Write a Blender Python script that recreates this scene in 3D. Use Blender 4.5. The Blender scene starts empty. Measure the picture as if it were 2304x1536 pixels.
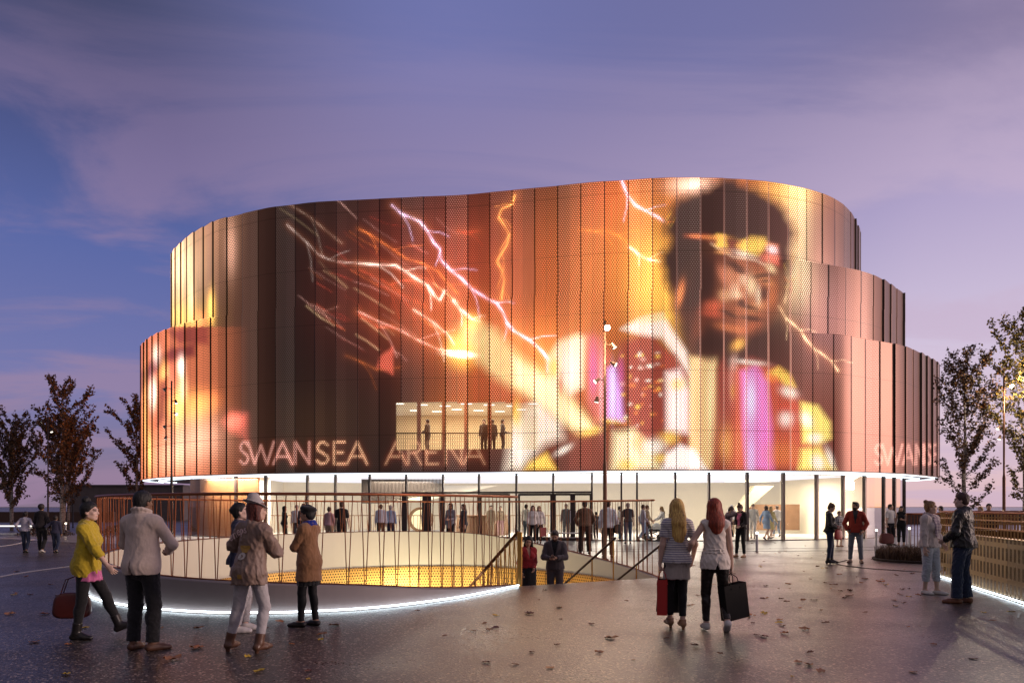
import bpy, math, random
import numpy as np
from mathutils import Vector, Matrix

random.seed(7)
RNG = np.random.default_rng(7)
SC = bpy.context.scene
COL = SC.collection
R = math.radians

# ------------------------------------------------------------------ survey numbers
F, CX, HY, HC = 1664.0, 1152.0, 1140.0, 1.62      # focal length, centre line, horizon, eye height of the survey


def at(px, py, Y):
    return np.array([(px - CX) * Y / F, Y, HC + (HY - py) * Y / F])


def gnd(px, py):
    Y = HC * F / (py - HY)
    return (px - CX) * Y / F, Y


# ------------------------------------------------------------------ objects
def tag(o, label=None, cat=None, group=None, kind=None):
    if label: o['label'] = label
    if cat: o['category'] = cat
    if group: o['group'] = group
    if kind: o['kind'] = kind
    return o


def empty(name, loc=(0, 0, 0), rz=0.0, label=None, cat=None, group=None, kind=None):
    o = bpy.data.objects.new(name, None)
    COL.objects.link(o)
    o.location = loc
    o.rotation_euler = (0, 0, rz)
    o.empty_display_size = 0.1
    return tag(o, label, cat, group, kind)


def copy_tree(o, parent=None):
    c = o.copy()
    COL.objects.link(c)
    c.parent = parent
    for ch in o.children:
        copy_tree(ch, c)
    return c


def np_mesh(name, V, Q, smooth=False):
    """mesh from a vertex array and a face array of constant size"""
    V = np.asarray(V, np.float32); Q = np.asarray(Q, np.int32)
    me = bpy.data.meshes.new(name)
    n, k = Q.shape
    me.vertices.add(len(V)); me.vertices.foreach_set('co', V.ravel())
    me.loops.add(n * k); me.loops.foreach_set('vertex_index', Q.ravel())
    me.polygons.add(n)
    me.polygons.foreach_set('loop_start', np.arange(n, dtype=np.int32) * k)
    me.polygons.foreach_set('loop_total', np.full(n, k, np.int32))
    if smooth:
        me.polygons.foreach_set('use_smooth', np.ones(n, bool))
    me.update(calc_edges=True)
    return me


def link(name, me, mat, parent=None):
    o = bpy.data.objects.new(name, me)
    COL.objects.link(o)
    if mat is not None and not me.materials:
        me.materials.append(mat)
    if parent is not None:
        o.parent = parent
    return o


def frame_of(d, up=(0, 0, 1)):
    d = np.asarray(d, float); d = d / (np.linalg.norm(d) + 1e-12)
    u = np.asarray(up, float)
    if abs(d @ u) > 0.98:
        u = np.array([1.0, 0, 0])
    s = np.cross(d, u); s /= np.linalg.norm(s)
    return d, s, np.cross(s, d)


class MB:
    """collects shapes; build() links them as ONE mesh object"""
    def __init__(self):
        self.v, self.f = [], []

    def add(self, vs, fs):
        o = len(self.v)
        self.v.extend([tuple(map(float, p)) for p in vs])
        self.f.extend([tuple(i + o for i in f) for f in fs])

    def box(self, c, size, rz=0.0, rot=None, bev=0.0):
        sx, sy, sz = [s / 2 for s in size]
        if bev > 0:
            b = min(bev, sx * .9, sy * .9, sz * .9)
            vs = []
            for z, ins in ((-sz, b), (-sz + b, 0), (sz - b, 0), (sz, b)):
                x, y = sx - ins, sy - ins
                vs += [(-x + (b if not ins else 0), -y, z), (x - (b if not ins else 0), -y, z), (x, -y + (b if not ins else 0), z), (x, y - (b if not ins else 0), z),
                       (x - (b if not ins else 0), y, z), (-x + (b if not ins else 0), y, z), (-x, y - (b if not ins else 0), z), (-x, -y + (b if not ins else 0), z)]
            fs = [tuple(range(7, -1, -1)), tuple(range(24, 32))]
            for k in range(3):
                for i in range(8):
                    j = (i + 1) % 8
                    fs.append((k * 8 + i, k * 8 + j, k * 8 + 8 + j, k * 8 + 8 + i))
        else:
            vs = [(x, y, z) for z in (-sz, sz) for x, y in ((-sx, -sy), (sx, -sy), (sx, sy), (-sx, sy))]
            fs = [(3, 2, 1, 0), (4, 5, 6, 7), (0, 1, 5, 4), (1, 2, 6, 5), (2, 3, 7, 6), (3, 0, 4, 7)]
        ca, sa = math.cos(rz), math.sin(rz)
        out = []
        for x, y, z in vs:
            if rot is not None:
                p = rot @ np.array([x, y, z]); x, y, z = p
            else:
                x, y = x * ca - y * sa, x * sa + y * ca
            out.append((x + c[0], y + c[1], z + c[2]))
        self.add(out, fs)

    def tube(self, pts, r, n=8, cap=True, up=(0, 0, 1), flat=1.0):
        pts = [np.asarray(p, float) for p in pts]
        m = len(pts)
        rs = [r] * m if np.isscalar(r) else list(r)
        vs, fs = [], []
        for i, p in enumerate(pts):
            d = pts[min(i + 1, m - 1)] - pts[max(i - 1, 0)]
            _, s, u = frame_of(d, up)
            for k in range(n):
                a = 2 * math.pi * k / n
                vs.append(p + (s * math.cos(a) + u * math.sin(a) * flat) * rs[i])
        for i in range(m - 1):
            for k in range(n):
                k2 = (k + 1) % n
                fs.append((i * n + k, i * n + k2, (i + 1) * n + k2, (i + 1) * n + k))
        if cap:
            fs.append(tuple(range(n - 1, -1, -1)))
            fs.append(tuple((m - 1) * n + k for k in range(n)))
        self.add(vs, fs)

    def lathe(self, prof, c=(0, 0, 0), n=16):
        vs, fs = [], []
        for r, z in prof:
            for k in range(n):
                a = 2 * math.pi * k / n
                vs.append((c[0] + r * math.cos(a), c[1] + r * math.sin(a), c[2] + z))
        for i in range(len(prof) - 1):
            for k in range(n):
                k2 = (k + 1) % n
                fs.append((i * n + k, i * n + k2, (i + 1) * n + k2, (i + 1) * n + k))
        fs.append(tuple(range(n - 1, -1, -1)))
        fs.append(tuple((len(prof) - 1) * n + k for k in range(n)))
        self.add(vs, fs)

    def prism(self, poly, z0, z1):
        n = len(poly)
        vs = [(x, y, z0) for x, y in poly] + [(x, y, z1) for x, y in poly]
        fs = [tuple(range(n - 1, -1, -1)), tuple(range(n, 2 * n))]
        for i in range(n):
            j = (i + 1) % n
            fs.append((i, j, n + j, n + i))
        self.add(vs, fs)

    def loft(self, rows, closed=False):
        """rows: list of equally long point lists"""
        m, n = len(rows), len(rows[0])
        vs = [p for r_ in rows for p in r_]
        fs = []
        for i in range(m - 1):
            for k in range(n if closed else n - 1):
                k2 = (k + 1) % n
                fs.append((i * n + k, i * n + k2, (i + 1) * n + k2, (i + 1) * n + k))
        self.add(vs, fs)

    def wall(self, line, z0, z1, t, side=1):
        """a wall of thickness t along a plan polyline; z0/z1 numbers or lists"""
        line = np.asarray(line, float)
        n = len(line)
        z0 = [z0] * n if np.isscalar(z0) else z0
        z1 = [z1] * n if np.isscalar(z1) else z1
        nrm = plan_normals(line) * t * side
        a = line; b = line + nrm
        rows = []
        for i in range(n):
            rows.append([(a[i][0], a[i][1], z0[i]), (a[i][0], a[i][1], z1[i]), (b[i][0], b[i][1], z1[i]), (b[i][0], b[i][1], z0[i])])
        self.loft(rows, closed=True)
        o = len(self.v) - 4 * n
        self.f.append((o + 3, o + 2, o + 1, o)); e = o + 4 * (n - 1)
        self.f.append((e, e + 1, e + 2, e + 3))

    def build(self, name, mat, parent=None, smooth=False, local=False):
        me = bpy.data.meshes.new(name)
        v = self.v
        if parent is not None and not local:
            p = parent
            l = Vector((0, 0, 0))
            while p is not None:
                l = l + p.location; p = p.parent
            v = [(x - l.x, y - l.y, z - l.z) for x, y, z in v]
        me.from_pydata(v, [], self.f)
        if smooth:
            me.polygons.foreach_set('use_smooth', np.ones(len(me.polygons), bool))
        me.update()
        return link(name, me, mat, parent)


def plan_normals(line):
    line = np.asarray(line, float)
    d = np.gradient(line, axis=0)
    d /= np.linalg.norm(d, axis=1)[:, None] + 1e-9
    return np.stack([-d[:, 1], d[:, 0]], 1)


def spline(pts, step=0.25, closed=False):
    """Catmull-Rom through pts (any dimension), resampled at about equal steps"""
    P = np.asarray(pts, float)
    n = len(P)
    out = []
    seg = n if closed else n - 1
    for i in range(seg):
        p0 = P[(i - 1) % n] if closed or i > 0 else 2 * P[0] - P[1]
        p1, p2 = P[i % n], P[(i + 1) % n]
        p3 = P[(i + 2) % n] if closed or i + 2 < n else 2 * P[-1] - P[-2]
        t0 = 0; a = 0.5
        t1 = t0 + max(np.linalg.norm((p1 - p0)), 1e-6) ** a
        t2 = t1 + max(np.linalg.norm((p2 - p1)), 1e-6) ** a
        t3 = t2 + max(np.linalg.norm((p3 - p2)), 1e-6) ** a
        for t in np.linspace(t1, t2, 24, endpoint=False):
            A1 = (t1 - t) / (t1 - t0) * p0 + (t - t0) / (t1 - t0) * p1
            A2 = (t2 - t) / (t2 - t1) * p1 + (t - t1) / (t2 - t1) * p2
            A3 = (t3 - t) / (t3 - t2) * p2 + (t - t2) / (t3 - t2) * p3
            B1 = (t2 - t) / (t2 - t0) * A1 + (t - t0) / (t2 - t0) * A2
            B2 = (t3 - t) / (t3 - t1) * A2 + (t - t1) / (t3 - t1) * A3
            out.append((t2 - t) / (t2 - t1) * B1 + (t - t1) / (t2 - t1) * B2)
    if not closed:
        out.append(P[-1])
    out = np.array(out)
    if closed:
        out = np.vstack([out, out[:1]])
    return resample(out, step)


def resample(L, step):
    L = np.asarray(L, float)
    s = np.concatenate([[0], np.cumsum(np.linalg.norm(np.diff(L[:, :2], axis=0), axis=1))])
    n = max(2, int(round(s[-1] / step)) + 1)
    q = np.linspace(0, s[-1], n)
    return np.stack([np.interp(q, s, L[:, k]) for k in range(L.shape[1])], 1)


# ------------------------------------------------------------------ materials
class NT:
    """small helper round a node tree"""
    def __init__(self, tree):
        self.t = tree; self.n = tree.nodes; self.l = tree.links

    def node(self, kind, **kw):
        nd = self.n.new(kind)
        for k, v in kw.items():
            setattr(nd, k, v)
        return nd

    def put(self, sock, v):
        if isinstance(v, bpy.types.NodeSocket):
            self.l.new(v, sock)
        elif v is not None:
            sock.default_value = v

    def math(self, op, a, b=None, c=None, clamp=False):
        nd = self.node('ShaderNodeMath', operation=op, use_clamp=clamp)
        self.put(nd.inputs[0], a); self.put(nd.inputs[1], b)
        if c is not None: self.put(nd.inputs[2], c)
        return nd.outputs[0]

    def mix(self, f, a, b, blend='MIX'):
        nd = self.node('ShaderNodeMix', data_type='RGBA', blend_type=blend)
        self.put(nd.inputs[0], f)
        for s, v in ((nd.inputs[6], a), (nd.inputs[7], b)):
            self.put(s, (*v, 1) if isinstance(v, tuple) and len(v) == 3 else v)
        return nd.outputs[2]

    def noise(self, vec, scale, detail=4, rough=.55, dist=0.0):
        nd = self.node('ShaderNodeTexNoise')
        if vec is not None: self.l.new(vec, nd.inputs['Vector'])
        nd.inputs['Scale'].default_value = scale
        nd.inputs['Detail'].default_value = detail
        nd.inputs['Roughness'].default_value = rough
        nd.inputs['Distortion'].default_value = dist
        return nd.outputs['Fac']

    def ramp(self, fac, stops, interp='LINEAR'):
        nd = self.node('ShaderNodeValToRGB')
        cr = nd.color_ramp; cr.interpolation = interp
        while len(cr.elements) < len(stops): cr.elements.new(0.5)
        for e, (p, c) in zip(cr.elements, stops):
            e.position = p
            e.color = (*c, 1) if not np.isscalar(c) else (c, c, c, 1)
        self.put(nd.inputs[0], fac)
        return nd.outputs[0]

    def obj(self):
        return self.node('ShaderNodeTexCoord').outputs['Object']

    def bump(self, h, strength=.3, dist=.01):
        nd = self.node('ShaderNodeBump')
        nd.inputs['Strength'].default_value = strength
        nd.inputs['Distance'].default_value = dist
        self.l.new(h, nd.inputs['Height'])
        return nd.outputs[0]


def material(name):
    m = bpy.data.materials.new(name); m.use_nodes = True
    nt = NT(m.node_tree)
    b = m.node_tree.nodes['Principled BSDF']
    return m, nt, b


_MC = {}


def plain(name, col, rough=.6, metal=0.0, vary=.15, scale=6.0, bump=.0, bscale=40.0, spec=.5):
    if name in _MC: return _MC[name]
    m, nt, b = material(name)
    v = nt.obj()
    f = nt.noise(v, scale, 5)
    c = nt.mix(f, tuple(x * (1 - vary) for x in col), tuple(min(1, x * (1 + vary)) for x in col))
    nt.l.new(c, b.inputs['Base Color'])
    b.inputs['Roughness'].default_value = rough
    b.inputs['Metallic'].default_value = metal
    b.inputs['Specular IOR Level'].default_value = spec
    if bump:
        nt.l.new(nt.bump(nt.noise(v, bscale, 4), bump, .01), b.inputs['Normal'])
    _MC[name] = m
    return m


def glow(name, col, strength):
    if name in _MC: return _MC[name]
    m, nt, b = material(name)
    b.inputs['Base Color'].default_value = (*[min(1, c) * .15 for c in col], 1)
    b.inputs['Emission Color'].default_value = (*col, 1)
    b.inputs['Emission Strength'].default_value = strength
    _MC[name] = m
    return m
# ------------------------------------------------------------------ figures: signed distance fields meshed with surface nets
def rx(a): c, s = math.cos(a), math.sin(a); return np.array([[1, 0, 0], [0, c, -s], [0, s, c]])
def ry(a): c, s = math.cos(a), math.sin(a); return np.array([[c, 0, s], [0, 1, 0], [-s, 0, c]])
def rz_(a): c, s = math.cos(a), math.sin(a); return np.array([[c, -s, 0], [s, c, 0], [0, 0, 1]])


def unit(v):
    v = np.asarray(v, float)
    return v / (np.linalg.norm(v) + 1e-9)


def cap(p0, p1, r0, r1, v=None, ratio=1.0):
    return ['c', np.asarray(p0, float), np.asarray(p1, float), r0, r1, None if v is None else unit(v), ratio]


def ell(c, rad, M=None):
    return ['e', np.asarray(c, float), np.asarray(rad, float), np.eye(3) if M is None else M]


def grow(p, t):
    p = list(p)
    if p[0] == 'c':
        if p[5] is not None:
            rm = max(p[3], p[4]); p[6] = (rm * p[6] + t) / (rm + t)
        p[3] += t; p[4] += t
    else:
        p[2] = p[2] + t
    return p


class Field:
    def __init__(self, prims, h, pad=.035):
        lo = np.full(3, 9.); hi = -lo
        for p in prims:
            a, b = self.bounds(p, 0)
            lo = np.minimum(lo, a); hi = np.maximum(hi, b)
        lo -= pad; hi += pad
        self.h, self.lo = h, lo
        n = np.ceil((hi - lo) / h).astype(int) + 1
        self.ax = [lo[i] + h * np.arange(n[i]) for i in range(3)]
        self.f = np.full(n, .3, np.float32)

    @staticmethod
    def bounds(p, m):
        if p[0] == 'c':
            r = max(p[3], p[4]) + m
            return np.minimum(p[1], p[2]) - r, np.maximum(p[1], p[2]) + r
        r = np.abs(p[3]) @ p[2] + m
        return p[1] - r, p[1] + r

    def win(self, lo, hi):
        s = []
        for i in range(3):
            a = np.searchsorted(self.ax[i], lo[i]); b = np.searchsorted(self.ax[i], hi[i], 'right')
            s.append(slice(max(0, a), max(a, b)))
        g = [self.ax[0][s[0]][:, None, None].astype(np.float32), self.ax[1][s[1]][None, :, None].astype(np.float32), self.ax[2][s[2]][None, None, :].astype(np.float32)]
        return tuple(s), g

    def dist(self, p, g):
        X, Y, Z = g
        if p[0] == 'c':
            d = p[2] - p[1]; L2 = float(d @ d) + 1e-9
            ex, ey, ez = X - p[1][0], Y - p[1][1], Z - p[1][2]
            t = np.clip((ex * d[0] + ey * d[1] + ez * d[2]) / L2, 0, 1)
            ex = ex - t * d[0]; ey = ey - t * d[1]; ez = ez - t * d[2]
            q = ex * ex + ey * ey + ez * ez
            if p[5] is not None and abs(p[6] - 1) > 1e-3:
                ev = ex * p[5][0] + ey * p[5][1] + ez * p[5][2]
                q = q + ev * ev * (1 / p[6] ** 2 - 1)
            return np.sqrt(np.maximum(q, 0)) - (p[3] + (p[4] - p[3]) * t)
        ex, ey, ez = X - p[1][0], Y - p[1][1], Z - p[1][2]
        M, r = p[3], p[2]
        q = [(ex * M[0, i] + ey * M[1, i] + ez * M[2, i]) / r[i] for i in range(3)]
        k0 = np.sqrt(q[0] ** 2 + q[1] ** 2 + q[2] ** 2)
        k1 = np.sqrt((q[0] / r[0]) ** 2 + (q[1] / r[1]) ** 2 + (q[2] / r[2]) ** 2)
        return k0 * (k0 - 1) / (k1 + 1e-6)

    def add(self, prims, k=.02):
        for p in prims:
            s, g = self.win(*self.bounds(p, .09))
            if min(x.stop - x.start for x in s) <= 0: continue
            b = self.dist(p, g); a = self.f[s]
            hh = np.clip(.5 + .5 * (b - a) / k, 0, 1)
            self.f[s] = b + (a - b) * hh - k * hh * (1 - hh)

    def sub(self, prims, k=.01):
        for p in prims:
            s, g = self.win(*self.bounds(p, .05))
            if min(x.stop - x.start for x in s) <= 0: continue
            b = -self.dist(p, g); a = self.f[s]
            hh = np.clip(.5 - .5 * (b - a) / k, 0, 1)
            self.f[s] = b + (a - b) * hh + k * hh * (1 - hh)

    def cut(self, fn, lo=None, hi=None):
        """field = max(field, fn(X, Y, Z)), optionally only inside a box"""
        s, g = self.win(self.lo - 1 if lo is None else lo, self.lo + 9 if hi is None else hi)
        self.f[s] = np.maximum(self.f[s], fn(*g))

    def endcut(self, p, d, r):
        """cut square across at p, removing what lies beyond it along d"""
        p = np.asarray(p); d = unit(d)
        lo, hi = p - r, p + r
        s, g = self.win(lo, hi)
        X, Y, Z = g
        ex, ey, ez = X - p[0], Y - p[1], Z - p[2]
        q = ex * d[0] + ey * d[1] + ez * d[2]
        near = (ex * ex + ey * ey + ez * ez) < r * r
        self.f[s] = np.where(near, np.maximum(self.f[s], q), self.f[s])

    def ripple(self, amp, seed, wl=(.05, .16), stretch=(1, 1, 1)):
        i = np.where(np.abs(self.f) < .03 + amp)
        P = np.stack([self.ax[k][i[k]] * stretch[k] for k in range(3)], 1)
        rg = np.random.default_rng(seed)
        W = rg.normal(size=(9, 3)); W /= np.linalg.norm(W, axis=1)[:, None]
        W *= (2 * np.pi / rg.uniform(*wl, 9))[:, None]
        ph = rg.uniform(0, 6.28, 9)
        warp = .6 * np.sin(P @ W[0] * .5 + ph[0])
        v = np.zeros(len(P))
        for k in range(1, 9):
            v += np.sin(P @ W[k] + ph[k] + warp)
        v = np.minimum(np.abs(v / 3.0), .95) - .5                 # creases
        self.f[i] += (amp * v).astype(np.float32)

    def mesh(self):
        f, h = self.f, self.h
        s = f < 0
        c = np.zeros(tuple(np.array(s.shape) - 1), np.int8)
        for dx in (0, 1):
            for dy in (0, 1):
                for dz in (0, 1):
                    c += s[dx:s.shape[0] - 1 + dx, dy:s.shape[1] - 1 + dy, dz:s.shape[2] - 1 + dz]
        act = (c > 0) & (c < 8)
        I = np.argwhere(act)
        idx = np.full(act.shape, -1, np.int32); idx[act] = np.arange(len(I))
        val = {}
        for dx in (0, 1):
            for dy in (0, 1):
                for dz in (0, 1):
                    val[dx, dy, dz] = f[I[:, 0] + dx, I[:, 1] + dy, I[:, 2] + dz]
        acc = np.zeros((len(I), 3), np.float32); cnt = np.zeros(len(I), np.float32)
        ks = list(val)
        for a in ks:
            for axis in range(3):
                if a[axis]: continue
                b = list(a); b[axis] = 1; b = tuple(b)
                va, vb = val[a], val[b]
                m = (va < 0) != (vb < 0)
                t = np.where(m, va / np.where(m, va - vb, 1), 0)
                p = np.repeat(np.array([a], np.float32), len(I), 0); p[:, axis] = t
                acc += p * m[:, None]; cnt += m
        V = (I + acc / np.maximum(cnt, 1)[:, None]) * h + self.lo
        Q = []
        n = s.shape
        for axis in range(3):
            o = [1, 2] if axis == 0 else [2, 0] if axis == 1 else [0, 1]
            sl0 = [slice(None)] * 3; sl1 = [slice(None)] * 3
            sl0[axis] = slice(0, n[axis] - 1); sl1[axis] = slice(1, n[axis])
            for q in o:
                sl0[q] = slice(1, n[q] - 1); sl1[q] = slice(1, n[q] - 1)
            A, B = s[tuple(sl0)], s[tuple(sl1)]
            E = np.argwhere(A != B)
            ins = A[A != B]
            E = E.copy()
            for q in o: E[:, q] += 1
            def cell(d1, d2):
                e = E.copy(); e[:, o[0]] -= d1; e[:, o[1]] -= d2
                return idx[e[:, 0], e[:, 1], e[:, 2]]
            q4 = np.stack([cell(1, 1), cell(0, 1), cell(0, 0), cell(1, 0)], 1)
            q4 = np.where(ins[:, None], q4, q4[:, ::-1])
            Q.append(q4)
        Q = np.vstack(Q)
        Q = Q[(Q >= 0).all(1)]
        return V, Q


def ik(a, b, l1, l2, pole):
    a, b = np.asarray(a, float), np.asarray(b, float)
    d = b - a; L = np.linalg.norm(d)
    mx = (l1 + l2) * .999
    if L > mx:
        b = a + d / L * mx; d = b - a; L = mx
    u = d / L
    x = (l1 * l1 - l2 * l2 + L * L) / (2 * L)
    h = math.sqrt(max(l1 * l1 - x * x, 0))
    p = np.asarray(pole, float); p = p - u * (p @ u)
    return a + u * x + unit(p) * h, b


def skeleton(sp):
    """joints of a 1.75 m figure that faces +Y; index 0 = its left (-X), 1 = its right"""
    J = {}
    fem = sp.get('f', False)
    J['f'] = fem
    bulk = sp.get('bulk', 1.0)
    hip = np.array(sp.get('hip', (0, 0, 0)), float) + np.array([0, 0, sp.get('heel', 0.0)])
    U = rz_(R(sp.get('twist', 0))) @ ry(R(sp.get('roll', 0))) @ rx(-R(sp.get('lean', 0)))
    P = np.array([0, 0, .95]) + hip
    up = lambda p: P + U @ (np.asarray(p, float) - np.array([0, 0, .95]))
    J['U'], J['P'], J['up'] = U, P, up
    sw = (.158 if fem else .178) * (1 + (bulk - 1) * .7)
    shrug = sp.get('shrug', 0)
    J['sh'] = [up((-sw, -.005, 1.40 + shrug)), up((sw, -.005, 1.40 + shrug))]
    J['neck0'], J['neck1'] = up((0, -.02, 1.44)), up((0, .0, 1.54))
    hy, hp, hr = sp.get('head', (0, 0, 0))
    HR = U @ rz_(R(hy)) @ rx(R(hp)) @ ry(R(hr))      # pitch > 0 looks up, yaw > 0 turns to its left
    J['HR'] = HR
    J['head'] = J['neck1'] + HR @ np.array([0, .018, .087])
    hx = .092 if fem else .09
    J['hip'] = [np.array([-hx, 0, .90]) + hip, np.array([hx, 0, .90]) + hip]
    J['knee'], J['ank'], J['ffwd'], J['fup'] = [], [], [], []
    lift = sp.get('heel', 0.0)
    for i, ft in enumerate(sp.get('feet', ((-.1, 0), (.1, 0)))):
        ft = list(ft) + [0, 0, 0][:5 - len(ft)]
        x, y, z, yaw, pit = ft
        M = rz_(R(yaw)) @ rx(R(pit))
        fw, fu = M @ np.array([0, 1, 0]), M @ np.array([0, 0, 1])
        a = np.array([x, y, z]) + np.array([0, 0, .085 + lift])
        k, a = ik(J['hip'][i], a, .41, .409, fw + np.array([(-.05, .05)[i], .5, 0]))
        J['knee'].append(k); J['ank'].append(a); J['ffwd'].append(fw); J['fup'].append(fu)
    J['elb'], J['wr'], J['hd'], J['hs'], J['hn'] = [], [], [], [], []
    poles = sp.get('poles', (None, None))
    hands = sp.get('hands', (None, None))
    hdirs = sp.get('hdirs', (None, None))
    for i in (0, 1):
        sgn = -1 if i == 0 else 1
        hp_ = hands[i]
        if hp_ is None: hp_ = (sgn * .25, .05, .86)
        pole = poles[i] if poles[i] is not None else (sgn * .5, -1, -.25)
        e, w = ik(J['sh'][i], hp_, .285, .25, np.asarray(pole, float))
        hd = unit(w - e) if hdirs[i] is None else unit(hdirs[i])
        # the thumb side: forward for a hanging arm, up for a forward one
        ref = np.array([0, 1, 0.]) if abs(hd[1]) < .75 else np.array([0, 0, 1.])
        s = unit(ref - hd * (ref @ hd))
        J['elb'].append(e); J['wr'].append(w); J['hd'].append(hd); J['hs'].append(s)
        n = unit(np.cross(hd, s))                   # the palm faces the body
        if n[0] * sgn > 0: n = -n
        J['hn'].append(n)
    return J


def torso_prims(J, bulk=1.0, bust=True):
    up, U, fem = J['up'], J['U'], J['f']
    fy = U @ np.array([0, 1, 0.])
    b = bulk
    if fem:
        p = [cap(up((0, 0, 1.16)), up((0, 0, 1.31)), .118 * b, .130 * b, fy, .72),
             cap(up((0, 0, 1.03)), up((0, 0, 1.16)), .122 * b, .112 * b, fy, .74),
             cap(up((0, -.005, .93)), up((0, -.005, 1.0)), .155 * b, .140 * b, fy, .74)]
        if bust:
            p += [ell(up((s * .066, .075, 1.265)), (.058, .05, .056)) for s in (-1, 1)]
    else:
        p = [cap(up((0, 0, 1.15)), up((0, 0, 1.32)), .138 * b, .155 * b, fy, .70),
             cap(up((0, 0, 1.02)), up((0, 0, 1.15)), .138 * b, .136 * b, fy, .74),
             cap(up((0, 0, .93)), up((0, 0, 1.0)), .146 * b, .140 * b, fy, .76)]
    sh = J['sh']
    p.append(cap(sh[0] * .9 + sh[1] * .1, sh[1] * .9 + sh[0] * .1, .058 * b, .058 * b, fy, .95))
    mid = up((0, -.03, 1.45))
    for i in (0, 1):
        p.append(cap(sh[i] + (mid - sh[i]) * .15, mid, .042, .05))
    for i in (0, 1):
        s = -1 if i == 0 else 1
        p.append(ell(J['hip'][i] + np.array([-s * .012, -.055, .03]), (.08, .072, .085)))
    return p


def leg_prims(J, frac=1.0, th=1.0):
    p = []
    for i in (0, 1):
        h, k, a = J['hip'][i], J['knee'][i], J['ank'][i]
        p.append(cap(h + np.array([0, 0, .01]), k, .084 * th, .056 * th))
        e = k + (a - k) * min(frac, 1)
        p.append(cap(k, e, .054 * th, (.054 + (.037 - .054) * min(frac, 1)) * th))
        if frac > .4:
            back = -unit(np.cross(unit(a - k), np.array([1, 0, 0])) * -1)
            bk = -(J['ffwd'][i]); bk = unit(bk - unit(a - k) * (bk @ unit(a - k)))
            p.append(ell(k + (a - k) * .3 + bk * .018, (.045 * th, .05 * th, .1 * th), np.stack([unit(np.cross(bk, unit(a - k))), bk, unit(a - k)], 1)))
    return p


def foot_prims(J, i, t=0.0):
    a, f, u = J['ank'][i], J['ffwd'][i], J['fup'][i]
    base = a - u * .085
    s = np.cross(f, u)
    return [grow(cap(a, base + u * .045 - f * .035, .036, .034), t),
            grow(cap(base + u * .034 - f * .035, base + u * .03 + f * .10, .034, .038, u, .8), t),
            grow(cap(base + u * .03 + f * .10, base + u * .024 + f * .165, .038, .03, u, .7), t),
            grow(cap(a, base + u * .035 + f * .11, .034, .024), t)]


def arm_prims(J, frac=1.0, t=0.0, i=None):
    p = []
    for k in (0, 1) if i is None else (i,):
        s, e, w = J['sh'][k], J['elb'][k], J['wr'][k]
        if frac <= .5:
            q = s + (e - s) * frac * 2
            p.append(grow(cap(s, q, .047, .047 - .01 * frac * 2), t))
        else:
            q = e + (w - e) * (frac - .5) * 2
            p.append(grow(cap(s, e, .047, .038), t))
            p.append(grow(cap(e, q, .039, .039 - .013 * (frac - .5) * 2), t))
    return p


def palm_prims(J, i):
    w, d, s, n = J['wr'][i], J['hd'][i], J['hs'][i], J['hn'][i]
    return [cap(J['wr'][i], w + d * .03, .026, .028, n, .75), cap(w + d * .035, w + d * .078, .036, .037, n, .42),
            cap(w + d * .03 + s * .02, w + d * .05 + s * .034, .018, .014)]


def finger_tubes(J, i, curl, n=6):
    """five bent, tapering fingers rooted inside the palm"""
    w, d, s, nn = J['wr'][i], J['hd'][i], J['hs'][i], J['hn'][i]
    mb = MB()
    for off, ln, r in ((.027, .070, .0088), (.009, .078, .0092), (-.009, .072, .0088), (-.026, .056, .0078)):
        p = w + d * .07 + s * off
        a = curl * .5 + off * 3
        pts = [p]
        q = p
        for k, fr in enumerate((.25, .30, .25, .20)):
            a2 = a + curl * k * .42
            dd = unit(d * math.cos(a2) + nn * math.sin(a2) + s * off * 2.2)
            q = q + dd * ln * fr * 1.25
            pts.append(q)
        mb.tube(pts, [r * 1.1, r * 1.05, r, r * .9, r * .6], n)
    p = w + d * .032 + s * .026
    td = unit(d * .7 + s * .65 + nn * (.25 + .35 * curl))
    q1 = p + td * .035; q2 = q1 + unit(td + nn * .25 * curl + d * .3) * .028
    mb.tube([p, q1, q2, q2 + unit(td * .4 + d) * .012], [.0125, .011, .0095, .006], n)
    return mb


def head_prims(J):
    C, M = J['head'], J['HR']
    g = lambda *p: C + M @ np.array(p)
    fem = J['f']
    p = [ell(g(0, -.014, .03), (.074, .093, .09), M), ell(g(0, .026, -.028), (.061, .066, .08), M),
         ell(g(0, .054, -.088), (.032 if fem else .037, .03, .026), M),
         cap(g(-.045, .0, -.06), g(-.02, .05, -.09), .025, .02), cap(g(.045, .0, -.06), g(.02, .05, -.09), .025, .02)]
    q = [cap(g(0, .088, .008), g(0, .103, -.028), .008, .0115), cap(g(-.034, .076, .024), g(.034, .076, .024), .015, .015),
         cap(g(-.017, .083, -.064), g(.017, .083, -.064), .009, .009), ell(g(-.04, .058, -.025), (.022, .02, .02), M), ell(g(.04, .058, -.025), (.022, .02, .02), M)]
    e = [ell(g(s * .076, -.008, -.012), (.011, .02, .031), M @ rz_(s * .35)) for s in (-1, 1)]
    return p, q, e


def head_local(J, V):
    return (V - J['head']) @ J['HR']


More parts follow.
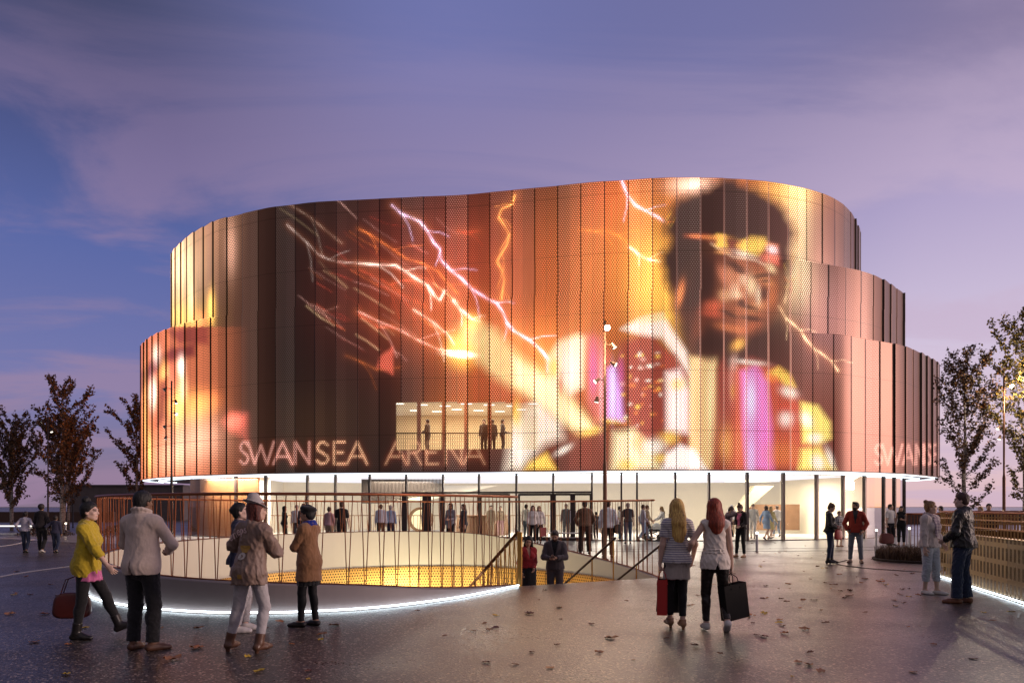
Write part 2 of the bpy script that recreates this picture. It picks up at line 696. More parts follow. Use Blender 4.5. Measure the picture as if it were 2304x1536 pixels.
def make_body(J, h, skin, hairc, sp):
    pr = torso_prims(J, sp.get('bulk', 1.0) * .97) + leg_prims(J, 1.0, .95)
    ar = arm_prims(J)
    ft = foot_prims(J, 0) + foot_prims(J, 1)
    hp, hq, he = head_prims(J)
    nk = [cap(J['neck0'], J['neck1'] + J['HR'] @ np.array([0, -.005, .02]), .052 if J['f'] else .06, .046 if J['f'] else .056)]
    pal = palm_prims(J, 0) + palm_prims(J, 1)
    fl = Field(pr + ar + ft + hp + nk + pal, h)
    fl.add(pr, .035); fl.add(ar, .02); fl.add(ft, .012); fl.add(pal, .012); fl.add(nk, .02)
    fl.add(hp, .018); fl.add(hq, .01); fl.add(he, .006)
    C, M = J['head'], J['HR']
    if h < .012:
        fl.sub([ell(C + M @ np.array([s * .031, .094, .004]), (.014, .012, .009), M) for s in (-1, 1)], .012)
    V, Q = fl.mesh()
    T = np.tile(np.array(skin, np.float32), (len(V), 1))
    L = head_local(J, V)
    x, y, z = np.abs(L[:, 0]), L[:, 1], L[:, 2]
    face = y > .04
    dark = np.array(hairc) * .8 + np.array(skin) * .08
    T[face & (((x - .031) / .018) ** 2 + ((z - .003) / .0075) ** 2 < 1)] = np.array((.12, .1, .09))
    T[face & (((x - .033) / .022) ** 2 + ((z - .023) / .006) ** 2 < 1)] = dark
    T[face & ((x / .024) ** 2 + ((z + .064) / .009) ** 2 < 1)] = np.array(skin) * np.array(sp.get('lips', (.75, .45, .42)))
    if sp.get('beard'):
        T[(y > -.005) & (z < -.036) & (z > -.13) & ~((x / .02) ** 2 + ((z + .064) / .007) ** 2 < 1)] = dark
    mb = MB()
    for i in (0, 1):
        fm = finger_tubes(J, i, sp.get('curl', (.5, .5))[i], 6 if h < .012 else 5)
        mb.add(fm.v, fm.f)
    nV = len(V)
    V = np.vstack([V, np.array(mb.v)])
    T = np.vstack([T, np.tile(np.array(skin, np.float32), (len(mb.v), 1))])
    faces = [tuple(q) for q in Q.tolist()] + [tuple(i + nV for i in f) for f in mb.f]
    return V, faces, T


def set_tint(me, T):
    a = me.color_attributes.new('tint', 'FLOAT_COLOR', 'POINT')
    a.data.foreach_set('color', np.hstack([T, np.ones((len(T), 1), np.float32)]).astype(np.float32).ravel())


def skin_material():
    if 'skin' in _MC: return _MC['skin']
    m, nt, b = material('skin')
    a = nt.node('ShaderNodeAttribute', attribute_name='tint')
    f = nt.noise(nt.obj(), 22, 4)
    nt.l.new(nt.mix(f, nt.mix(1.0, a.outputs['Color'], (.82, .8, .8), 'MULTIPLY'), a.outputs['Color']), b.inputs['Base Color'])
    b.inputs['Roughness'].default_value = .5
    b.inputs['Specular IOR Level'].default_value = .4
    _MC['skin'] = m
    return m


def cloth(name, col, rough=.85, vary=.22, weave=220, bump=.35, stripes=None, check=None, spec=.25, metal=0.0):
    """woven fabric: weave bump, faint mottling, optional stripes or checks"""
    key = 'cloth_' + name
    if key in _MC: return _MC[key]
    m, nt, b = material(key)
    v = nt.obj()
    f = nt.noise(v, 9, 6, .65)
    c = nt.mix(f, tuple(x * (1 - vary) for x in col), tuple(min(1, x * (1 + vary)) for x in col))
    if stripes:
        sc2, period, duty = stripes
        sx = nt.node('ShaderNodeSeparateXYZ'); nt.l.new(v, sx.inputs[0])
        fr = nt.math('FRACT', nt.math('DIVIDE', sx.outputs[2], period))
        c = nt.mix(nt.math('LESS_THAN', fr, duty), c, sc2)
    if check:
        sc2, period = check
        sx = nt.node('ShaderNodeSeparateXYZ'); nt.l.new(v, sx.inputs[0])
        a1 = nt.math('LESS_THAN', nt.math('FRACT', nt.math('DIVIDE', sx.outputs[2], period)), .5)
        a2 = nt.math('LESS_THAN', nt.math('FRACT', nt.math('DIVIDE', sx.outputs[0], period)), .5)
        c = nt.mix(nt.math('MULTIPLY', nt.math('ADD', a1, a2), .5), c, sc2)
    nt.l.new(c, b.inputs['Base Color'])
    b.inputs['Roughness'].default_value = rough
    b.inputs['Specular IOR Level'].default_value = spec
    b.inputs['Metallic'].default_value = metal
    if rough > .6:
        b.inputs['Sheen Weight'].default_value = .25
    hgt = nt.math('ADD', nt.math('MULTIPLY', nt.noise(v, weave, 2), .4), nt.noise(v, 30, 5))
    nt.l.new(nt.bump(hgt, bump, .006), b.inputs['Normal'])
    _MC[key] = m
    return m


def hair_mat(name, col):
    key = 'hair_' + name
    if key in _MC: return _MC[key]
    m, nt, b = material(key)
    v = nt.node('ShaderNodeMapping'); v.inputs['Scale'].default_value = (75, 75, 7)
    nt.l.new(nt.obj(), v.inputs[0])
    f = nt.noise(v.outputs[0], 1.0, 4, .7)
    c = nt.ramp(f, [(.3, tuple(x * .28 for x in col)), (.5, col), (.72, tuple(min(1, x * 2.3) for x in col))])
    nt.l.new(c, b.inputs['Base Color'])
    b.inputs['Roughness'].default_value = .58
    nt.l.new(nt.bump(f, .8, .008), b.inputs['Normal'])
    _MC[key] = m
    return m


def torso_coords(J, X, Y, Z):
    U, P = J['U'], J['P']
    x, y, z = X - P[0], Y - P[1], Z - P[2]
    return (x * U[0, 0] + y * U[1, 0] + z * U[2, 0], x * U[0, 1] + y * U[1, 1] + z * U[2, 1],
            x * U[0, 2] + y * U[1, 2] + z * U[2, 2] + .95)


def ring(J, z, r, tube, ratio=.85, z_front=0.0, n=14, y0=-.012):
    """a ring round the neck in the torso frame (collar, scarf)"""
    pts = []
    for k in range(n + 1):
        a = 2 * math.pi * k / n
        pts.append(J['up']((r * math.cos(a), y0 + r * ratio * math.sin(a), z + z_front * (math.sin(a) * .5 + .5))))
    return [cap(pts[k], pts[k + 1], tube, tube) for k in range(n)]


def g_top(J, h, g, seed):
    t = g.get('t', .018)
    bulk = g.get('bulk', J['bulk'])
    hem = g.get('hem', .9)
    up = J['up']
    fy = J['U'] @ np.array([0, 1, 0.])
    tp = torso_prims(J, bulk)
    body = [grow(p, t) for p in tp[:-2]] + [ell(np.array([0, -.035, .935]) + (J['hip'][0] + J['hip'][1]) / 2 * np.array([1, 1, 0]), np.array([.168, .128, .115]) * bulk + t)]
    rh = g.get('rhem', (.165 if J['f'] else .16) * bulk) + t
    wz = g.get('wz', 1.06)
    rw = ((.118 if J['f'] else .138) * bulk + t) * g.get('waist', 1.02)
    hc = np.array([0, g.get('hy', -.005), hem - .02])
    body.append(cap(up((0, 0, wz)), up(hc) if hem > .85 else np.array([J['P'][0] * .8, J['P'][1] * .8 + hc[1], hem - .02]), rw, rh, fy, g.get('depth', .78)))
    sl = g.get('sleeve', .96)
    at_ = g.get('at', t)
    arms = []
    for i in (0, 1):
        arms += arm_prims(J, sl, at_, i) if sl > 0 else []
    col = []
    if g.get('collar'):
        z, r, tb = g['collar']
        col = ring(J, z, r, tb, .9, g.get('cfront', -.03))
        if z > 1.5: col += ring(J, z + .035, r + .016, tb * .8, .9, g.get('cfront', -.03))
    fl = Field(body + arms + col, h)
    fl.add(body, .055)
    if g.get('fold', .006) and sl > 0: pass
    if g.get('v') is not None:
        z0, w1, zb = g['v']                     # apex height, half width at the neck, lowest open height
        def vcut(X, Y, Z):
            x, y, z = torso_coords(J, X, Y, Z)
            w = np.clip((z - z0) / (1.46 - z0), 0, 1.2) * w1 + (g.get('open', 0.0))
            w = np.where(z < zb, -1, w)
            return np.minimum(y - .03, w - np.abs(x - g.get('vx', 0)))
        fl.cut(vcut)
    def hemcut(X, Y, Z):
        x, y, z = torso_coords(J, X, Y, Z)
        zz = z if hem > .85 else Z + 0 * X + 0 * Y
        c = hem + g.get('hemslope', 0) * y - zz
        if g.get('vent'):
            vx, vw, vz = g['vent']
            c = np.maximum(c, np.minimum(np.minimum(-y - .02, vz - zz), vw * (vz - zz) / max(vz - hem, .01) - np.abs(x - vx)))
        return c
    fl.cut(hemcut)
    if g.get('scoop'):
        z, r = g['scoop']
        fl.sub([ell(up((0, .03, z)), (r, r * 1.0, r * .9))], .01)
    fl.add(arms, .025 if sl > .55 else .012)
    fl.add(col, .012)
    if sl > 0:
        for i in (0, 1):
            s, e, w = J['sh'][i], J['elb'][i], J['wr'][i]
            if sl <= .5: fl.endcut(s + (e - s) * sl * 2, e - s, .075 + at_)
            else: fl.endcut(e + (w - e) * (sl - .5) * 2, w - e, .06 + at_)
    elif g.get('armhole', True):
        for i in (0, 1):
            d = unit(J['elb'][i] - J['sh'][i])
            fl.endcut(J['sh'][i] + d * .012 + np.array([0, 0, .0]), unit(d + unit(J['sh'][i] - J['sh'][1 - i]) * 1.2), .09)
    a = g.get('fold', .007)
    if a and h < .02:
        fl.ripple(a, seed, g.get('wl', (.07, .2)), g.get('stretch', (1.2, 1.0, .7)))
        if h < .01: fl.ripple(a * .42, seed + 7, (.03, .07), (1.2, 1.0, .6))
    return fl.mesh()


def g_legs(J, h, g, seed):
    t = g.get('t', .012)
    fr = g.get('hem', .95)
    waist = g.get('top', 1.04)
    pr = [grow(p, t) for p in torso_prims(J, J['bulk'] * .98, False)[1:3]] + [grow(p, t) for p in torso_prims(J, J['bulk'], False)[-2:]]
    lp = []
    flare = g.get('flare', 0.0)
    for i in (0, 1):
        hp, k, a = J['hip'][i], J['knee'][i], J['ank'][i]
        e = k + (a - k) * (fr + .04)
        lp.append(cap(hp + np.array([0, 0, .01]), k, .086 + t, .058 + t))
        lp.append(cap(k, e, .056 + t, .056 + (.04 - .056) * fr + t + flare))
        bk = -J['ffwd'][i]; ax = unit(a - k); bk = unit(bk - ax * (bk @ ax))
        if fr > .4:
            lp.append(ell(k + (a - k) * .3 + bk * .018, (.049 + t, .053 + t, .104), np.stack([unit(np.cross(bk, ax)), bk, ax], 1)))
    fl = Field(pr + lp, h)
    fl.add(pr, .03); fl.add(lp, .022)
    fl.cut(lambda X, Y, Z: torso_coords(J, X, Y, Z)[2] - waist)
    for i in (0, 1):
        k, a = J['knee'][i], J['ank'][i]
        fl.endcut(k + (a - k) * fr, a - k, .085 + t + flare)
    a = g.get('fold', .004)
    if a and h < .02:
        fl.ripple(a, seed, g.get('wl', (.05, .15)), (1.0, 1.0, 1.2))
        if h < .01: fl.ripple(a * .5, seed + 7, (.025, .06), (.7, .7, 1.3))
    return fl.mesh()


def g_skirt(J, h, g, seed):
    top, hem, r1 = g.get('top', 1.02), g.get('hem', .55), g.get('r', .19)
    P = J['P']
    mid = (J['knee'][0] + J['knee'][1]) / 2
    e = np.array([(P[0] + mid[0]) / 2, (P[1] + mid[1]) / 2 - .01, hem - .02])
    pr = [cap((P[0], P[1], 1.0), e, .15 * J['bulk'] + .015, r1, (0, 1, 0), g.get('depth', .78))] + [grow(p, g.get('gl', .03)) for p in torso_prims(J, J['bulk'], False)[-2:]]
    fl = Field(pr, h)
    fl.add(pr, .04)
    fl.cut(lambda X, Y, Z: np.maximum(Z - top, hem - Z) + 0 * X + 0 * Y)
    if h < .02: fl.ripple(g.get('fold', .01), seed, (.06, .14), (1, 1, .15))
    return fl.mesh()


def g_shoe(J, h, g, i):
    t = g.get('t', .008)
    a, f, u = J['ank'][i], J['ffwd'][i], J['fup'][i]
    base = a - u * .085
    pr = foot_prims(J, i, t)
    top = g.get('top', .06)
    k = J['knee'][i]
    if top > .09:
        d = unit(k - a)
        pr.append(cap(a, a + d * (top - .06), .042 + t, .048 + t))
    he = g.get('heelh', 0.0)
    if he: pr.append(cap(base + u * .02 - f * .035, base - u * he - f * .035, .026, .02))
    fl = Field(pr, h)
    fl.add(pr, .014)
    if not he:
        fl.cut(lambda X, Y, Z: -((X - base[0]) * u[0] + (Y - base[1]) * u[1] + (Z - base[2]) * u[2]))
    dn = unit(k - a) if top > .09 else u
    pt = a + dn * (top - .085)
    fl.endcut(pt, dn, .11)
    return fl.mesh()


def g_hair(J, h, g, seed):
    C, M = J['head'], J['HR']
    G = lambda *p: C + M @ np.array(p)
    th = g.get('t', .012)
    pr = [ell(G(0, -.016, .033), (.076 + th, .094 + th, .088 + th), M), ell(G(0, -.05, -.02), (.062 + th, .05 + th, .06 + th), M)]
    kind = g.get('style', 'short')
    ext = []
    D = np.array([0, 0, -1.])
    if kind == 'long':
        ln = g.get('len', .36)
        U = J['U']
        b = lambda x, y, z: C + np.array([0, 0, 0]) + U @ np.array([x, y, z])
        ext = [cap(G(0, -.065, .02), b(0, -.115, -.2), .08, .1, U @ np.array([0, 1, 0.]), .55), cap(b(0, -.115, -.2), b(.0, -.12, -.05 - ln), .1, .075, U @ np.array([0, 1, 0.]), .42),
               cap(G(-.07, -.015, .03), b(-.095, -.06, -.22), .03, .04), cap(G(.07, -.015, .03), b(.095, -.06, -.22), .03, .04),
               cap(b(-.095, -.06, -.22), b(-.075, -.1, -.02 - ln), .04, .022), cap(b(.095, -.06, -.22), b(.08, -.1, .0 - ln), .04, .022)]
    elif kind == 'bun':
        bx = g.get('bun', (0, -.075, .11, .042))
        ext = [ell(G(*bx[:3]), (bx[3],) * 3, M), cap(G(0, -.06, .06), G(*bx[:3]), .04, .03)]
    elif kind == 'bob':
        ext = [cap(G(-.06, -.03, .03), G(-.075, -.02, -.10), .042, .035), cap(G(.06, -.03, .03), G(.075, -.02, -.10), .042, .035), cap(G(0, -.06, .02), G(0, -.075, -.12), .075, .07, M @ np.array([0, 1, 0.]), .6)]
    elif kind == 'curly':
        ext = [ell(G(0, -.03, .04), (.105, .115, .105), M)]
    elif kind == 'quiff':
        ext = [ell(G(0, .045, .105), (.055, .05, .03), M)]
    fl = Field(pr + ext, h)
    fl.add(pr, .02)
    c0 = g.get('line', .012)
    def hcut(X, Y, Z):
        x, y, z = X - C[0], Y - C[1], Z - C[2]
        ly = x * M[0, 1] + y * M[1, 1] + z * M[2, 1]; lz = x * M[0, 2] + y * M[1, 2] + z * M[2, 2]
        return np.maximum(ly * .75 - lz * .66 - c0, g.get('nape', -.085) - lz)
    fl.cut(hcut)
    fl.add(ext, .02)
    if kind in ('long', 'bob'):
        fl.cut(lambda X, Y, Z: (lambda ly, lz: np.minimum(ly * .8 - lz * .35 - .035, ly - .02))(
            (X - C[0]) * M[0, 1] + (Y - C[1]) * M[1, 1] + (Z - C[2]) * M[2, 1], (X - C[0]) * M[0, 2] + (Y - C[1]) * M[1, 2] + (Z - C[2]) * M[2, 2]))
    if h < .02:
        fl.ripple(g.get('fold', .006), seed, (.02, .05) if kind != 'curly' else (.02, .04), (1, 1, .12 if kind == 'long' else .6))
    return fl.mesh()


def g_hat(J, h, g, seed):
    C, M = J['head'], J['HR']
    G = lambda *p: C + M @ np.array(p)
    k = g['style']
    tilt = M @ rx(R(g.get('tilt', -14)))
    if k == 'fedora':
        pr = [ell(G(0, -.02, .075), (.136, .152, .011), tilt), cap(G(0, -.02, .075), G(0, -.04, .135), .092, .076, M @ np.array([1, 0, 0.]), .9)]
        fl = Field(pr, h); fl.add(pr[:1], .01); fl.add(pr[1:], .012)
        fl.sub([ell(G(0, -.02, .235), (.022, .09, .035), M), ell(G(0, -.02, -.03), (.078, .098, .1), M)], .012)
    elif k == 'beret':
        pr = [ell(G(.0, -.03, .07), (.115, .125, .055), M @ rx(R(14))), ell(G(0, -.015, .04), (.088, .105, .06), M)]
        fl = Field(pr, h); fl.add(pr, .02)
        fl.cut(lambda X, Y, Z: (lambda ly, lz: ly * .45 - lz * .9 + .0)((X - C[0]) * M[0, 1] + (Y - C[1]) * M[1, 1] + (Z - C[2]) * M[2, 1], (X - C[0]) * M[0, 2] + (Y - C[1]) * M[1, 2] + (Z - C[2]) * M[2, 2]))
        fl.ripple(.004, seed)
    return fl.mesh()


def g_scarf(J, h, g, seed):
    pr = ring(J, g.get('z', 1.475), g.get('r', .083), g.get('tube', .034), .9, g.get('front', -.045)) + ring(J, g.get('z', 1.475) + .035, g.get('r', .083) * .9, g.get('tube', .034) * .8, .9, g.get('front', -.045) * .6)
    for tail in g.get('tails', ()):
        pts = [J['up'](p) for p in tail]
        pr += [cap(pts[k], pts[k + 1], .04, .045, J['U'] @ np.array([0, 1, 0.]), .4) for k in range(len(pts) - 1)]
    fl = Field(pr, h); fl.add(pr, .014)
    if h < .02: fl.ripple(.011, seed, (.05, .1), (1, 1, 1.6))
    return fl.mesh()


GARM = {'top': g_top, 'legs': g_legs, 'skirt': g_skirt, 'hair': g_hair, 'hat': g_hat, 'scarf': g_scarf}
PSEED = [100]
PEOPLE = {}


def person(key, loc, face, H, sp, wear, label, group=None, h=.015, skin=(.55, .34, .25), hairc=(.05, .03, .02)):
    """face: direction the figure faces, degrees from straight away (+Y), positive to its left; H: standing height"""
    PSEED[0] += 1
    J = skeleton(sp); J['bulk'] = sp.get('bulk', 1.0)
    s = H / 1.75
    root = empty('person', loc, R(face), label, 'person', group)
    V, faces, T = make_body(J, h, skin, hairc, sp)
    me = bpy.data.meshes.new('body')
    me.from_pydata((V * s).tolist(), [], faces)
    me.polygons.foreach_set('use_smooth', np.ones(len(me.polygons), bool))
    set_tint(me, T); me.update()
    link('body', me, skin_material(), root)
    parts = {}
    for n, (name, kind, mat, g) in enumerate(wear):
        if kind == 'shoe':
            for i in (0, 1):
                V, Q = g_shoe(J, min(h, .012), g, i)
                parts[name] = link(name, np_mesh(name, V * s, Q, True), mat, root)
            continue
        V, Q = GARM[kind](J, h, g, PSEED[0] * 31 + n)
        if kind in ('hair',) and len(V) == 0: continue
        parts[name] = link(name, np_mesh(name, V * s, Q, True), mat, root)
    PEOPLE[key] = (root, J, s, parts)
    return root, J, s, parts


def world_pt(key, p):
    """a point of a figure's own frame (1.75 m units) in the world"""
    root, J, s, _ = PEOPLE[key]
    q = rz_(root.rotation_euler.z) @ (np.asarray(p, float) * s)
    return q + np.array(root.location)
# ------------------------------------------------------------------ camera, sky, sun
cam = bpy.data.cameras.new('camera'); cam_o = bpy.data.objects.new('camera', cam); COL.objects.link(cam_o)
SC.camera = cam_o
cam.lens = 26; cam.sensor_width = 36
cam.clip_end = 6000; cam.clip_start = .1
cam_o.location = (0, 0, HC); cam_o.rotation_euler = (R(90), 0, 0)
cam.shift_y = (HY - 768) / 2304
vs = SC.view_settings
vs.view_transform = 'Standard'; vs.look = 'None'; vs.exposure = 0.3; vs.gamma = 1
SC.render.engine = 'CYCLES'
SC.cycles.use_denoising = True
SC.cycles.transparent_max_bounces = 24
SC.cycles.max_bounces = 8; SC.cycles.diffuse_bounces = 3; SC.cycles.glossy_bounces = 4
SC.cycles.sample_clamp_indirect = 6.0
SC.cycles.use_light_tree = True

world = bpy.data.worlds.new('World'); SC.world = world; world.use_nodes = True
nt = NT(world.node_tree)
bg = world.node_tree.nodes['Background']
tc = nt.node('ShaderNodeTexCoord').outputs['Generated']
sep = nt.node('ShaderNodeSeparateXYZ'); nt.l.new(tc, sep.inputs[0])
dx, dy, dz = sep.outputs
el = nt.math('MAXIMUM', dz, 0.0)
# two dusk gradients (away from and towards the afterglow) blended by azimuth
left = nt.ramp(el, [(.0, (.185, .135, .20)), (.06, (.165, .135, .25)), (.14, (.135, .14, .33)), (.30, (.076, .102, .295)), (.42, (.048, .060, .175)), (.52, (.034, .040, .10))])
right = nt.ramp(el, [(.0, (.56, .38, .41)), (.08, (.57, .43, .52)), (.2, (.50, .42, .565)), (.34, (.36, .295, .47)), (.48, (.195, .155, .27)), (.68, (.09, .075, .16))])
az = nt.math('SMOOTHSTEP', nt.math('ADD', dx, 0.0), -.42, .62) if False else nt.math('MULTIPLY_ADD', dx, 1.2, .45, clamp=True)
az = nt.node('ShaderNodeMapRange', interpolation_type='SMOOTHSTEP').outputs[0] if False else az
sky = nt.mix(az, left, right)
# the clearest blue stands high in the middle
blue = nt.math('MULTIPLY', nt.ramp(nt.math('MULTIPLY_ADD', dx, .5, .5), [(.27, .0), (.46, .85), (.60, .6), (.78, .0)], 'EASE'), nt.ramp(el, [(.22, .0), (.5, 1.0)]))
sky = nt.mix(blue, sky, (.135, .148, .355))
# thin drifting cloud: noise on a flat layer overhead
zz = nt.math('ADD', el, .16)
cv = nt.node('ShaderNodeCombineXYZ')
nt.l.new(nt.math('DIVIDE', dx, zz), cv.inputs[0]); nt.l.new(nt.math('DIVIDE', dy, zz), cv.inputs[1])
mp = nt.node('ShaderNodeMapping'); mp.inputs['Scale'].default_value = (.8, 1.5, 1); mp.inputs['Rotation'].default_value = (0, 0, R(-28)); mp.inputs['Location'].default_value = (2.15, .35, 0)
nt.l.new(cv.outputs[0], mp.inputs[0])
n1 = nt.noise(mp.outputs[0], 1.0, 8, .58, .8)
cl = nt.ramp(n1, [(.42, 0.0), (.60, 1.0)], 'EASE')
cl = nt.math('MULTIPLY', cl, nt.math('MULTIPLY', nt.ramp(el, [(.02, .8), (.3, .8), (.42, .5), (.56, .12)]), .8))
ccol = nt.mix(az, (.265, .175, .285), (.46, .35, .48))
sky = nt.mix(cl, sky, ccol)
# sky behind the camera: kept dark low, with bright fill added higher for figures
back = nt.math('MULTIPLY_ADD', dy, 1.3, .52, clamp=True)
back = nt.math('MAXIMUM', back, nt.math('MULTIPLY_ADD', dx, 1.6, -.35, clamp=True))
bk = nt.ramp(el, [(.0, (.03, .022, .022)), (.12, (.016, .014, .022)), (.36, (.022, .02, .032)), (.56, (.30, .25, .245)), (.9, (.19, .165, .19))])
sky = nt.mix(back, nt.mix(.93, sky, bk), sky)
# below the horizon
sky = nt.mix(nt.math('LESS_THAN', dz, 0.0), sky, (.05, .04, .045))
ns = nt.node('ShaderNodeTexSky', sky_type='NISHITA')
ns.sun_disc = False
SUN_EL, SUN_AZ = 3.0, 82.0         # degrees above the horizon, degrees clockwise from +Y
ns.sun_elevation = R(SUN_EL); ns.sun_rotation = R(SUN_AZ)
sky = nt.mix(.012, sky, ns.outputs[0])
nt.l.new(sky, bg.inputs[0])
bg.inputs[1].default_value = 1.0

sun = bpy.data.lights.new('sun', 'SUN'); sun.energy = 1.5; sun.angle = R(14); sun.color = (1, .73, .62)
sun_o = bpy.data.objects.new('sun', sun); COL.objects.link(sun_o)
dirv = Vector((math.sin(R(SUN_AZ)) * math.cos(R(SUN_EL)), math.cos(R(SUN_AZ)) * math.cos(R(SUN_EL)), math.sin(R(SUN_EL))))
dirv = Vector((.97, -.10, .14)).normalized()
sun_o.rotation_euler = dirv.to_track_quat('Z', 'Y').to_euler()
sun_o.location = (40, -10, 20)


def lamp(name, kind, loc, energy, col, parent=None, **kw):
    l = bpy.data.lights.new(name, kind); l.energy = energy; l.color = col
    for k, v in kw.items(): setattr(l, k, v)
    o = bpy.data.objects.new(name, l); COL.objects.link(o); o.location = loc
    if parent is not None: o.parent = parent; o.location = Vector(loc) - parent.location
    return o
# ------------------------------------------------------------------ the people
SK = dict(fair=(.66, .43, .33), pale=(.72, .50, .41), tan=(.48, .29, .20), brown=(.22, .115, .07))
HB, HD, HBR = (.012, .010, .010), (.035, .02, .014), (.09, .045, .025)
blackfab = cloth('black', (.012, .012, .014), .8)
darkjean = cloth('dark denim', (.02, .03, .065), .85, .35)
midjean = cloth('mid denim', (.08, .115, .18), .85, .35)
palejean = cloth('pale denim', (.44, .42, .43), .85, .3)
greyjean = cloth('grey denim', (.16, .18, .22), .85, .3)
whitefab = cloth('white', (.72, .70, .68), .8, .08)
lilacw = cloth('pale shirt', (.55, .57, .66), .8, .1)
brownshoe = plain('brown leather', (.11, .05, .028), .4, vary=.3, scale=20)
blackshoe = plain('black leather', (.015, .013, .013), .35, vary=.3)
whiteshoe = plain('white leather', (.62, .58, .55), .5, vary=.15)
tanshoe = plain('tan leather', (.36, .20, .10), .5, vary=.2)
darkhair, blackhair, brownhair = hair_mat('dark', (.018, .012, .01)), hair_mat('black', (.008, .007, .007)), hair_mat('brown', (.07, .035, .02))

# hem (group near the ring)
G_NEAR = 'people talking beside the sunken stair'
x, y = gnd(196, 1436)
person('yellow', (x, y, 0), -80, 1.68,
       dict(f=True, feet=((-.085, .36, .055, 4, 22), (.085, -.10, 0, -4, 0)), hands=((-.20, -.16, .83), (.21, .36, .87)),
            hdirs=((0, -.25, -1), (0, .62, -.78)), head=(-6, 4, 0), lean=2, curl=(1.3, .5), poles=((-.4, -1, 0), (.35, -1, -.2))),
       [('leggings', 'legs', blackfab, dict(t=.006, hem=.9, fold=.003)),
        ('shirt_tail', 'skirt', cloth('pink cotton', (.62, .16, .36), .8), dict(top=.90, hem=.745, r=.185, fold=.016, gl=.004)),
        ('sweater', 'top', cloth('mustard knit', (.52, .385, .03), .95, .25, 140, .6), dict(t=.026, at=.022, hem=.80, rhem=.165, sleeve=.76, collar=(1.455, .07, .014), fold=.011, waist=1.28, hemslope=-.25)),
        ('boot', 'shoe', blackshoe, dict(t=.011, top=.22, heelh=.0)),
        ('hair', 'hair', blackhair, dict(style='bun', bun=(0, -.045, .15, .05), t=.016))],
       'woman in mustard yellow sweater and black boots striding right with a dark red handbag', h=.0085, skin=SK['pale'], hairc=HB)

x, y = gnd(320, 1462)
person('greyjacket', (x, y, 0), -10, 1.80,
       dict(bulk=1.06, feet=((-.125, .02, 0, 6), (.125, 0, 0, -38)), hands=((-.13, .27, 1.07), (.13, .27, 1.07)), poles=((-1, -.35, -.35), (1, -.35, -.35)), head=(-14, 0, 0), curl=(1, 1)),
       [('trousers', 'legs', blackfab, dict(t=.018, hem=.97, fold=.006, flare=.012)),
        ('jacket', 'top', cloth('grey beige wool', (.60, .49, .42), .9, .14, 260, .35), dict(t=.024, at=.02, hem=.84, rhem=.172, collar=(1.525, .074, .024), cfront=-.05, fold=.006, vent=(-.02, .03, 1.0), waist=1.06)),
        ('shoe', 'shoe', brownshoe, dict(t=.010, top=.075)),
        ('hair', 'hair', blackhair, dict(style='short', t=.012))],
       'man in pale grey jacket with turned-up collar and black trousers, seen from behind', h=.0085, skin=SK['brown'], hairc=HB)

x, y = gnd(552, 1466)
person('hatwoman', (x, y, 0), -20, 1.70,
       dict(f=True, feet=((-.225, .0, 0, 10), (.175, .02, 0, -6)), hands=((-.10, .25, 1.14), (.10, .25, 1.2)), poles=((-1, -.5, -.4), (1, -.35, -.4)), head=(-32, 2, -10), roll=7, hip=(.07, 0, -.025), curl=(1, 1), heel=.03),
       [('jeans', 'legs', palejean, dict(t=.008, hem=.86, fold=.004)),
        ('jacket', 'top', cloth('taupe satin', (.24, .165, .13), .5, .2, 200, .3, spec=.4), dict(t=.032, at=.028, hem=.785, rhem=.19, fold=.014, collar=(1.455, .08, .016), waist=1.12, wl=(.09, .26))),
        ('boot', 'shoe', brownshoe, dict(t=.010, top=.19, heelh=.03)),
        ('hair', 'hair', hair_mat('auburn', (.10, .022, .014)), dict(style='bob', t=.014)),
        ('hat', 'hat', cloth('grey felt', (.42, .39, .38), .95, .12), dict(style='fedora', tilt=-20))],
       'woman in grey felt hat and long taupe jacket with lettering on its back', h=.0085, skin=SK['fair'])

x, y = gnd(541, 1420)
person('navygirl', (x, y, 0), -68, 1.68,
       dict(f=True, feet=((-.10, .06, 0, 5), (.10, -.06, 0, -5)), hands=((-.24, .05, .84), (.2, -.1, .86)), head=(-4, 10, 0), curl=(1.2, 1.2), hip=(0, 0, -.005)),
       [('jeans', 'legs', palejean, dict(t=.016, hem=.92, fold=.008)),
        ('sweater', 'top', cloth('navy knit', (.014, .018, .05), .9), dict(t=.022, hem=.92, fold=.008, collar=(1.455, .066, .012))),
        ('sneaker', 'shoe', whiteshoe, dict(t=.014, top=.10)),
        ('hair', 'hair', blackhair, dict(style='bun', bun=(0, -.105, .035, .04)))],
       'young woman in navy sweater and white sneakers standing behind the woman in the hat', h=.0085, skin=SK['pale'], hairc=HB)

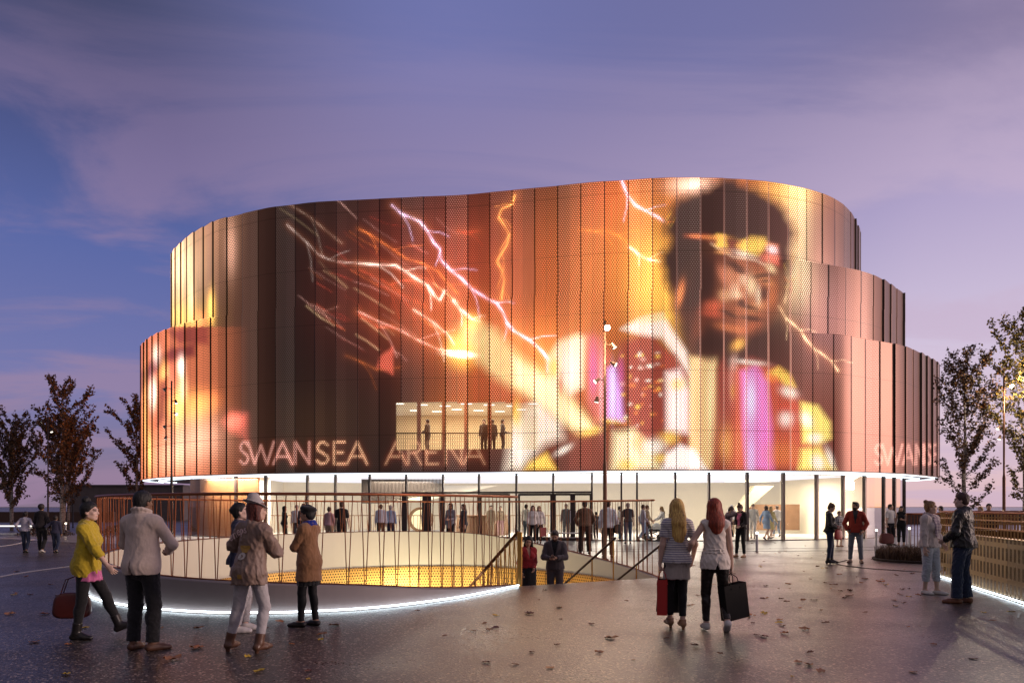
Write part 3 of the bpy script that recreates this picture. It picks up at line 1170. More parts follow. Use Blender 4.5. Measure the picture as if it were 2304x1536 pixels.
x, y = gnd(694, 1408)
person('coatwoman', (x, y, 0), 74, 1.64,
       dict(f=True, feet=((-.085, .07, 0, 12), (.10, -.06, 0, -14)), hands=((.09, .20, 1.15), (-.08, .135, 1.17)), poles=((-.9, .1, -.7), (.9, -.2, -.6)), hdirs=((1, -.1, .1), (-1, -.1, .15)), head=(6, -4, 0), curl=(.9, .9)),
       [('tights', 'legs', cloth('black tights', (.010, .010, .012), .6, .2, 300, .1), dict(t=.003, hem=1.0, fold=.0)),
        ('skirt', 'skirt', blackfab, dict(top=.85, hem=.60, r=.19, fold=.016, gl=.004)),
        ('coat', 'top', cloth('brown suede', (.26, .13, .06), .8, .3, 120, .4), dict(t=.03, at=.026, hem=.665, rhem=.195, fold=.007, waist=1.12, depth=.8)),
        ('coat_pocket', 'scarf', cloth('brown suede', (.20, .10, .045)), dict(z=0, r=.0, tube=.0)) if False else
        ('scarf', 'scarf', cloth('royal blue wool', (.015, .03, .26), .95, .3), dict(tube=.036, r=.082, front=-.05)),
        ('shoe', 'shoe', blackshoe, dict(t=.010, top=.075)),
        ('hair', 'hair', blackhair, dict(style='short', t=.018)),
        ('beret', 'hat', cloth('black felt', (.012, .011, .012), .95), dict(style='beret'))],
       'woman in brown suede coat, blue scarf and black beret with folded arms', h=.0085, skin=SK['tan'], hairc=HB)

G_SHOP = 'friends walking with shopping bags'
x, y = gnd(1523, 1414)
person('blonde', (x, y, 0), 3, 1.69,
       dict(f=True, feet=((-.065, .12, 0, 3), (.075, -.02, .0, -3, 0)), hands=((-.245, .02, .81), (.24, .08, .95)), head=(-6, 0, 0), heel=.035, curl=(1.5, .7), hdirs=((0, .05, -1), None)),
       [('leggings', 'legs', blackfab, dict(t=.005, hem=.86, fold=.003)),
        ('skirt', 'skirt', cloth('grey jersey', (.42, .37, .33), .85), dict(top=.935, hem=.69, r=.19, fold=.014)),
        ('striped_top', 'top', cloth('striped jersey', (.74, .69, .64), .85, .1, 220, .3, stripes=((.30, .28, .33), .030, .66)), dict(t=.024, at=.018, hem=.88, sleeve=.30, fold=.008, rhem=.175, scoop=(1.5, .09))),
        ('sandal', 'shoe', tanshoe, dict(t=.008, top=.10, heelh=.035)),
        ('hair', 'hair', hair_mat('blonde', (.62, .36, .10)), dict(style='long', len=.36, t=.018))],
       'woman with long blonde hair, striped top and grey skirt, seen from behind', G_SHOP, h=.0085, skin=SK['fair'])
x, y = gnd(1607, 1420)
person('redhead', (x, y, 0), -3, 1.72,
       dict(f=True, feet=((-.085, .10, 0, 4), (.15, -.10, .045, -6, -30)), hands=((-.30, .16, 1.06), (.235, .02, .83)), poles=((-.6, -1, -.4), (.5, -1, -.2)), head=(-26, 0, -4), hip=(.01, 0, -.01), curl=(.6, 1.5), heel=.015, hdirs=((-.4, .9, .1), (0, .05, -1))),
       [('leather_trousers', 'legs', plain('black leather wrinkled', (.018, .013, .011), .38, vary=.3, bump=.3, bscale=30), dict(t=.006, hem=.93, fold=.006)),
        ('blouse', 'top', cloth('ivory crepe', (.76, .68, .60), .8, .06), dict(t=.014, hem=.835, rhem=.185, sleeve=0, fold=.010, waist=.98, vent=(.0, .03, .93), wz=1.10)),
        ('belt', 'scarf', cloth('ivory crepe', (.66, .60, .55)), dict(z=1.045, r=.146, tube=.011, front=0)),
        ('sneaker', 'shoe', whiteshoe, dict(t=.010, top=.09)),
        ('hair', 'hair', hair_mat('copper red', (.24, .035, .012)), dict(style='long', len=.22, t=.02))],
       'woman with copper red hair, sleeveless ivory blouse and black leather trousers', G_SHOP, h=.0085, skin=SK['fair'])

G_R = 'couple talking by the golden screen'
x, y = gnd(2094, 1336)
person('scarfwoman', (x, y, 0), -152, 1.73,
       dict(f=True, feet=((-.075, .07, 0, 8), (.085, -.06, 0, -14)), hands=((-.24, .10, .93), (.25, .05, .85)), head=(34, 3, 4), curl=(.6, .5), hip=(.012, 0, 0)),
       [('jeans', 'legs', cloth('ice denim', (.45, .48, .54), .85, .3), dict(t=.016, hem=.60, fold=.009)),
        ('sweater', 'top', cloth('lilac grey knit', (.55, .48, .45), .95, .15, 140, .5), dict(t=.03, at=.026, hem=.885, rhem=.175, fold=.012, waist=1.15, collar=(1.455, .07, .014))),
        ('scarf', 'scarf', cloth('patterned scarf', (.26, .20, .25), .9, .85, 60, check=((.50, .42, .42), .055)), dict(tube=.04, r=.088, front=-.08, tails=(((.03, .10, 1.42), (.05, .155, 1.28), (.06, .165, 1.12)), ((-.04, .10, 1.42), (-.02, .16, 1.30), (-.01, .17, 1.2))))),
        ('sneaker', 'shoe', whiteshoe, dict(t=.011, top=.075)),
        ('hair', 'hair', hair_mat('dark blonde', (.26, .14, .06)), dict(style='bun', bun=(0, -.085, .115, .036), t=.010))],
       'woman in pale sweater, long patterned scarf and cropped ice-blue jeans', G_R, h=.0085, skin=SK['fair'], hairc=HBR)
x, y = gnd(2166, 1356)
person('blackjacket', (x, y, 0), 44, 1.86,
       dict(bulk=1.06, feet=((-.13, .05, 0, 16), (.13, -.03, 0, -6)), hands=((-.16, .22, 1.0), (.20, .13, .98)), poles=((-.8, -.8, -.2), (1, -.6, -.1)), head=(8, -2, 0), curl=(1, 1)),
       [('jeans', 'legs', darkjean, dict(t=.02, hem=.99, fold=.011, flare=.02)),
        ('jacket', 'top', plain('black waxed leather', (.012, .012, .013), .42, vary=.3, bump=.3, bscale=25), dict(t=.032, at=.028, hem=.885, rhem=.18, collar=(1.465, .076, .02), fold=.013, waist=1.1)),
        ('shoe', 'shoe', plain('chestnut suede', (.17, .062, .03), .6, vary=.3), dict(t=.012, top=.075)),
        ('hair', 'hair', hair_mat('chestnut', (.05, .02, .014)), dict(style='short', t=.012))],
       'man in black leather jacket and dark jeans facing the woman with the scarf', G_R, h=.0085, skin=SK['pale'], hairc=HD)

# ---------------------------------------------------- middle distance: plaza
MID = .013
x, y = gnd(1867, 1268)
person('cardigan', (x, y, 0), -116, 1.70,
       dict(f=True, feet=((-.06, .04, 0, 4), (.07, -.04, 0, -8)), hands=((.02, .22, 1.08), (.10, .2, 1.05)), head=(0, -24, 0), heel=.03, poles=((-.8, -.6, -.4), (.8, -.6, -.4))),
       [('jeans', 'legs', darkjean, dict(t=.008, hem=.9)), ('cardigan', 'top', blackfab, dict(t=.02, hem=.90, v=(1.0, .05, .9), open=.02, fold=.008)),
        ('shirt', 'top', whitefab, dict(t=.008, hem=.92, sleeve=.1, fold=.0)),
        ('boot', 'shoe', blackshoe, dict(t=.009, top=.16, heelh=.03)), ('hair', 'hair', brownhair, dict(style='bun', bun=(0, -.075, .10, .04)))],
       'woman in black cardigan and dark jeans looking down at her red bag', h=MID, skin=SK['fair'], hairc=HD)
x, y = gnd(1925, 1266)
person('redjacket', (x, y, 0), 152, 1.76,
       dict(bulk=1.05, feet=((-.15, .02, 0, 12), (.14, 0, 0, -16)), hands=((-.20, .10, .93), (.20, .10, .93)), head=(-42, 4, 0), beard=True, poles=((-1, -.6, 0), (1, -.6, 0))),
       [('jeans', 'legs', greyjean, dict(t=.014, hem=.93, fold=.007)), ('blazer', 'top', cloth('brick red wool', (.30, .035, .022), .85), dict(t=.024, hem=.88, v=(1.12, .065, 1.1), rhem=.168, fold=.009)),
        ('shirt', 'top', cloth('charcoal', (.03, .03, .036)), dict(t=.012, hem=.98, sleeve=.2, fold=.004, collar=(1.455, .064, .012))),
        ('shoe', 'shoe', brownshoe, dict(t=.011, top=.09)), ('hair', 'hair', darkhair, dict(style='quiff', t=.014))],
       'bearded man in brick red blazer and grey jeans with hands in pockets', h=MID, skin=SK['tan'], hairc=HB)

x, y = gnd(1636, 1251)
person('phoneman', (x, y, 0), -118, 1.66,
       dict(feet=((-.1, .03, 0, 6), (.1, -.03, 0, -6)), hands=((-.02, .2, 1.16), (.06, .15, 1.54)), poles=((-.8, -.4, -.6), (.9, .1, -.8)), head=(10, -22, 8), lean=8, curl=(.9, 1.2), hdirs=(None, (-.2, .2, 1))),
       [('trousers', 'legs', cloth('stone chinos', (.34, .27, .23)), dict(t=.018, hem=.96, fold=.008)), ('jacket', 'top', cloth('mauve grey', (.16, .125, .14)), dict(t=.026, hem=.86, rhem=.175, collar=(1.46, .074, .016), fold=.01)),
        ('shoe', 'shoe', brownshoe, dict(t=.01, top=.08)), ('hair', 'hair', hair_mat('cropped grey', (.08, .06, .055)), dict(t=.006))],
       'man in mauve grey jacket holding a phone to his face, bag at his hip', h=MID, skin=SK['tan'])
x, y = gnd(1667, 1253)
person('pinktop', (x, y, 0), 122, 1.72,
       dict(f=True, feet=((-.09, -.06, 0, 10), (.1, .1, 0, -6)), hands=((-.16, .24, 1.02), (.12, .22, 1.12)), head=(0, -26, 0), curl=(.9, .9)),
       [('jeans', 'legs', blackfab, dict(t=.008, hem=.9)), ('blazer', 'top', cloth('black crepe', (.016, .013, .014)), dict(t=.022, hem=.93, v=(.95, .06, .9), open=.03)),
        ('pink_top', 'top', cloth('rose jersey', (.55, .14, .24)), dict(t=.010, hem=.95, sleeve=.1, fold=0, scoop=(1.48, .08))),
        ('shoe', 'shoe', tanshoe, dict(t=.008, top=.06)), ('hair', 'hair', brownhair, dict(style='bun', bun=(0, -.03, .15, .036)))],
       'woman in short black jacket over rose top looking down at her phone', h=MID, skin=SK['fair'], hairc=HD)

x, y = gnd(1316, 1246)
person('brownsweater', (x, y, 0), 4, 1.83,
       dict(bulk=1.1, feet=((-.15, 0, 0, 10), (.15, 0, 0, -10)), hands=((-.22, .14, .95), (.22, .14, .95)), poles=((-1, -.7, 0), (1, -.7, 0))),
       [('trousers', 'legs', cloth('dark brown twill', (.035, .02, .016)), dict(t=.024, hem=.99, fold=.008, flare=.02)), ('sweater', 'top', cloth('brown wool', (.10, .058, .04)), dict(t=.024, hem=.93, fold=.009, waist=1.1)),
        ('shirt_collar', 'scarf', whitefab, dict(z=1.475, r=.064, tube=.013, front=-.02)), ('shoe', 'shoe', blackshoe, dict(t=.01, top=.08)), ('hair', 'hair', darkhair, dict(t=.012))],
       'man in brown sweater and dark trousers standing behind the far stair railing', h=MID, skin=SK['tan'])
x, y = gnd(1368, 1254)
person('whiteshirt', (x, y, 0), -8, 1.84,
       dict(bulk=1.02, feet=((-.12, .05, 0, 6), (.12, -.02, 0, -6)), hands=((-.24, .05, .88), (.26, .02, .9))),
       [('trousers', 'legs', cloth('black brown twill', (.022, .014, .013)), dict(t=.02, hem=.99, fold=.007, flare=.012)), ('shirt', 'top', lilacw, dict(t=.02, hem=.91, fold=.009, waist=1.1, collar=(1.46, .064, .012))),
        ('shoe', 'shoe', blackshoe, dict(t=.01, top=.08)), ('hair', 'hair', darkhair, dict(t=.012))],
       'man in pale shirt and dark trousers with a black shoulder bag, by the lamp post', h=MID, skin=SK['fair'])

x, y = gnd(2003, 1226)
person('tote_man', (x, y, 0), -160, 1.74,
       dict(feet=((-.12, 0, 0), (.12, 0, 0)), head=(24, 0, 0), curl=(.6, 1.4)),
       [('trousers', 'legs', cloth('black wool', (.014, .013, .015)), dict(t=.018, hem=.97)), ('shirt', 'top', whitefab, dict(t=.018, sleeve=.42, hem=.94)), ('shoe', 'shoe', blackshoe, {}), ('hair', 'hair', darkhair, {})],
       'man in white short-sleeved shirt beside a maroon holdall near the planting', h=.016, skin=SK['fair'])
x, y = gnd(2028, 1226)
person('dungarees', (x, y, 0), 150, 1.66,
       dict(f=True, feet=((-.1, 0, 0), (.1, 0, 0)), hands=((-.05, .24, 1.15), (.24, .05, .85)), head=(-10, 0, 0)),
       [('trousers', 'legs', blackfab, dict(t=.02, hem=.85)), ('vest', 'top', blackfab, dict(t=.018, sleeve=0, hem=.95)), ('shoe', 'shoe', tanshoe, {}), ('hair', 'hair', blackhair, dict(style='long', len=.12))],
       'dark haired woman in black sleeveless outfit beside the man with the holdall', h=.016, skin=SK['tan'])
x, y = gnd(1888, 1229)
person('check', (x, y, 0), -170, 1.46,
       dict(f=True, feet=((-.1, 0, 0), (.1, 0, 0))),
       [('shorts', 'legs', cloth('tan shorts', (.42, .34, .28)), dict(t=.02, hem=.15)), ('shirt', 'top', cloth('checked', (.65, .63, .62), .85, .05, check=((.03, .03, .04), .07)), dict(t=.02, sleeve=.5, hem=.9)), ('shoe', 'shoe', tanshoe, {}), ('hair', 'hair', brownhair, {})],
       'child in black and white checked shirt half hidden behind the woman in the cardigan', h=.016, skin=SK['fair'])

# family at the far left
G_FAM = 'family walking away hand in hand'
for key, px, H, wear, lab, f in (
        ('boy', 57, 1.46, [('trousers', 'legs', darkjean, dict(t=.012)), ('top', 'top', cloth('lilac white', (.5, .47, .55)), dict(t=.014, hem=.92)), ('hair', 'hair', darkhair, {}), ('shoe', 'shoe', blackshoe, {})], 'child in pale long-sleeved top walking away at the far left', False),
        ('parent', 93, 1.72, [('trousers', 'legs', blackfab, dict(t=.014)), ('top', 'top', cloth('black coat', (.016, .012, .014)), dict(t=.022, hem=.9)), ('hair', 'hair', darkhair, dict(style='curly')), ('sneaker', 'shoe', whiteshoe, {})], 'adult in black with curly hair holding two children by the hand', True),
        ('small', 125, 1.32, [('trousers', 'legs', darkjean, dict(t=.014)), ('top', 'top', cloth('navy fleece', (.03, .03, .06)), dict(t=.02, hem=.92)), ('hair', 'hair', darkhair, {}), ('shoe', 'shoe', blackshoe, {})], 'smallest child, in navy top, holding the curly-haired adult by the hand', False)):
    x, y = gnd(px, 1243)
    hands = {'boy': ((-.34, .05, 1.0), (.42, .02, 1.05)), 'parent': ((-.30, .02, .84), (.32, .02, .82)), 'small': ((-.46, .04, 1.08), (.24, .05, .86))}[key]
    person(key, (x, y, 0), 4, H, dict(f=f, feet=((-.1, .1, 0, 0, 0), (.1, -.12, .04, 0, -22)), hands=hands), wear, lab, G_FAM, h=.016, skin=SK['brown'], hairc=HB)

# two people coming up the stair
STAIR_E0, STAIR_E1 = np.array([.07, 15.1]), np.array([3.5, 16.9])
STAIR_D = unit(np.array([-(STAIR_E1 - STAIR_E0)[1], (STAIR_E1 - STAIR_E0)[0], 0]))[:2]
RISE, GOING = .17, .30


def tread_z(x, y):
    t = (np.array([x, y]) - STAIR_E0) @ STAIR_D
    return -(math.floor(t / GOING) + 1) * RISE if t > 0 else 0.0


def on_stair(px, Y):
    x = (px - CX) * Y / F
    return x, Y, tread_z(x, Y)


x, y, z = on_stair(1249, 16.66)
person('suitman', (x, y, z), 170, 1.80,
       dict(bulk=1.02, feet=((-.1, 0, 0, 8), (.1, 0, 0, -8)), hands=((-.05, .27, 1.14), (.06, .27, 1.12)), poles=((-1, -.6, -.4), (1, -.6, -.4)), head=(0, -30, 0), curl=(1.1, 1.1), beard=True),
       [('trousers', 'legs', cloth('grey suiting', (.075, .062, .066)), dict(t=.018, hem=.98, fold=.006)), ('suit_jacket', 'top', cloth('grey suiting', (.075, .062, .066)), dict(t=.024, hem=.88, v=(1.14, .07, 1.12), rhem=.165, waist=.98, fold=.008)),
        ('shirt', 'top', blackfab, dict(t=.012, hem=.98, sleeve=.2, fold=.003, collar=(1.46, .06, .012))), ('shoe', 'shoe', blackshoe, {}), ('hair', 'hair', darkhair, dict(style='quiff', t=.010, nape=-.05))],
       'man in grey suit reading his phone as he climbs the stair', h=.011, skin=SK['tan'], hairc=HD)
x, y, z = on_stair(1190, 16.55)
person('redshirt', (x, y, z), 196, 1.66,
       dict(f=True, feet=((-.08, 0, 0, 6), (.08, .02, 0, -6)), hands=((-.06, .2, .98), (.22, .1, .9)), head=(-14, -16, -14), roll=3),
       [('jeans', 'legs', darkjean, dict(t=.008, hem=.95)), ('skirt', 'skirt', blackfab, dict(top=1.06, hem=.56, r=.18)), ('shirt', 'top', cloth('crimson', (.30, .02, .025)), dict(t=.018, hem=1.0, fold=.009, v=(1.2, .05, 1.18))),
        ('boot', 'shoe', blackshoe, dict(top=.14)), ('hair', 'hair', blackhair, dict(style='long', len=.24, t=.016))],
       'dark haired woman in crimson shirt climbing the stair beside the golden balustrade', h=.011, skin=SK['tan'], hairc=HB)

# ---------------------------------------------------- by and behind the glass
FAR = .02
PAL = {'black': blackfab, 'white': whitefab, 'djean': darkjean, 'mjean': midjean, 'gjean': greyjean, 'lilac': lilacw,
       'grey': cloth('mid grey', (.17, .165, .19)), 'greycoat': cloth('blue grey coat', (.22, .22, .26)), 'tan': cloth('tan cotton', (.40, .30, .21)),
       'pink': cloth('dusty pink', (.50, .30, .32)), 'blue': cloth('pale blue', (.30, .40, .58)), 'brown': cloth('chocolate', (.07, .045, .035)), 'dgrey': cloth('dark grey', (.05, .05, .06)),
       'yellow': cloth('soft yellow', (.60, .50, .25)), 'ivory': cloth('ivory suit', (.62, .58, .54)), 'navy': cloth('navy', (.02, .025, .06))}
HAIR = {'d': darkhair, 'b': blackhair, 'n': brownhair, 'l': hair_mat('light', (.36, .22, .09)), 'g': hair_mat('grey', (.30, .27, .25))}


def passer(px, d, H, face, top, bot, hair, label, f=False, kind='stand', style='short', hem=.93, skirt=None, sleeve=.96, z=0.0, shoe=None, group=None, h=FAR, key=None, skin='fair'):
    sp = dict(f=f, feet=((-.1, 0, 0, 8), (.1, 0, 0, -8)))
    if kind == 'walk': sp = dict(f=f, feet=((-.08, .25, .02, 0, 12), (.08, -.22, .05, 0, -28)), hands=((-.24, -.16, .88), (.24, .22, .9)), hip=(0, 0, -.03))
    if kind == 'talk': sp.update(hands=((-.1, .26, 1.1), (.24, .05, .87)))
    if kind == 'fold': sp.update(hands=((.08, .21, 1.14), (-.08, .24, 1.12)), poles=((-.9, -.2, -.6), (.9, -.2, -.6)))
    if kind == 'push': sp = dict(f=f, feet=((-.08, .2, .0, 0, 0), (.08, -.2, .05, 0, -25)), hands=((-.18, .42, 1.02), (.18, .42, 1.02)), hip=(0, 0, -.03), lean=6)
    x = (px - CX) * d / F
    wear = [('top', 'top', PAL[top], dict(t=.02, hem=hem, sleeve=sleeve, fold=0)), ('hair', 'hair', HAIR[hair], dict(style=style, t=.016, fold=0)), ('shoe', 'shoe', shoe or blackshoe, {})]
    if skirt: wear.append(('skirt', 'skirt', PAL[bot], dict(hem=skirt, fold=0)))
    else: wear.append(('trousers', 'legs', PAL[bot], dict(t=.016, fold=0)))
    return person(key or label, (x, d, z), face, H, sp, wear, label, group, h=h, skin=SK[skin])


for a in (
    # px, distance, height, facing, top, bottom, hair, label
    (640, 32.5, 1.66, -60, 'black', 'black', 'b', 'woman in black near the glass, behind the hat of the nearer woman', True, 'stand', 'bob'),
    (668, 33.5, 1.72, 190, 'white', 'dgrey', 'g', 'grey-haired man in white shirt outside the glass, beside a man in dark jacket'),
    (683, 31.5, 1.76, 165, 'dgrey', 'dgrey', 'n', 'man in dark open jacket outside the glass, beside a grey-haired man', False, 'talk'),
    (741, 30.5, 1.62, -12, 'pink', 'tan', 'n', 'woman in dusty pink blouse, seen from behind over the stair wall', True, 'stand', 'bun'),
    (769, 29.0, 1.82, 5, 'black', 'black', 'n', 'broad man in black T-shirt, seen from behind over the stair wall', False, 'stand', 'short', .93, None, .45),
    (857, 33.0, 1.74, 5, 'lilac', 'brown', 'n', 'man in pale shirt with both hands down, facing the entrance doors'),
    (879, 33.6, 1.70, -6, 'blue', 'djean', 'g', 'grey-haired man in pale blue shirt facing the entrance doors'),
    (957, 39.0, 1.72, -80, 'grey', 'grey', 'n', 'man in grey seen through the glass beside the round opening', False, 'walk'),
    (1014, 30.0, 1.78, 150, 'greycoat', 'black', 'd', 'woman in long blue-grey coat standing outside the doors', True, 'talk', 'bob', .75),
    (1043, 30.2, 1.74, 120, 'dgrey', 'black', 'n', 'woman in dark blazer over pale top, facing the blue-grey coat', True, 'stand', 'long', .88),
    (1105, 40.0, 1.72, 170, 'tan', 'tan', 'n', 'man in tan inside the foyer beside the curved desk'),
    (1126, 40.5, 1.68, 185, 'tan', 'pink', 'n', 'woman in tan inside the foyer beside the man in tan', True),
    (1184, 36.5, 1.75, -30, 'ivory', 'gjean', 'd', 'man in ivory shirt and grey jeans just inside the doors'),
    (1199, 32.5, 1.72, 178, 'white', 'black', 'n', 'woman in white blouse and black trousers coming out of the doors', True, 'walk', 'long', .85),
    (1213, 32.8, 1.70, 176, 'white', 'black', 'l', 'fair haired woman in white top carrying a pink bag by the doors', True, 'walk', 'long', .85),
    (1274, 36.5, 1.78, 175, 'grey', 'grey', 'g', 'man in grey coming through the double doors'),
    (1341, 37.0, 1.38, 20, 'dgrey', 'black', 'd', 'child in dark jacket between the two men at the railing'),
    (1395, 35.5, 1.66, -120, 'white', 'mjean', 'd', 'woman in white T-shirt outside the glass beside the man in grey T-shirt', True, 'stand', 'short', .95, None, .4),
    (1413, 32.8, 1.80, 0, 'dgrey', 'mjean', 'g', 'grey-haired man in dark T-shirt and jeans facing the glass', False, 'stand', 'short', .93, None, .45),
    (1447, 35.0, 1.76, -95, 'lilac', 'blue', 'd', 'man in pale clothes walking past the pushchair', False, 'walk'),
    (1456, 37.0, 1.74, -90, 'tan', 'black', 'd', 'man in tan top and black trousers walking inside the glass', False, 'walk'),
    (1492, 35.8, 1.68, 88, 'white', 'white', 'l', 'fair haired woman in white pushing a pushchair', True, 'push', 'long', .8),
    (1646, 40.0, 1.74, -10, 'ivory', 'tan', 'g', 'grey-haired man in ivory inside the glass, behind the man on the phone'),
    (1694, 37.8, 1.80, 160, 'ivory', 'ivory', 'd', 'man in ivory suit and dark tie walking inside the glass', False, 'walk'),
    (1724, 36.6, 1.72, -60, 'blue', 'blue', 'n', 'woman in pale blue jacket and skirt inside the glass', True, 'walk', 'bob', .85, .55),
    (1734, 37.6, 1.68, -50, 'yellow', 'yellow', 'l', 'woman in soft yellow dress inside the glass', True, 'walk', 'long', .85, .5),
    (1748, 40.5, 1.72, 0, 'ivory', 'gjean', 'n', 'man in ivory shirt walking away inside the glass', False, 'walk'),
):
    passer(*a)
# ------------------------------------------------------------------ the arena
K = .945
ZB = HC + 1.81 * K                     # underside of the screen wall
ZT = HC + 16.01 * K


def zk(z): return HC + (z - HC) * K
def xy(px, d): return ((px - CX) * d * K / F, d * K)


FRONT = [(522, 40.8), (562, 40.2), (607, 39.6), (649, 39.3), (698, 38.95), (770, 38.7), (860, 38.44), (950, 38.2), (1042, 38.0), (1100, 37.7), (1156, 37.4), (1238, 37.0), (1340, 36.46), (1397, 36.3), (1500, 36.0), (1587, 36.0), (1644, 36.1), (1724, 36.4)]
LEFT = {'A': [(386.6, 47.3), (408.8, 44.85), (438.5, 43.1), (463, 42.2), (490, 41.3)],
        'L': [(319, 49.0), (327, 47.4), (347, 45.6), (387, 43.7), (431, 42.3), (478, 41.4)]}
RIGHT = {'A': [(1801, 37.1), (1850, 37.8), (1887, 38.8), (1910, 39.95), (1926, 41.8), (1932, 43.8)],
         'B': [(1801, 36.75), (1850, 37.24), (1892, 37.7), (1933, 38.3), (1960, 38.9), (1990, 40.06), (2015, 41.4), (2032, 43.0)],
         'C': [(1801, 36.65), (1850, 36.85), (1893, 37.1), (1950, 38.07), (2028, 39.6), (2061, 41.0), (2092, 42.9), (2110, 45.4)]}
LBACK = {'A': [(-8, 62), (-16, 58.5), (-20, 53), (-21.2, 48.5)], 'L': [(-8, 62), (-18, 59), (-22.5, 54), (-23.6, 49.8)]}
RBACK = {'A': [(19.2, 46), (16.5, 53), (8, 60)], 'B': [(21.6, 45.5), (18.5, 53), (8, 60)], 'C': [(24.9, 47.5), (21.5, 54), (9, 60)]}
PW, PN = 1.10, 17                       # panel width, columns per panel


def outline(l, r):
    pts = LBACK[l] + [xy(*p) for p in LEFT[l] + FRONT + RIGHT[r]] + RBACK[r]
    L = spline(pts, .06)
    s = np.concatenate([[0], np.cumsum(np.linalg.norm(np.diff(L, axis=0), axis=1))])
    i = np.argmin(np.abs(L[:, 0]) + (L[:, 1] > 50) * 99)
    return L, s - s[i]


# ---- the picture on the LED mesh, painted in the coordinates of its elevation drawing
class Art:
    def __init__(self, x, y):
        self.x, self.y = x.astype(np.float32), y.astype(np.float32)
        self.c = np.zeros((len(x), 3), np.float32)

    def blob(self, cx, cy, rx_, ry_, rot=0, p=1.0):
        a = R(rot); ca, sa = math.cos(a), math.sin(a)
        dx_, dy_ = self.x - cx, self.y - cy
        p = max(p, 1.25) if rx_ < 45 else p
        u, v = (dx_ * ca + dy_ * sa) / rx_, (-dx_ * sa + dy_ * ca) / ry_
        return np.exp(-(u * u + v * v) ** p)

    def poly(self, pts, soft=8):
        soft *= .95
        P = np.array(pts, np.float32)
        ins = np.zeros(len(self.x), bool); d = np.full(len(self.x), 1e9, np.float32)
        for i in range(len(P)):
            a, b = P[i], P[(i + 1) % len(P)]
            e = b - a; wx, wy = self.x - a[0], self.y - a[1]
            t = np.clip((wx * e[0] + wy * e[1]) / (e @ e + 1e-9), 0, 1)
            d = np.minimum(d, (wx - t * e[0]) ** 2 + (wy - t * e[1]) ** 2)
            c1 = (a[1] <= self.y) & (b[1] > self.y) | (b[1] <= self.y) & (a[1] > self.y)
            with np.errstate(divide='ignore', invalid='ignore'):
                xx = a[0] + (self.y - a[1]) / (e[1] if e[1] else 1e-9) * e[0]
            ins ^= c1 & (self.x < xx)
        sd = np.sqrt(d) * np.where(ins, 1, -1)
        return np.clip(sd / soft * .5 + .5, 0, 1)

    def line(self, pts, w, soft=1.0):
        P = np.array(pts, np.float32)
        d = np.full(len(self.x), 1e9, np.float32)
        for a, b in zip(P[:-1], P[1:]):
            e = b - a; wx, wy = self.x - a[0], self.y - a[1]
            t = np.clip((wx * e[0] + wy * e[1]) / (e @ e + 1e-9), 0, 1)
            d = np.minimum(d, (wx - t * e[0]) ** 2 + (wy - t * e[1]) ** 2)
        return np.exp(-(d / (w * w)) ** soft)

    def over(self, m, col, k=1.0): self.c = self.c * (1 - (m * k)[:, None]) + np.array(col, np.float32) * (m * k)[:, None]
    def add(self, m, col, k=1.0): self.c = self.c + np.array(col, np.float32) * (m * k)[:, None]


LET = {'S': [[(.88, .86), (.62, 1), (.3, .97), (.1, .8), (.18, .62), (.5, .5), (.84, .37), (.92, .2), (.72, .04), (.38, 0), (.08, .14)]], 'W': [[(0, 1), (.26, 0), (.5, .85), (.74, 0), (1, 1)]],
       'A': [[(0, 0), (.5, 1), (1, 0)], [(.2, .34), (.8, .34)]], 'N': [[(.08, 0), (.08, 1), (.92, 0), (.92, 1)]], 'E': [[(.9, 1), (.1, 1), (.1, 0), (.9, 0)], [(.1, .52), (.75, .52)]],
       'R': [[(.1, 0), (.1, 1), (.62, 1), (.86, .84), (.84, .64), (.6, .5), (.1, .5)], [(.5, .5), (.92, 0)]]}


WORDS = [([('S', 539, 560), ('W', 558, 616), ('A', 615, 657), ('N', 661, 699), ('S', 711, 741), ('E', 749, 778), ('A', 781, 826), ('A', 868, 914), ('R', 915, 950), ('E', 957, 988), ('N', 1000, 1042), ('A', 1044, 1090)], 994, 1043),
         ([('S', 1968, 1986), ('W', 1986, 2030), ('A', 2032, 2056), ('N', 2060, 2080), ('S', 2084, 2096), ('E', 2098, 2107)], 1000, 1044)]


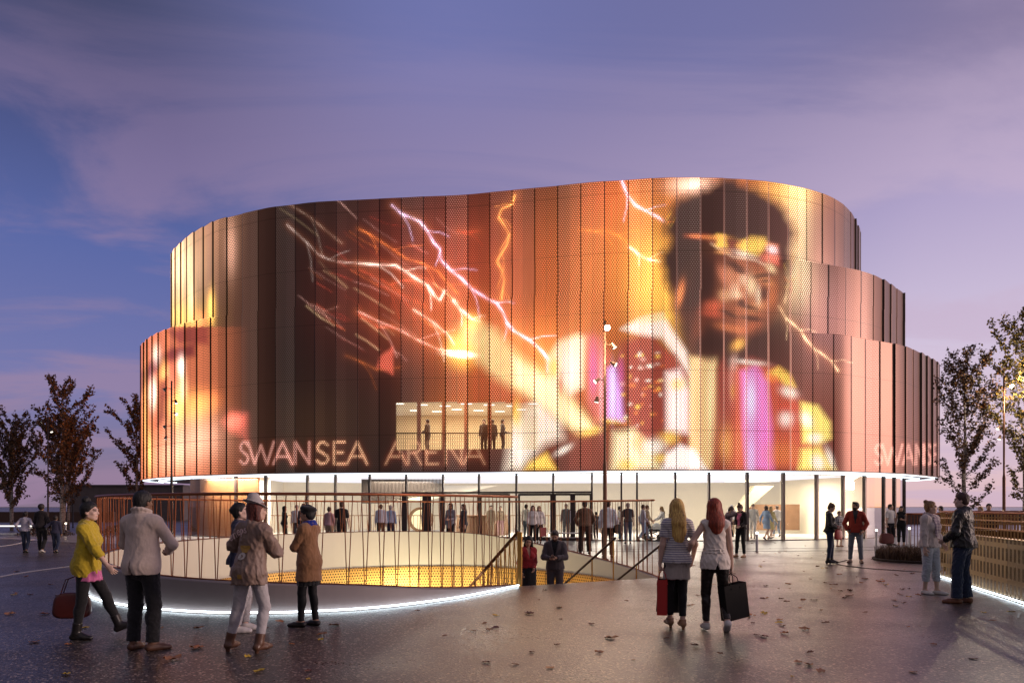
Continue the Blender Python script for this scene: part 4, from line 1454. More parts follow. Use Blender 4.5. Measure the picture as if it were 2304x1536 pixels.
def paint(x, y):
    A = Art(x, y); b, P, l = A.blob, A.poly, A.line
    OR, RED, YEL, WHT, PNK, LIL, MAG, CRM, DRK = (1, .215, .02), (.70, .055, .022), (1, .56, .05), (1, .86, .72), (1, .50, .42), (.80, .66, 1), (.85, .10, .50), (1, .66, .33), (.028, .009, .006)
    # warm haze of the background
    for cx, cy, r1, r2, rot, col, k in ((1290, 640, 210, 230, 0, OR, .38), (1420, 560, 110, 190, 0, OR, .5), (1120, 800, 200, 95, 30, OR, .55), (990, 650, 170, 150, 0, RED, .30), (1100, 560, 130, 160, 0, RED, .22), (880, 650, 160, 180, 0, RED, .10),
                                        (1040, 930, 90, 70, 0, OR, .35), (1240, 800, 100, 90, 0, OR, .5), (1640, 420, 200, 60, 0, OR, .55), (1480, 640, 60, 130, 0, YEL, .75), (1560, 418, 50, 22, 0, WHT, .7), (1790, 490, 42, 110, 0, CRM, .8), (1775, 430, 60, 40, 0, YEL, .6),
                                        (1790, 640, 50, 70, 0, CRM, .55), (1600, 1000, 380, 130, 0, RED, .35), (1850, 800, 90, 140, 0, (.8, .28, .18), .22), (1860, 700, 60, 110, 0, (.8, .35, .4), .28), (720, 960, 120, 90, 0, (.6, .25, .08), .06), (1380, 450, 60, 60, 0, RED, .3)):
        A.add(b(cx, cy, r1, r2, rot), col, k)
    # lightning
    for pts, w, col, k in (
        ([(805, 592), (850, 596), (890, 597), (912, 610), (935, 626), (962, 642), (980, 668), (990, 675), (1002, 654)], 4.5, WHT, 1.0), ([(1020, 676), (1035, 695), (1048, 705), (1062, 718), (1078, 722)], 5, WHT, .9),
        ([(882, 462), (905, 482), (944, 498), (962, 520), (975, 545), (990, 560), (992, 585), (1015, 608), (1040, 628), (1062, 650), (1100, 674), (1118, 682), (1132, 702), (1140, 725), (1156, 744), (1190, 764), (1212, 782), (1228, 800), (1240, 812)], 4.2, LIL, 1.0),
        ([(1158, 440), (1152, 460), (1128, 470), (1122, 490), (1136, 508), (1146, 528), (1140, 552), (1128, 570), (1118, 588), (1130, 608), (1135, 630), (1130, 655), (1128, 672)], 5, (1, .40, .06), .75),
        ([(1398, 404), (1412, 440), (1430, 462), (1452, 474), (1476, 486), (1494, 498)], 4, LIL, 1.0), ([(1306, 517), (1340, 520), (1362, 518), (1390, 530), (1412, 545)], 2.6, OR, .6), ([(1415, 555), (1430, 566), (1446, 578), (1460, 584), (1485, 588)], 4, WHT, .7),
        ([(1752, 688), (1768, 715), (1786, 730), (1800, 742), (1812, 762), (1832, 784), (1850, 796), (1870, 812), (1886, 834)], 4.5, CRM, .9), ([(1768, 600), (1772, 640), (1766, 680)], 5, CRM, .5),
        ([(645, 505), (690, 545), (716, 572), (740, 584), (770, 590), (805, 592)], 3, (.75, .62, .55), .5), ([(652, 460), (700, 490), (735, 520), (770, 548)], 2.2, (.6, .45, .35), .4), ([(805, 514), (830, 526), (852, 540), (885, 562), (915, 582), (950, 592), (985, 610), (1010, 640), (1030, 660)], 2.8, OR, .7),
        ([(805, 700), (850, 722), (900, 742), (940, 765), (985, 785), (1015, 790)], 3, PNK, .75), ([(930, 696), (975, 725), (1010, 755), (1022, 775)], 3.2, WHT, .6), ([(805, 706), (850, 735), (885, 737)], 6, RED, .5), ([(700, 684), (730, 700), (760, 690)], 2.4, PNK, .3), ([(726, 700), (742, 722)], 2.0, PNK, .3),
        ([(805, 605), (860, 630), (900, 655)], 3, RED, .5), ([(850, 640), (900, 660), (960, 690)], 3, RED, .4), ([(1028, 520), (1050, 524), (1078, 520)], 4, RED, .6), ([(780, 800), (815, 815), (850, 832), (900, 826)], 3, OR, .35), ([(880, 640), (910, 630), (938, 632)], 4, RED, .6)):
        A.add(l(pts, w * 3.2), (1, .22, .03), k * .16)
        fl_ = .72 + .28 * np.sin(A.x * .11 + A.y * .07)
        A.add(l(pts, w * 1.3) * fl_, col, k * .18)
        A.add(l(pts, w * .48) * fl_, col, k * 1.05)
        for j_ in range(1, len(pts) - 1, 2):          # side twigs
            a_ = np.array(pts[j_], float); e_ = np.array(pts[j_ + 1], float) - np.array(pts[j_ - 1], float)
            q_ = a_ + rz_(R(38 if j_ % 4 == 1 else -42))[:2, :2] @ e_ * .9
            A.add(l([a_, (a_ + q_) / 2 + [3, -4], q_], 1.5), col, k * .5)
    rs = np.random.default_rng(9)
    for k in range(48):                                # sparks flying off towards the upper left
        x0, y0 = 1040 - rs.uniform(0, 330), 790 - rs.uniform(-40, 300)
        ln = rs.uniform(25, 90); sl = .62 + rs.normal(0, .12)
        A.add(l([(x0, y0), (x0 - ln * .5, y0 - ln * .5 * sl + rs.normal(0, 3)), (x0 - ln, y0 - ln * sl)], rs.uniform(1.0, 1.8)), (OR, RED, PNK, CRM)[rs.integers(0, 4)], rs.uniform(.12, .42))
    A.over(P([(856, 800), (884, 780), (884, 842), (850, 826)], 6), (.9, .13, .07), .8)
    A.over(P([(500, 948), (520, 930), (556, 930), (556, 990), (510, 965)], 10), (.9, .12, .08), .45)
    # guitar neck and headstock
    A.add(b(1040, 786, 34, 38), YEL, .9); A.add(b(1040, 797, 36, 7, 4), WHT, 1.4); A.add(b(1075, 760, 26, 40, -50), CRM, .6); A.add(b(1062, 728, 20, 22), YEL, .8)
    A.over(P([(1060, 748), (1085, 728), (1116, 742), (1160, 792), (1240, 848), (1300, 912), (1345, 968), (1300, 972), (1235, 930), (1165, 884), (1110, 850), (1075, 815)], 14), (.95, .58, .22), .85)
    A.over(P([(1155, 805), (1240, 858), (1290, 914), (1330, 962), (1290, 962), (1160, 864)], 12), (1, .80, .38), .9)
    A.over(P([(1080, 830), (1110, 850), (1165, 884), (1230, 925), (1150, 905), (1060, 905), (1050, 850)], 16), (.55, .09, .02), .75)
    A.add(b(1200, 850, 40, 26, 30), OR, .3)
    # sleeve and hands at the left
    A.over(P([(1232, 808), (1258, 768), (1300, 752), (1318, 760), (1312, 870), (1280, 886), (1258, 860), (1246, 890), (1236, 860)], 10), (1, .74, .45), .9); A.over(b(1282, 830, 18, 48), WHT, .8); A.over(b(1246, 826, 10, 26), YEL, .8); A.over(b(1262, 865, 6, 30), RED, .5)
    A.over(P([(1150, 952), (1185, 915), (1212, 905), (1262, 950), (1268, 985), (1225, 1000), (1170, 1056), (1135, 1056)], 14), (1, .80, .62), .75); A.over(b(1163, 935, 10, 34), YEL, .8); A.over(b(1170, 1000, 14, 40), WHT, .9); A.over(P([(1190, 1040), (1230, 1018), (1252, 1056), (1180, 1056)], 8), YEL, .9); A.over(b(1268, 1012, 22, 8, -30), WHT, .8)
    A.over(P([(1300, 990), (1345, 975), (1362, 1000), (1345, 1056), (1270, 1056)], 12), (.22, .03, .012), .85); A.over(b(1330, 970, 26, 10, -15), YEL, .7); A.over(b(1380, 945, 34, 8, 5), YEL, .8)
    # jacket, left half
    A.over(P([(1318, 752), (1352, 760), (1372, 800), (1378, 930), (1340, 950), (1322, 900)], 10), (.75, .13, .09), .85); A.over(b(1335, 830, 10, 60), MAG, .5); A.over(b(1352, 870, 5, 85), (.95, .45, .5), .6)
    A.over(P([(1366, 830), (1384, 822), (1398, 880), (1404, 948), (1366, 938)], 8), (.78, .36, .95), .95); A.over(b(1378, 880, 6, 55), LIL, .8); A.over(b(1398, 840, 8, 40), MAG, .6)
    A.over(P([(1400, 770), (1470, 740), (1500, 790), (1500, 985), (1440, 1000), (1410, 940)], 12), (.36, .035, .02), .9)
    rg = np.random.default_rng(5)
    for k in range(46):
        cx, cy = rg.uniform(1400, 1492), rg.uniform(790, 965)
        A.over(b(cx, cy, rg.uniform(3, 8), rg.uniform(2.5, 5.5)), (WHT, YEL, PNK, OR)[rg.integers(0, 4)], rg.uniform(.35, .9))
    A.over(P([(1398, 740), (1440, 716), (1490, 706), (1510, 740), (1545, 790), (1560, 870), (1520, 800), (1490, 760), (1440, 752)], 8), (1, .74, .62), .9); A.over(b(1470, 718, 40, 8, -10), YEL, .5)
    A.over(P([(1480, 780), (1520, 800), (1560, 860), (1500, 840)], 8), (.40, .05, .03), .85)
    A.over(P([(1498, 838), (1530, 830), (1552, 880), (1552, 975), (1500, 970)], 10), (1, .72, .68), .9); A.over(b(1520, 920, 14, 42), WHT, .7); A.over(b(1524, 864, 18, 16), YEL, .7)
    A.over(P([(1552, 800), (1612, 800), (1618, 960), (1600, 1056), (1550, 1056)], 8), (.86, .50, .20), .92); A.over(b(1600, 900, 9, 90), (1, .72, .36), .7); A.over(b(1570, 930, 5, 100), (.6, .28, .10), .5)
    A.over(P([(1612, 830), (1630, 800), (1642, 850), (1640, 960), (1612, 1056), (1604, 1000)], 8), (.34, .05, .03), .85); A.over(b(1650, 850, 10, 60), (.95, .5, .38), .8); A.over(b(1650, 880, 6, 18), YEL, .9); A.over(b(1648, 1000, 26, 44), (1, .45, .08), .9)
    A.over(b(1505, 985, 24, 16), YEL, .7)
    A.over(P([(1380, 972), (1425, 965), (1470, 1010), (1490, 1056), (1376, 1056)], 12), (1, .78, .42), .9); A.over(b(1440, 1000, 16, 24, -30), (.85, .30, .04), .7); A.over(b(1410, 1045, 22, 14), YEL, .8)
    A.over(b(1472, 1005, 26, 18), WHT, .9); A.over(b(1490, 1030, 20, 10), YEL, .8); A.over(P([(1500, 1020), (1530, 1000), (1562, 1012), (1590, 1056), (1490, 1056)], 8), (1, .86, .80), .9)
    # jacket, right half
    A.over(P([(1640, 835), (1690, 808), (1750, 830), (1800, 900), (1840, 960), (1860, 1056), (1640, 1056)], 14), (.62, .075, .03), .85)
    A.over(P([(1668, 836), (1702, 822), (1726, 856), (1736, 960), (1740, 1056), (1680, 1056), (1672, 960)], 9), (.78, .16, .50), .95); A.over(b(1690, 900, 12, 52), LIL, .85); A.over(b(1690, 1030, 10, 60), LIL, .55); A.over(b(1726, 1010, 10, 60), MAG, .6)
    A.over(P([(1728, 838), (1752, 824), (1776, 840), (1790, 870), (1768, 868), (1750, 850)], 7), YEL, .9); A.over(b(1735, 850, 16, 10, 20), OR, .7); A.over(b(1775, 882, 20, 12, 20), (1, .74, .62), .9); A.over(b(1768, 942, 16, 18), (1, .66, .58), .95); A.over(b(1770, 915, 22, 10), RED, .6); A.over(b(1690, 815, 34, 6, 6), WHT, .6)
    A.over(P([(1802, 905), (1840, 912), (1868, 950), (1870, 985), (1846, 998), (1806, 995)], 8), (1, .74, .12), .95); A.over(b(1815, 944, 12, 18, -30), WHT, .9); A.over(b(1834, 985, 16, 12), WHT, .8); A.over(P([(1802, 1010), (1845, 1005), (1880, 1056), (1796, 1056)], 8), (1, .74, .12), .9); A.over(b(1840, 1040, 14, 18, -30), WHT, .9); A.over(b(1868, 1030, 8, 26, -20), WHT, .7)
    A.over(b(1762, 1020, 40, 30), (.8, .20, .03), .6)
    # the musician: a generic dark-haired head, hair lit from behind
    hair = np.array([(1494, 618), (1490, 575), (1506, 545), (1498, 505), (1516, 465), (1548, 438), (1590, 428), (1612, 408), (1650, 404), (1690, 424), (1735, 446), (1770, 480), (1788, 525), (1780, 560), (1776, 600), (1764, 655), (1752, 620), (1700, 560), (1600, 540), (1560, 600), (1530, 660), (1508, 650)], float)
    hc_ = spline(np.vstack([hair, hair[:1]]), 5.0)[:-1]
    hn_ = plan_normals(hc_); t_ = np.arange(len(hc_))
    curl_ = hc_ + hn_ * (1.5 * np.sin(t_ * 1.15) + 2.5 * np.sin(t_ * .47 + 1))[:, None]
    A.over(P([tuple(p_) for p_ in curl_], 15), DRK)
    for k in range(26):                                # backlit curls along the rim of the hair
        i_ = int(rs.integers(0, int(len(hc_) * .62))); p_ = hc_[i_] + hn_[i_] * rs.uniform(-9, 9)
        A.over(l([p_, p_ + rs.normal(0, 6, 2), p_ + rs.normal(0, 9, 2)], 1.8), (OR, YEL, RED, DRK, DRK)[rs.integers(0, 5)], rs.uniform(.1, .35))
    A.over(P([(1530, 610), (1600, 560), (1700, 566), (1752, 600), (1758, 650), (1748, 690), (1722, 722), (1690, 752), (1640, 795), (1592, 802), (1556, 775), (1535, 730), (1514, 690), (1512, 650)], 14), (.12, .024, .010))
    A.over(P([(1632, 590), (1700, 572), (1748, 604), (1756, 650), (1744, 695), (1715, 730), (1668, 748), (1636, 716), (1616, 650)], 26), (.46, .12, .04), .85)
    A.over(P([(1516, 560), (1575, 545), (1612, 590), (1618, 640), (1600, 690), (1560, 720), (1530, 690), (1540, 640), (1508, 620)], 20), DRK, .9)
    A.over(P([(1536, 735), (1570, 715), (1600, 730), (1640, 764), (1650, 790), (1600, 806), (1556, 792)], 16), (.035, .011, .007), .92)
    A.over(P([(1540, 527), (1590, 526), (1650, 540), (1752, 548), (1758, 600), (1700, 592), (1640, 578), (1588, 540), (1540, 534)], 6), (.30, .045, .02), .9)
    A.over(P([(1655, 552), (1690, 530), (1722, 534), (1728, 550), (1704, 578), (1674, 566)], 6), (.95, .50, .05), .7)
    A.over(P([(1612, 526), (1632, 528), (1636, 556), (1614, 556)], 5), (1, .55, .05), .9)
    A.over(P([(1722, 545), (1750, 552), (1752, 596), (1728, 590)], 5), (.95, .16, .10), .85)
    A.over(l([(1600, 548), (1650, 578), (1700, 586), (1722, 596)], 3.0), (1, .7, .45), .45)
    for cx, cy, r1, r2, rot, col, k in ((1530, 662, 9, 32, 12, (1, .26, .06), .75), (1618, 534, 26, 6, 0, (1, .40, .05), .7), (1575, 532, 26, 5, 4, (1, .25, .05), .6), (1622, 551, 14, 5, 0, YEL, .9), (1628, 566, 18, 6, 0, (1, .4, .1), .7), (1694, 556, 26, 16, -16, (1, .60, .06), .85), (1674, 572, 30, 7, 15, WHT, .5), (1700, 545, 40, 4, 8, YEL, .4),
                                        (1738, 562, 12, 9, 30, (1, .84, .84), .95), (1732, 580, 18, 10, 0, (1, .18, .10), .7), (1735, 604, 14, 9, 50, CRM, .8), (1722, 630, 22, 9, 30, (1, .36, .10), .6), (1690, 642, 12, 24, -6, (1, .62, .34), .9), (1652, 650, 12, 16, 0, (.95, .5, .3), .7), (1630, 664, 14, 14, 0, (.9, .45, .2), .6), (1604, 690, 22, 16, 0, (.9, .14, .05), .65),
                                        (1640, 620, 22, 18, 40, (.9, .34, .16), .5), (1700, 690, 22, 12, -20, (.95, .36, .12), .55), (1735, 668, 14, 24, 10, (.8, .20, .05), .5), (1645, 738, 36, 10, 12, (.85, .22, .06), .6), (1690, 735, 22, 10, -20, (.8, .16, .05), .4), (1600, 706, 26, 9, 10, (.75, .10, .04), .5), (1628, 620, 10, 26, -28, (.62, .17, .08), .7), (1655, 664, 16, 9, 0, (1, .60, .36), .6), (1672, 628, 10, 14, 0, (.9, .52, .34), .5), (1706, 664, 7, 22, 0, (1, .74, .5), .6), (1570, 740, 16, 40, 10, (.3, .06, .02), .5), (1660, 775, 18, 12, -30, (1, .45, .05), .8)):
        A.over(b(cx, cy, r1, r2, rot), col, k)
    for cx, cy, r1, r2, rot in ((1655, 598, 26, 7, 24), (1664, 610, 14, 5, 20), (1716, 620, 22, 6, -6), (1722, 632, 12, 4, 0), (1682, 690, 26, 6, 14), (1668, 680, 9, 7, 0), (1640, 706, 22, 5, 26), (1690, 716, 30, 6, 8), (1720, 660, 9, 18, 0), (1600, 770, 34, 16, 0)):
        A.over(b(cx, cy, r1, r2, rot), DRK, .85)
    A.over(P([(1690, 424), (1735, 446), (1770, 480), (1788, 525), (1780, 585), (1800, 560), (1800, 430), (1720, 412)], 14), (1, .42, .08), .35)
    # left end of the wall: a second, larger picture seen edge-on
    up_, lo_ = (y < 735) & (x < 620), (y >= 735) & (x < 620)
    w_ = np.clip((560 - x) / 150, 0, 1) * (x < 620)
    A.add(np.clip((640 - x) / 200, 0, 1) * (x < 640), (.42, .14, .055), .38); A.add(w_ * up_ * np.clip((720 - y) / 200, .1, 1), (.95, .46, .24), .60)
    A.add(w_ * up_ * b(408, 605, 50, 80), CRM, .9); A.add(w_ * up_ * b(415, 715, 60, 42), YEL, .85); A.add(b(475, 690, 9, 40) * up_, YEL, .9); A.add(b(432, 672, 8, 40) * up_, CRM, .5); A.add(b(446, 720, 22, 20) * up_, RED, .8); A.add(b(520, 560, 14, 60) * up_, (.7, .35, .25), .5)
    A.add(w_ * lo_, (.60, .115, .03), .95)
    A.over(P([(316, 840), (345, 806), (390, 782), (440, 772), (440, 800), (385, 812), (345, 842), (318, 880)], 8) * lo_, (.24, .016, .014), .85)
    A.over(P([(380, 745), (470, 725), (470, 775), (400, 772)], 8) * lo_, (.30, .03, .02), .8)
    A.add(b(352, 798, 10, 24) * lo_, WHT, .55); A.add(b(408, 822, 9, 24) * lo_, WHT, .9); A.add(b(412, 870, 10, 34) * lo_, CRM, .8); A.add(b(344, 885, 9, 36) * lo_, WHT, .8); A.add(b(385, 866, 14, 50) * lo_, (.8, .14, .10), .6); A.add(b(368, 835, 10, 30) * lo_, YEL, .5)
    A.over(P([(362, 860), (376, 850), (372, 940), (352, 960)], 8) * lo_, (.30, .03, .015), .8)
    A.add(b(426, 915, 44, 36) * lo_, YEL, .55); A.add(b(395, 920, 12, 40) * lo_, YEL, .5); A.add(b(470, 900, 30, 26) * lo_, OR, .4); A.add(b(326, 930, 7, 110) * lo_, YEL, .45)
    A.add(b(440, 985, 60, 50) * lo_, (1, .60, .42), .55); A.add(b(392, 1030, 50, 40) * lo_, (1, .48, .30), .5); A.add(b(337, 1020, 7, 50) * lo_, YEL, .5); A.add(b(530, 945, 22, 20) * lo_, (1, .15, .10), .5)
    for spec, y0, y1 in WORDS:
        for ch, x0, x1 in spec:
            for st in LET[ch]:
                p_ = [(x0 + a * (x1 - x0), y1 + (y0 - y1) * q) for a, q in st]
                sel = l(p_, 3.3, 2.0)
                A.add(l(p_, 8), (1, .16, .06), .10)
                A.over(sel, (.62, .26, .20) if x0 < 700 or x0 > 1900 else (.62, .31, .16), .9 if x0 < 860 or x0 > 1900 else .55)
    return A.c


def screen_material():
    m, nt, bs = material('perforated copper screen')
    uv = nt.node('ShaderNodeUVMap', uv_map='panel').outputs[0]
    sp = nt.node('ShaderNodeSeparateXYZ'); nt.l.new(uv, sp.inputs[0])
    u, v = sp.outputs[0], sp.outputs[1]
    pu, pv = .116, .091
    row = nt.math('FLOOR', nt.math('DIVIDE', v, pv))
    odd = nt.math('MODULO', row, 2.0)
    fu = nt.math('SUBTRACT', nt.math('FRACT', nt.math('ADD', nt.math('DIVIDE', u, pu), nt.math('MULTIPLY', odd, .5))), .5)
    fv = nt.math('SUBTRACT', nt.math('FRACT', nt.math('DIVIDE', v, pv)), .5)
    d = nt.math('SQRT', nt.math('ADD', nt.math('POWER', nt.math('MULTIPLY', fu, 1.25), 2.0), nt.math('POWER', fv, 2.0)))
    dot = nt.math('SUBTRACT', 1.0, nt.math('SMOOTH_MIN', nt.math('DIVIDE', d, .42), 1.0, .3), clamp=True)
    dot = nt.math('GREATER_THAN', .265, d)
    # joints between panels and between their courses
    ju = nt.math('ABSOLUTE', nt.math('SUBTRACT', nt.math('FRACT', nt.math('DIVIDE', u, PW)), .5))
    joint = nt.math('GREATER_THAN', ju, .482)
    jv = nt.math('ABSOLUTE', nt.math('SUBTRACT', nt.math('FRACT', nt.math('DIVIDE', nt.math('ADD', v, .35), 2.75)), .5))
    joint2 = nt.math('GREATER_THAN', jv, .493)
    keep = nt.math('SUBTRACT', 1.0, nt.math('MAXIMUM', joint, nt.math('MULTIPLY', joint2, .35)))
    led = nt.node('ShaderNodeAttribute', attribute_name='led').outputs['Color']
    opn = nt.node('ShaderNodeAttribute', attribute_name='open').outputs['Fac']
    pan = nt.node('ShaderNodeTexWhiteNoise', noise_dimensions='1D')
    nt.l.new(nt.math('FLOOR', nt.math('DIVIDE', u, PW)), pan.inputs['W'])
    pr = pan.outputs['Value']
    base = nt.mix(pr, (.112, .050, .038), (.155, .075, .055))
    base = nt.mix(nt.math('MULTIPLY', dot, .55), base, (.05, .03, .025))
    base = nt.mix(keep, (.03, .018, .014), base)
    nt.l.new(base, bs.inputs['Base Color'])
    bs.inputs['Metallic'].default_value = .78
    bs.inputs['Roughness'].default_value = .40
    hf = nt.node('ShaderNodeTexWhiteNoise', noise_dimensions='1D')
    nt.l.new(nt.math('FLOOR', nt.math('DIVIDE', u, PW / 2)), hf.inputs['W'])
    gain = nt.math('MULTIPLY_ADD', hf.outputs['Value'], .42, .78)
    fold = nt.math('GREATER_THAN', nt.math('ABSOLUTE', nt.math('SUBTRACT', nt.math('FRACT', nt.math('DIVIDE', u, PW / 2)), .5)), .472)
    gain = nt.math('MULTIPLY', gain, nt.math('MULTIPLY_ADD', fold, -.35, 1.0))
    # each lit pinhole burns paler than the colour that it spills over the mesh round it
    lat = [n for n in nt.n if n.type == 'ATTRIBUTE' and n.attribute_name == 'led'][0]
    def scale(v_, f_):
        q = nt.node('ShaderNodeVectorMath', operation='SCALE'); nt.put(q.inputs[0], v_); nt.put(q.inputs['Scale'], f_); return q.outputs[0]
    def vadd(a_, b_):
        q = nt.node('ShaderNodeVectorMath', operation='ADD'); nt.l.new(a_, q.inputs[0]); nt.l.new(b_, q.inputs[1]); return q.outputs[0]
    bw = nt.node('ShaderNodeRGBToBW'); nt.l.new(led, bw.inputs[0])
    pale = scale((1, .80, .72), nt.math('MULTIPLY_ADD', bw.outputs[0], .65, lat.outputs['Alpha']))
    point = vadd(scale(led, 2.0), pale)
    body = vadd(scale(led, .60), scale(point, dot))
    em = scale(body, nt.math('MULTIPLY', keep, gain))
    nt.l.new(em, bs.inputs['Emission Color'])
    bs.inputs['Emission Strength'].default_value = 1.0
    tr = nt.node('ShaderNodeBsdfTransparent')
    mx = nt.node('ShaderNodeMixShader')
    hole = nt.math('MULTIPLY', opn, nt.math('ADD', nt.math('MULTIPLY', nt.math('GREATER_THAN', .47, d), .5), .38), clamp=True)
    nt.l.new(hole, mx.inputs[0]); nt.l.new(bs.outputs[0], mx.inputs[1]); nt.l.new(tr.outputs[0], mx.inputs[2])
    out = [n for n in nt.n if n.type == 'OUTPUT_MATERIAL'][0]
    nt.l.new(mx.outputs[0], out.inputs[0])
    return m


M_SCREEN = screen_material()
arena = empty('arena_building', (0, 36, 0), 0, 'huge curved arena clad in copper mesh that shows a glowing portrait, over a glass foyer', 'arena')
OUT = {}


def tier(l, r, z0, z1):
    L, s = outline(l, r)
    OUT[l + r] = (L, s)
    nrm = -plan_normals(L)
    j0, j1 = int(math.ceil(s[0] / PW)), int(math.floor(s[-1] / PW))
    S, OFF, PJ = [], [], []
    for j in range(j0, j1):
        rg = np.random.default_rng(1000 + j)
        a, c = rg.uniform(.0, .04), rg.uniform(.0, .04)
        if j > 17: a, c = rg.uniform(.05, .13), rg.uniform(0, .03)
        if j < -14: a, c = rg.uniform(0, .03), rg.uniform(.06, .12)
        t = np.linspace(0, 1, PN)
        S += list(j * PW + t * PW * .9995); OFF += list(a + (c - a) * t); PJ += [j] * PN
    S, OFF, PJ = np.array(S), np.array(OFF), np.array(PJ)
    X = np.interp(S, s, L[:, 0]) + np.interp(S, s, nrm[:, 0]) * OFF
    Y = np.interp(S, s, L[:, 1]) + np.interp(S, s, nrm[:, 1]) * OFF
    nz = max(2, int(round((z1 - z0) / .07)) + 1)
    Z = np.linspace(z0, z1, nz)
    n = len(S)
    V = np.empty((n, nz, 3)); V[:, :, 0] = X[:, None]; V[:, :, 1] = Y[:, None]; V[:, :, 2] = Z[None]
    I = np.arange(n * nz).reshape(n, nz)
    Q = np.stack([I[:-1, :-1], I[1:, :-1], I[1:, 1:], I[:-1, 1:]], -1).reshape(-1, 4)
    V = V.reshape(-1, 3)
    px = CX + F * V[:, 0] / V[:, 1]; py = HY - F * (V[:, 2] - HC) / V[:, 1]
    c = paint(px, py)
    u = np.repeat(S, nz)
    pj = np.repeat(PJ, nz)
    rnd = np.array([np.random.default_rng(77 + k).uniform(0, 1) for k in range(j0, j1)])[pj - j0]
    c = (.66 * c + .44 * c * c.max(1, keepdims=True)) * (.80 + .34 * rnd)[:, None]
    ambient = (.045 + .26 * rnd ** 1.8) * (.45 + .55 * np.clip((px - 720) / 300, 0, 1)) * np.where(px < 560, .9, 1)
    c[V[:, 1] > 50] *= .2
    opn = ((px > 893) & (px < 1210) & (py > 905) & (py < 1010) & (V[:, 1] < 45)).astype(np.float32)
    for mx, w in ((942, 5), (998, 5), (1048, 5), (1102, 4.5), (1157, 4)):
        opn[np.abs(px - mx) < w] = 0
    opn *= np.where(px > 1150, .55, 1.0)
    me = np_mesh('screen_wall', V - np.array(arena.location), Q)
    uvl = me.uv_layers.new(name='panel')
    lu = np.stack([u, V[:, 2]], 1)[Q.ravel()]
    uvl.data.foreach_set('uv', lu.astype(np.float32).ravel())
    a = me.color_attributes.new('led', 'FLOAT_COLOR', 'POINT')
    a.data.foreach_set('color', np.hstack([c, ambient[:, None]]).astype(np.float32).ravel())
    b = me.attributes.new('open', 'FLOAT', 'POINT'); b.data.foreach_set('value', opn)
    link('screen_wall', me, M_SCREEN, arena)


Z1, Z2, Z3 = zk(10.25), zk(12.21), zk(13.85)
tier('L', 'C', ZB, Z1); tier('L', 'B', Z1, Z2); tier('A', 'B', Z2, Z3); tier('A', 'A', Z3, ZT)
M_ROOF = plain('dark roof membrane', (.05, .045, .045), .8)
mb = MB()
for key, z in (('LC', Z1 - .01), ('LB', Z2 - .01), ('AB', Z3 - .01), ('AA', ZT - .25)):
    L = OUT[key][0][::12]
    mb.add([(x, y, z) for x, y in L], [tuple(range(len(L)))])
mb.build('roof', M_ROOF, arena)
mb = MB()                                        # plain back wall that closes the plan
for key, z0, z1 in (('LC', ZB, Z1), ('LB', Z1, Z2), ('AB', Z2, Z3), ('AA', Z3, ZT)):
    L = OUT[key][0]; a, b = L[-1], L[0]
    mb.add([(a[0], a[1], z0), (b[0], b[1], z0), (b[0], b[1], z1), (a[0], a[1], z1)], [(0, 1, 2, 3)])
mb.build('rear_wall', M_ROOF, arena)

# ---- soffit, light strip
GL = [(-8, 58), (-14, 54), (-17.4, 48)] + [xy(*p) for p in [(425, 44.5), (475, 42.4), (540, 41.4), (620, 40.7), (700, 40.2), (860, 39.4), (1000, 39.0), (1152, 38.3), (1340, 37.3), (1500, 36.9), (1600, 36.95), (1720, 37.3), (1800, 37.9), (1880, 38.9), (1950, 40.2), (2000, 41.6), (2034, 43.6)]] + [(21.9, 46), (18, 53), (9, 58)]
GLASS = spline(GL, .2)
M_WHITE = plain('white soffit', (.72, .72, .74), .55, vary=.04)
M_STRIP = glow('cool white light strip', (.80, .90, 1.0), 2.2)
L = OUT['LC'][0][::4]; nin = plan_normals(L)
mb = MB()
outer = [(x, y, ZB) for x, y in L]
inner = [(L[i][0] + nin[i][0] * 3.2, L[i][1] + nin[i][1] * 3.2, ZB + .02) for i in range(len(L))]
mb.loft([[(x, y, ZB - .05) for x, y, _ in outer], [(x, y, ZB - .05) for x, y, _ in inner]])
mb.loft([[(x, y, ZB - .05) for x, y, _ in outer], outer])
mb.build('soffit', M_WHITE, arena)
mb = MB()
mb.tube([(L[i][0] + nin[i][0] * .10, L[i][1] + nin[i][1] * .10, ZB - .07) for i in range(len(L)) if L[i][1] < 50], .03, 6)
mb.build('light_strip', M_STRIP, arena)
mb = MB()
mb.tube([(L[i][0] + nin[i][0] * 1.0, L[i][1] + nin[i][1] * 1.0, ZB - .08) for i in range(len(L)) if L[i][1] < 50 and (L[i][0] > 13.5 or L[i][0] < -14)], .05, 6)
mb.build('light_strip', M_STRIP, arena)

# ---- foyer glass: panes, mullions, doors
mg, nt, bs = material('clear glass')
tr = nt.node('ShaderNodeBsdfTransparent'); tr.inputs[0].default_value = (.96, .97, .96, 1)
gl = nt.node('ShaderNodeBsdfGlossy'); gl.inputs['Roughness'].default_value = .02
fr = nt.node('ShaderNodeFresnel'); fr.inputs[0].default_value = 1.18
mx = nt.node('ShaderNodeMixShader')
nt.l.new(fr.outputs[0], mx.inputs[0]); nt.l.new(tr.outputs[0], mx.inputs[1]); nt.l.new(gl.outputs[0], mx.inputs[2])
nt.l.new(mx.outputs[0], [n for n in nt.n if n.type == 'OUTPUT_MATERIAL'][0].inputs[0])
M_GLASS = mg
M_MULL = plain('bronze mullion', (.10, .075, .07), .4, .6, .1)
M_FRAME = plain('dark bronze frame', (.07, .05, .048), .45, .4)
gs = np.concatenate([[0], np.cumsum(np.linalg.norm(np.diff(GLASS, axis=0), axis=1))])
gq = CX + F * GLASS[:, 0] / GLASS[:, 1]
front = (GLASS[:, 1] < 45.5)
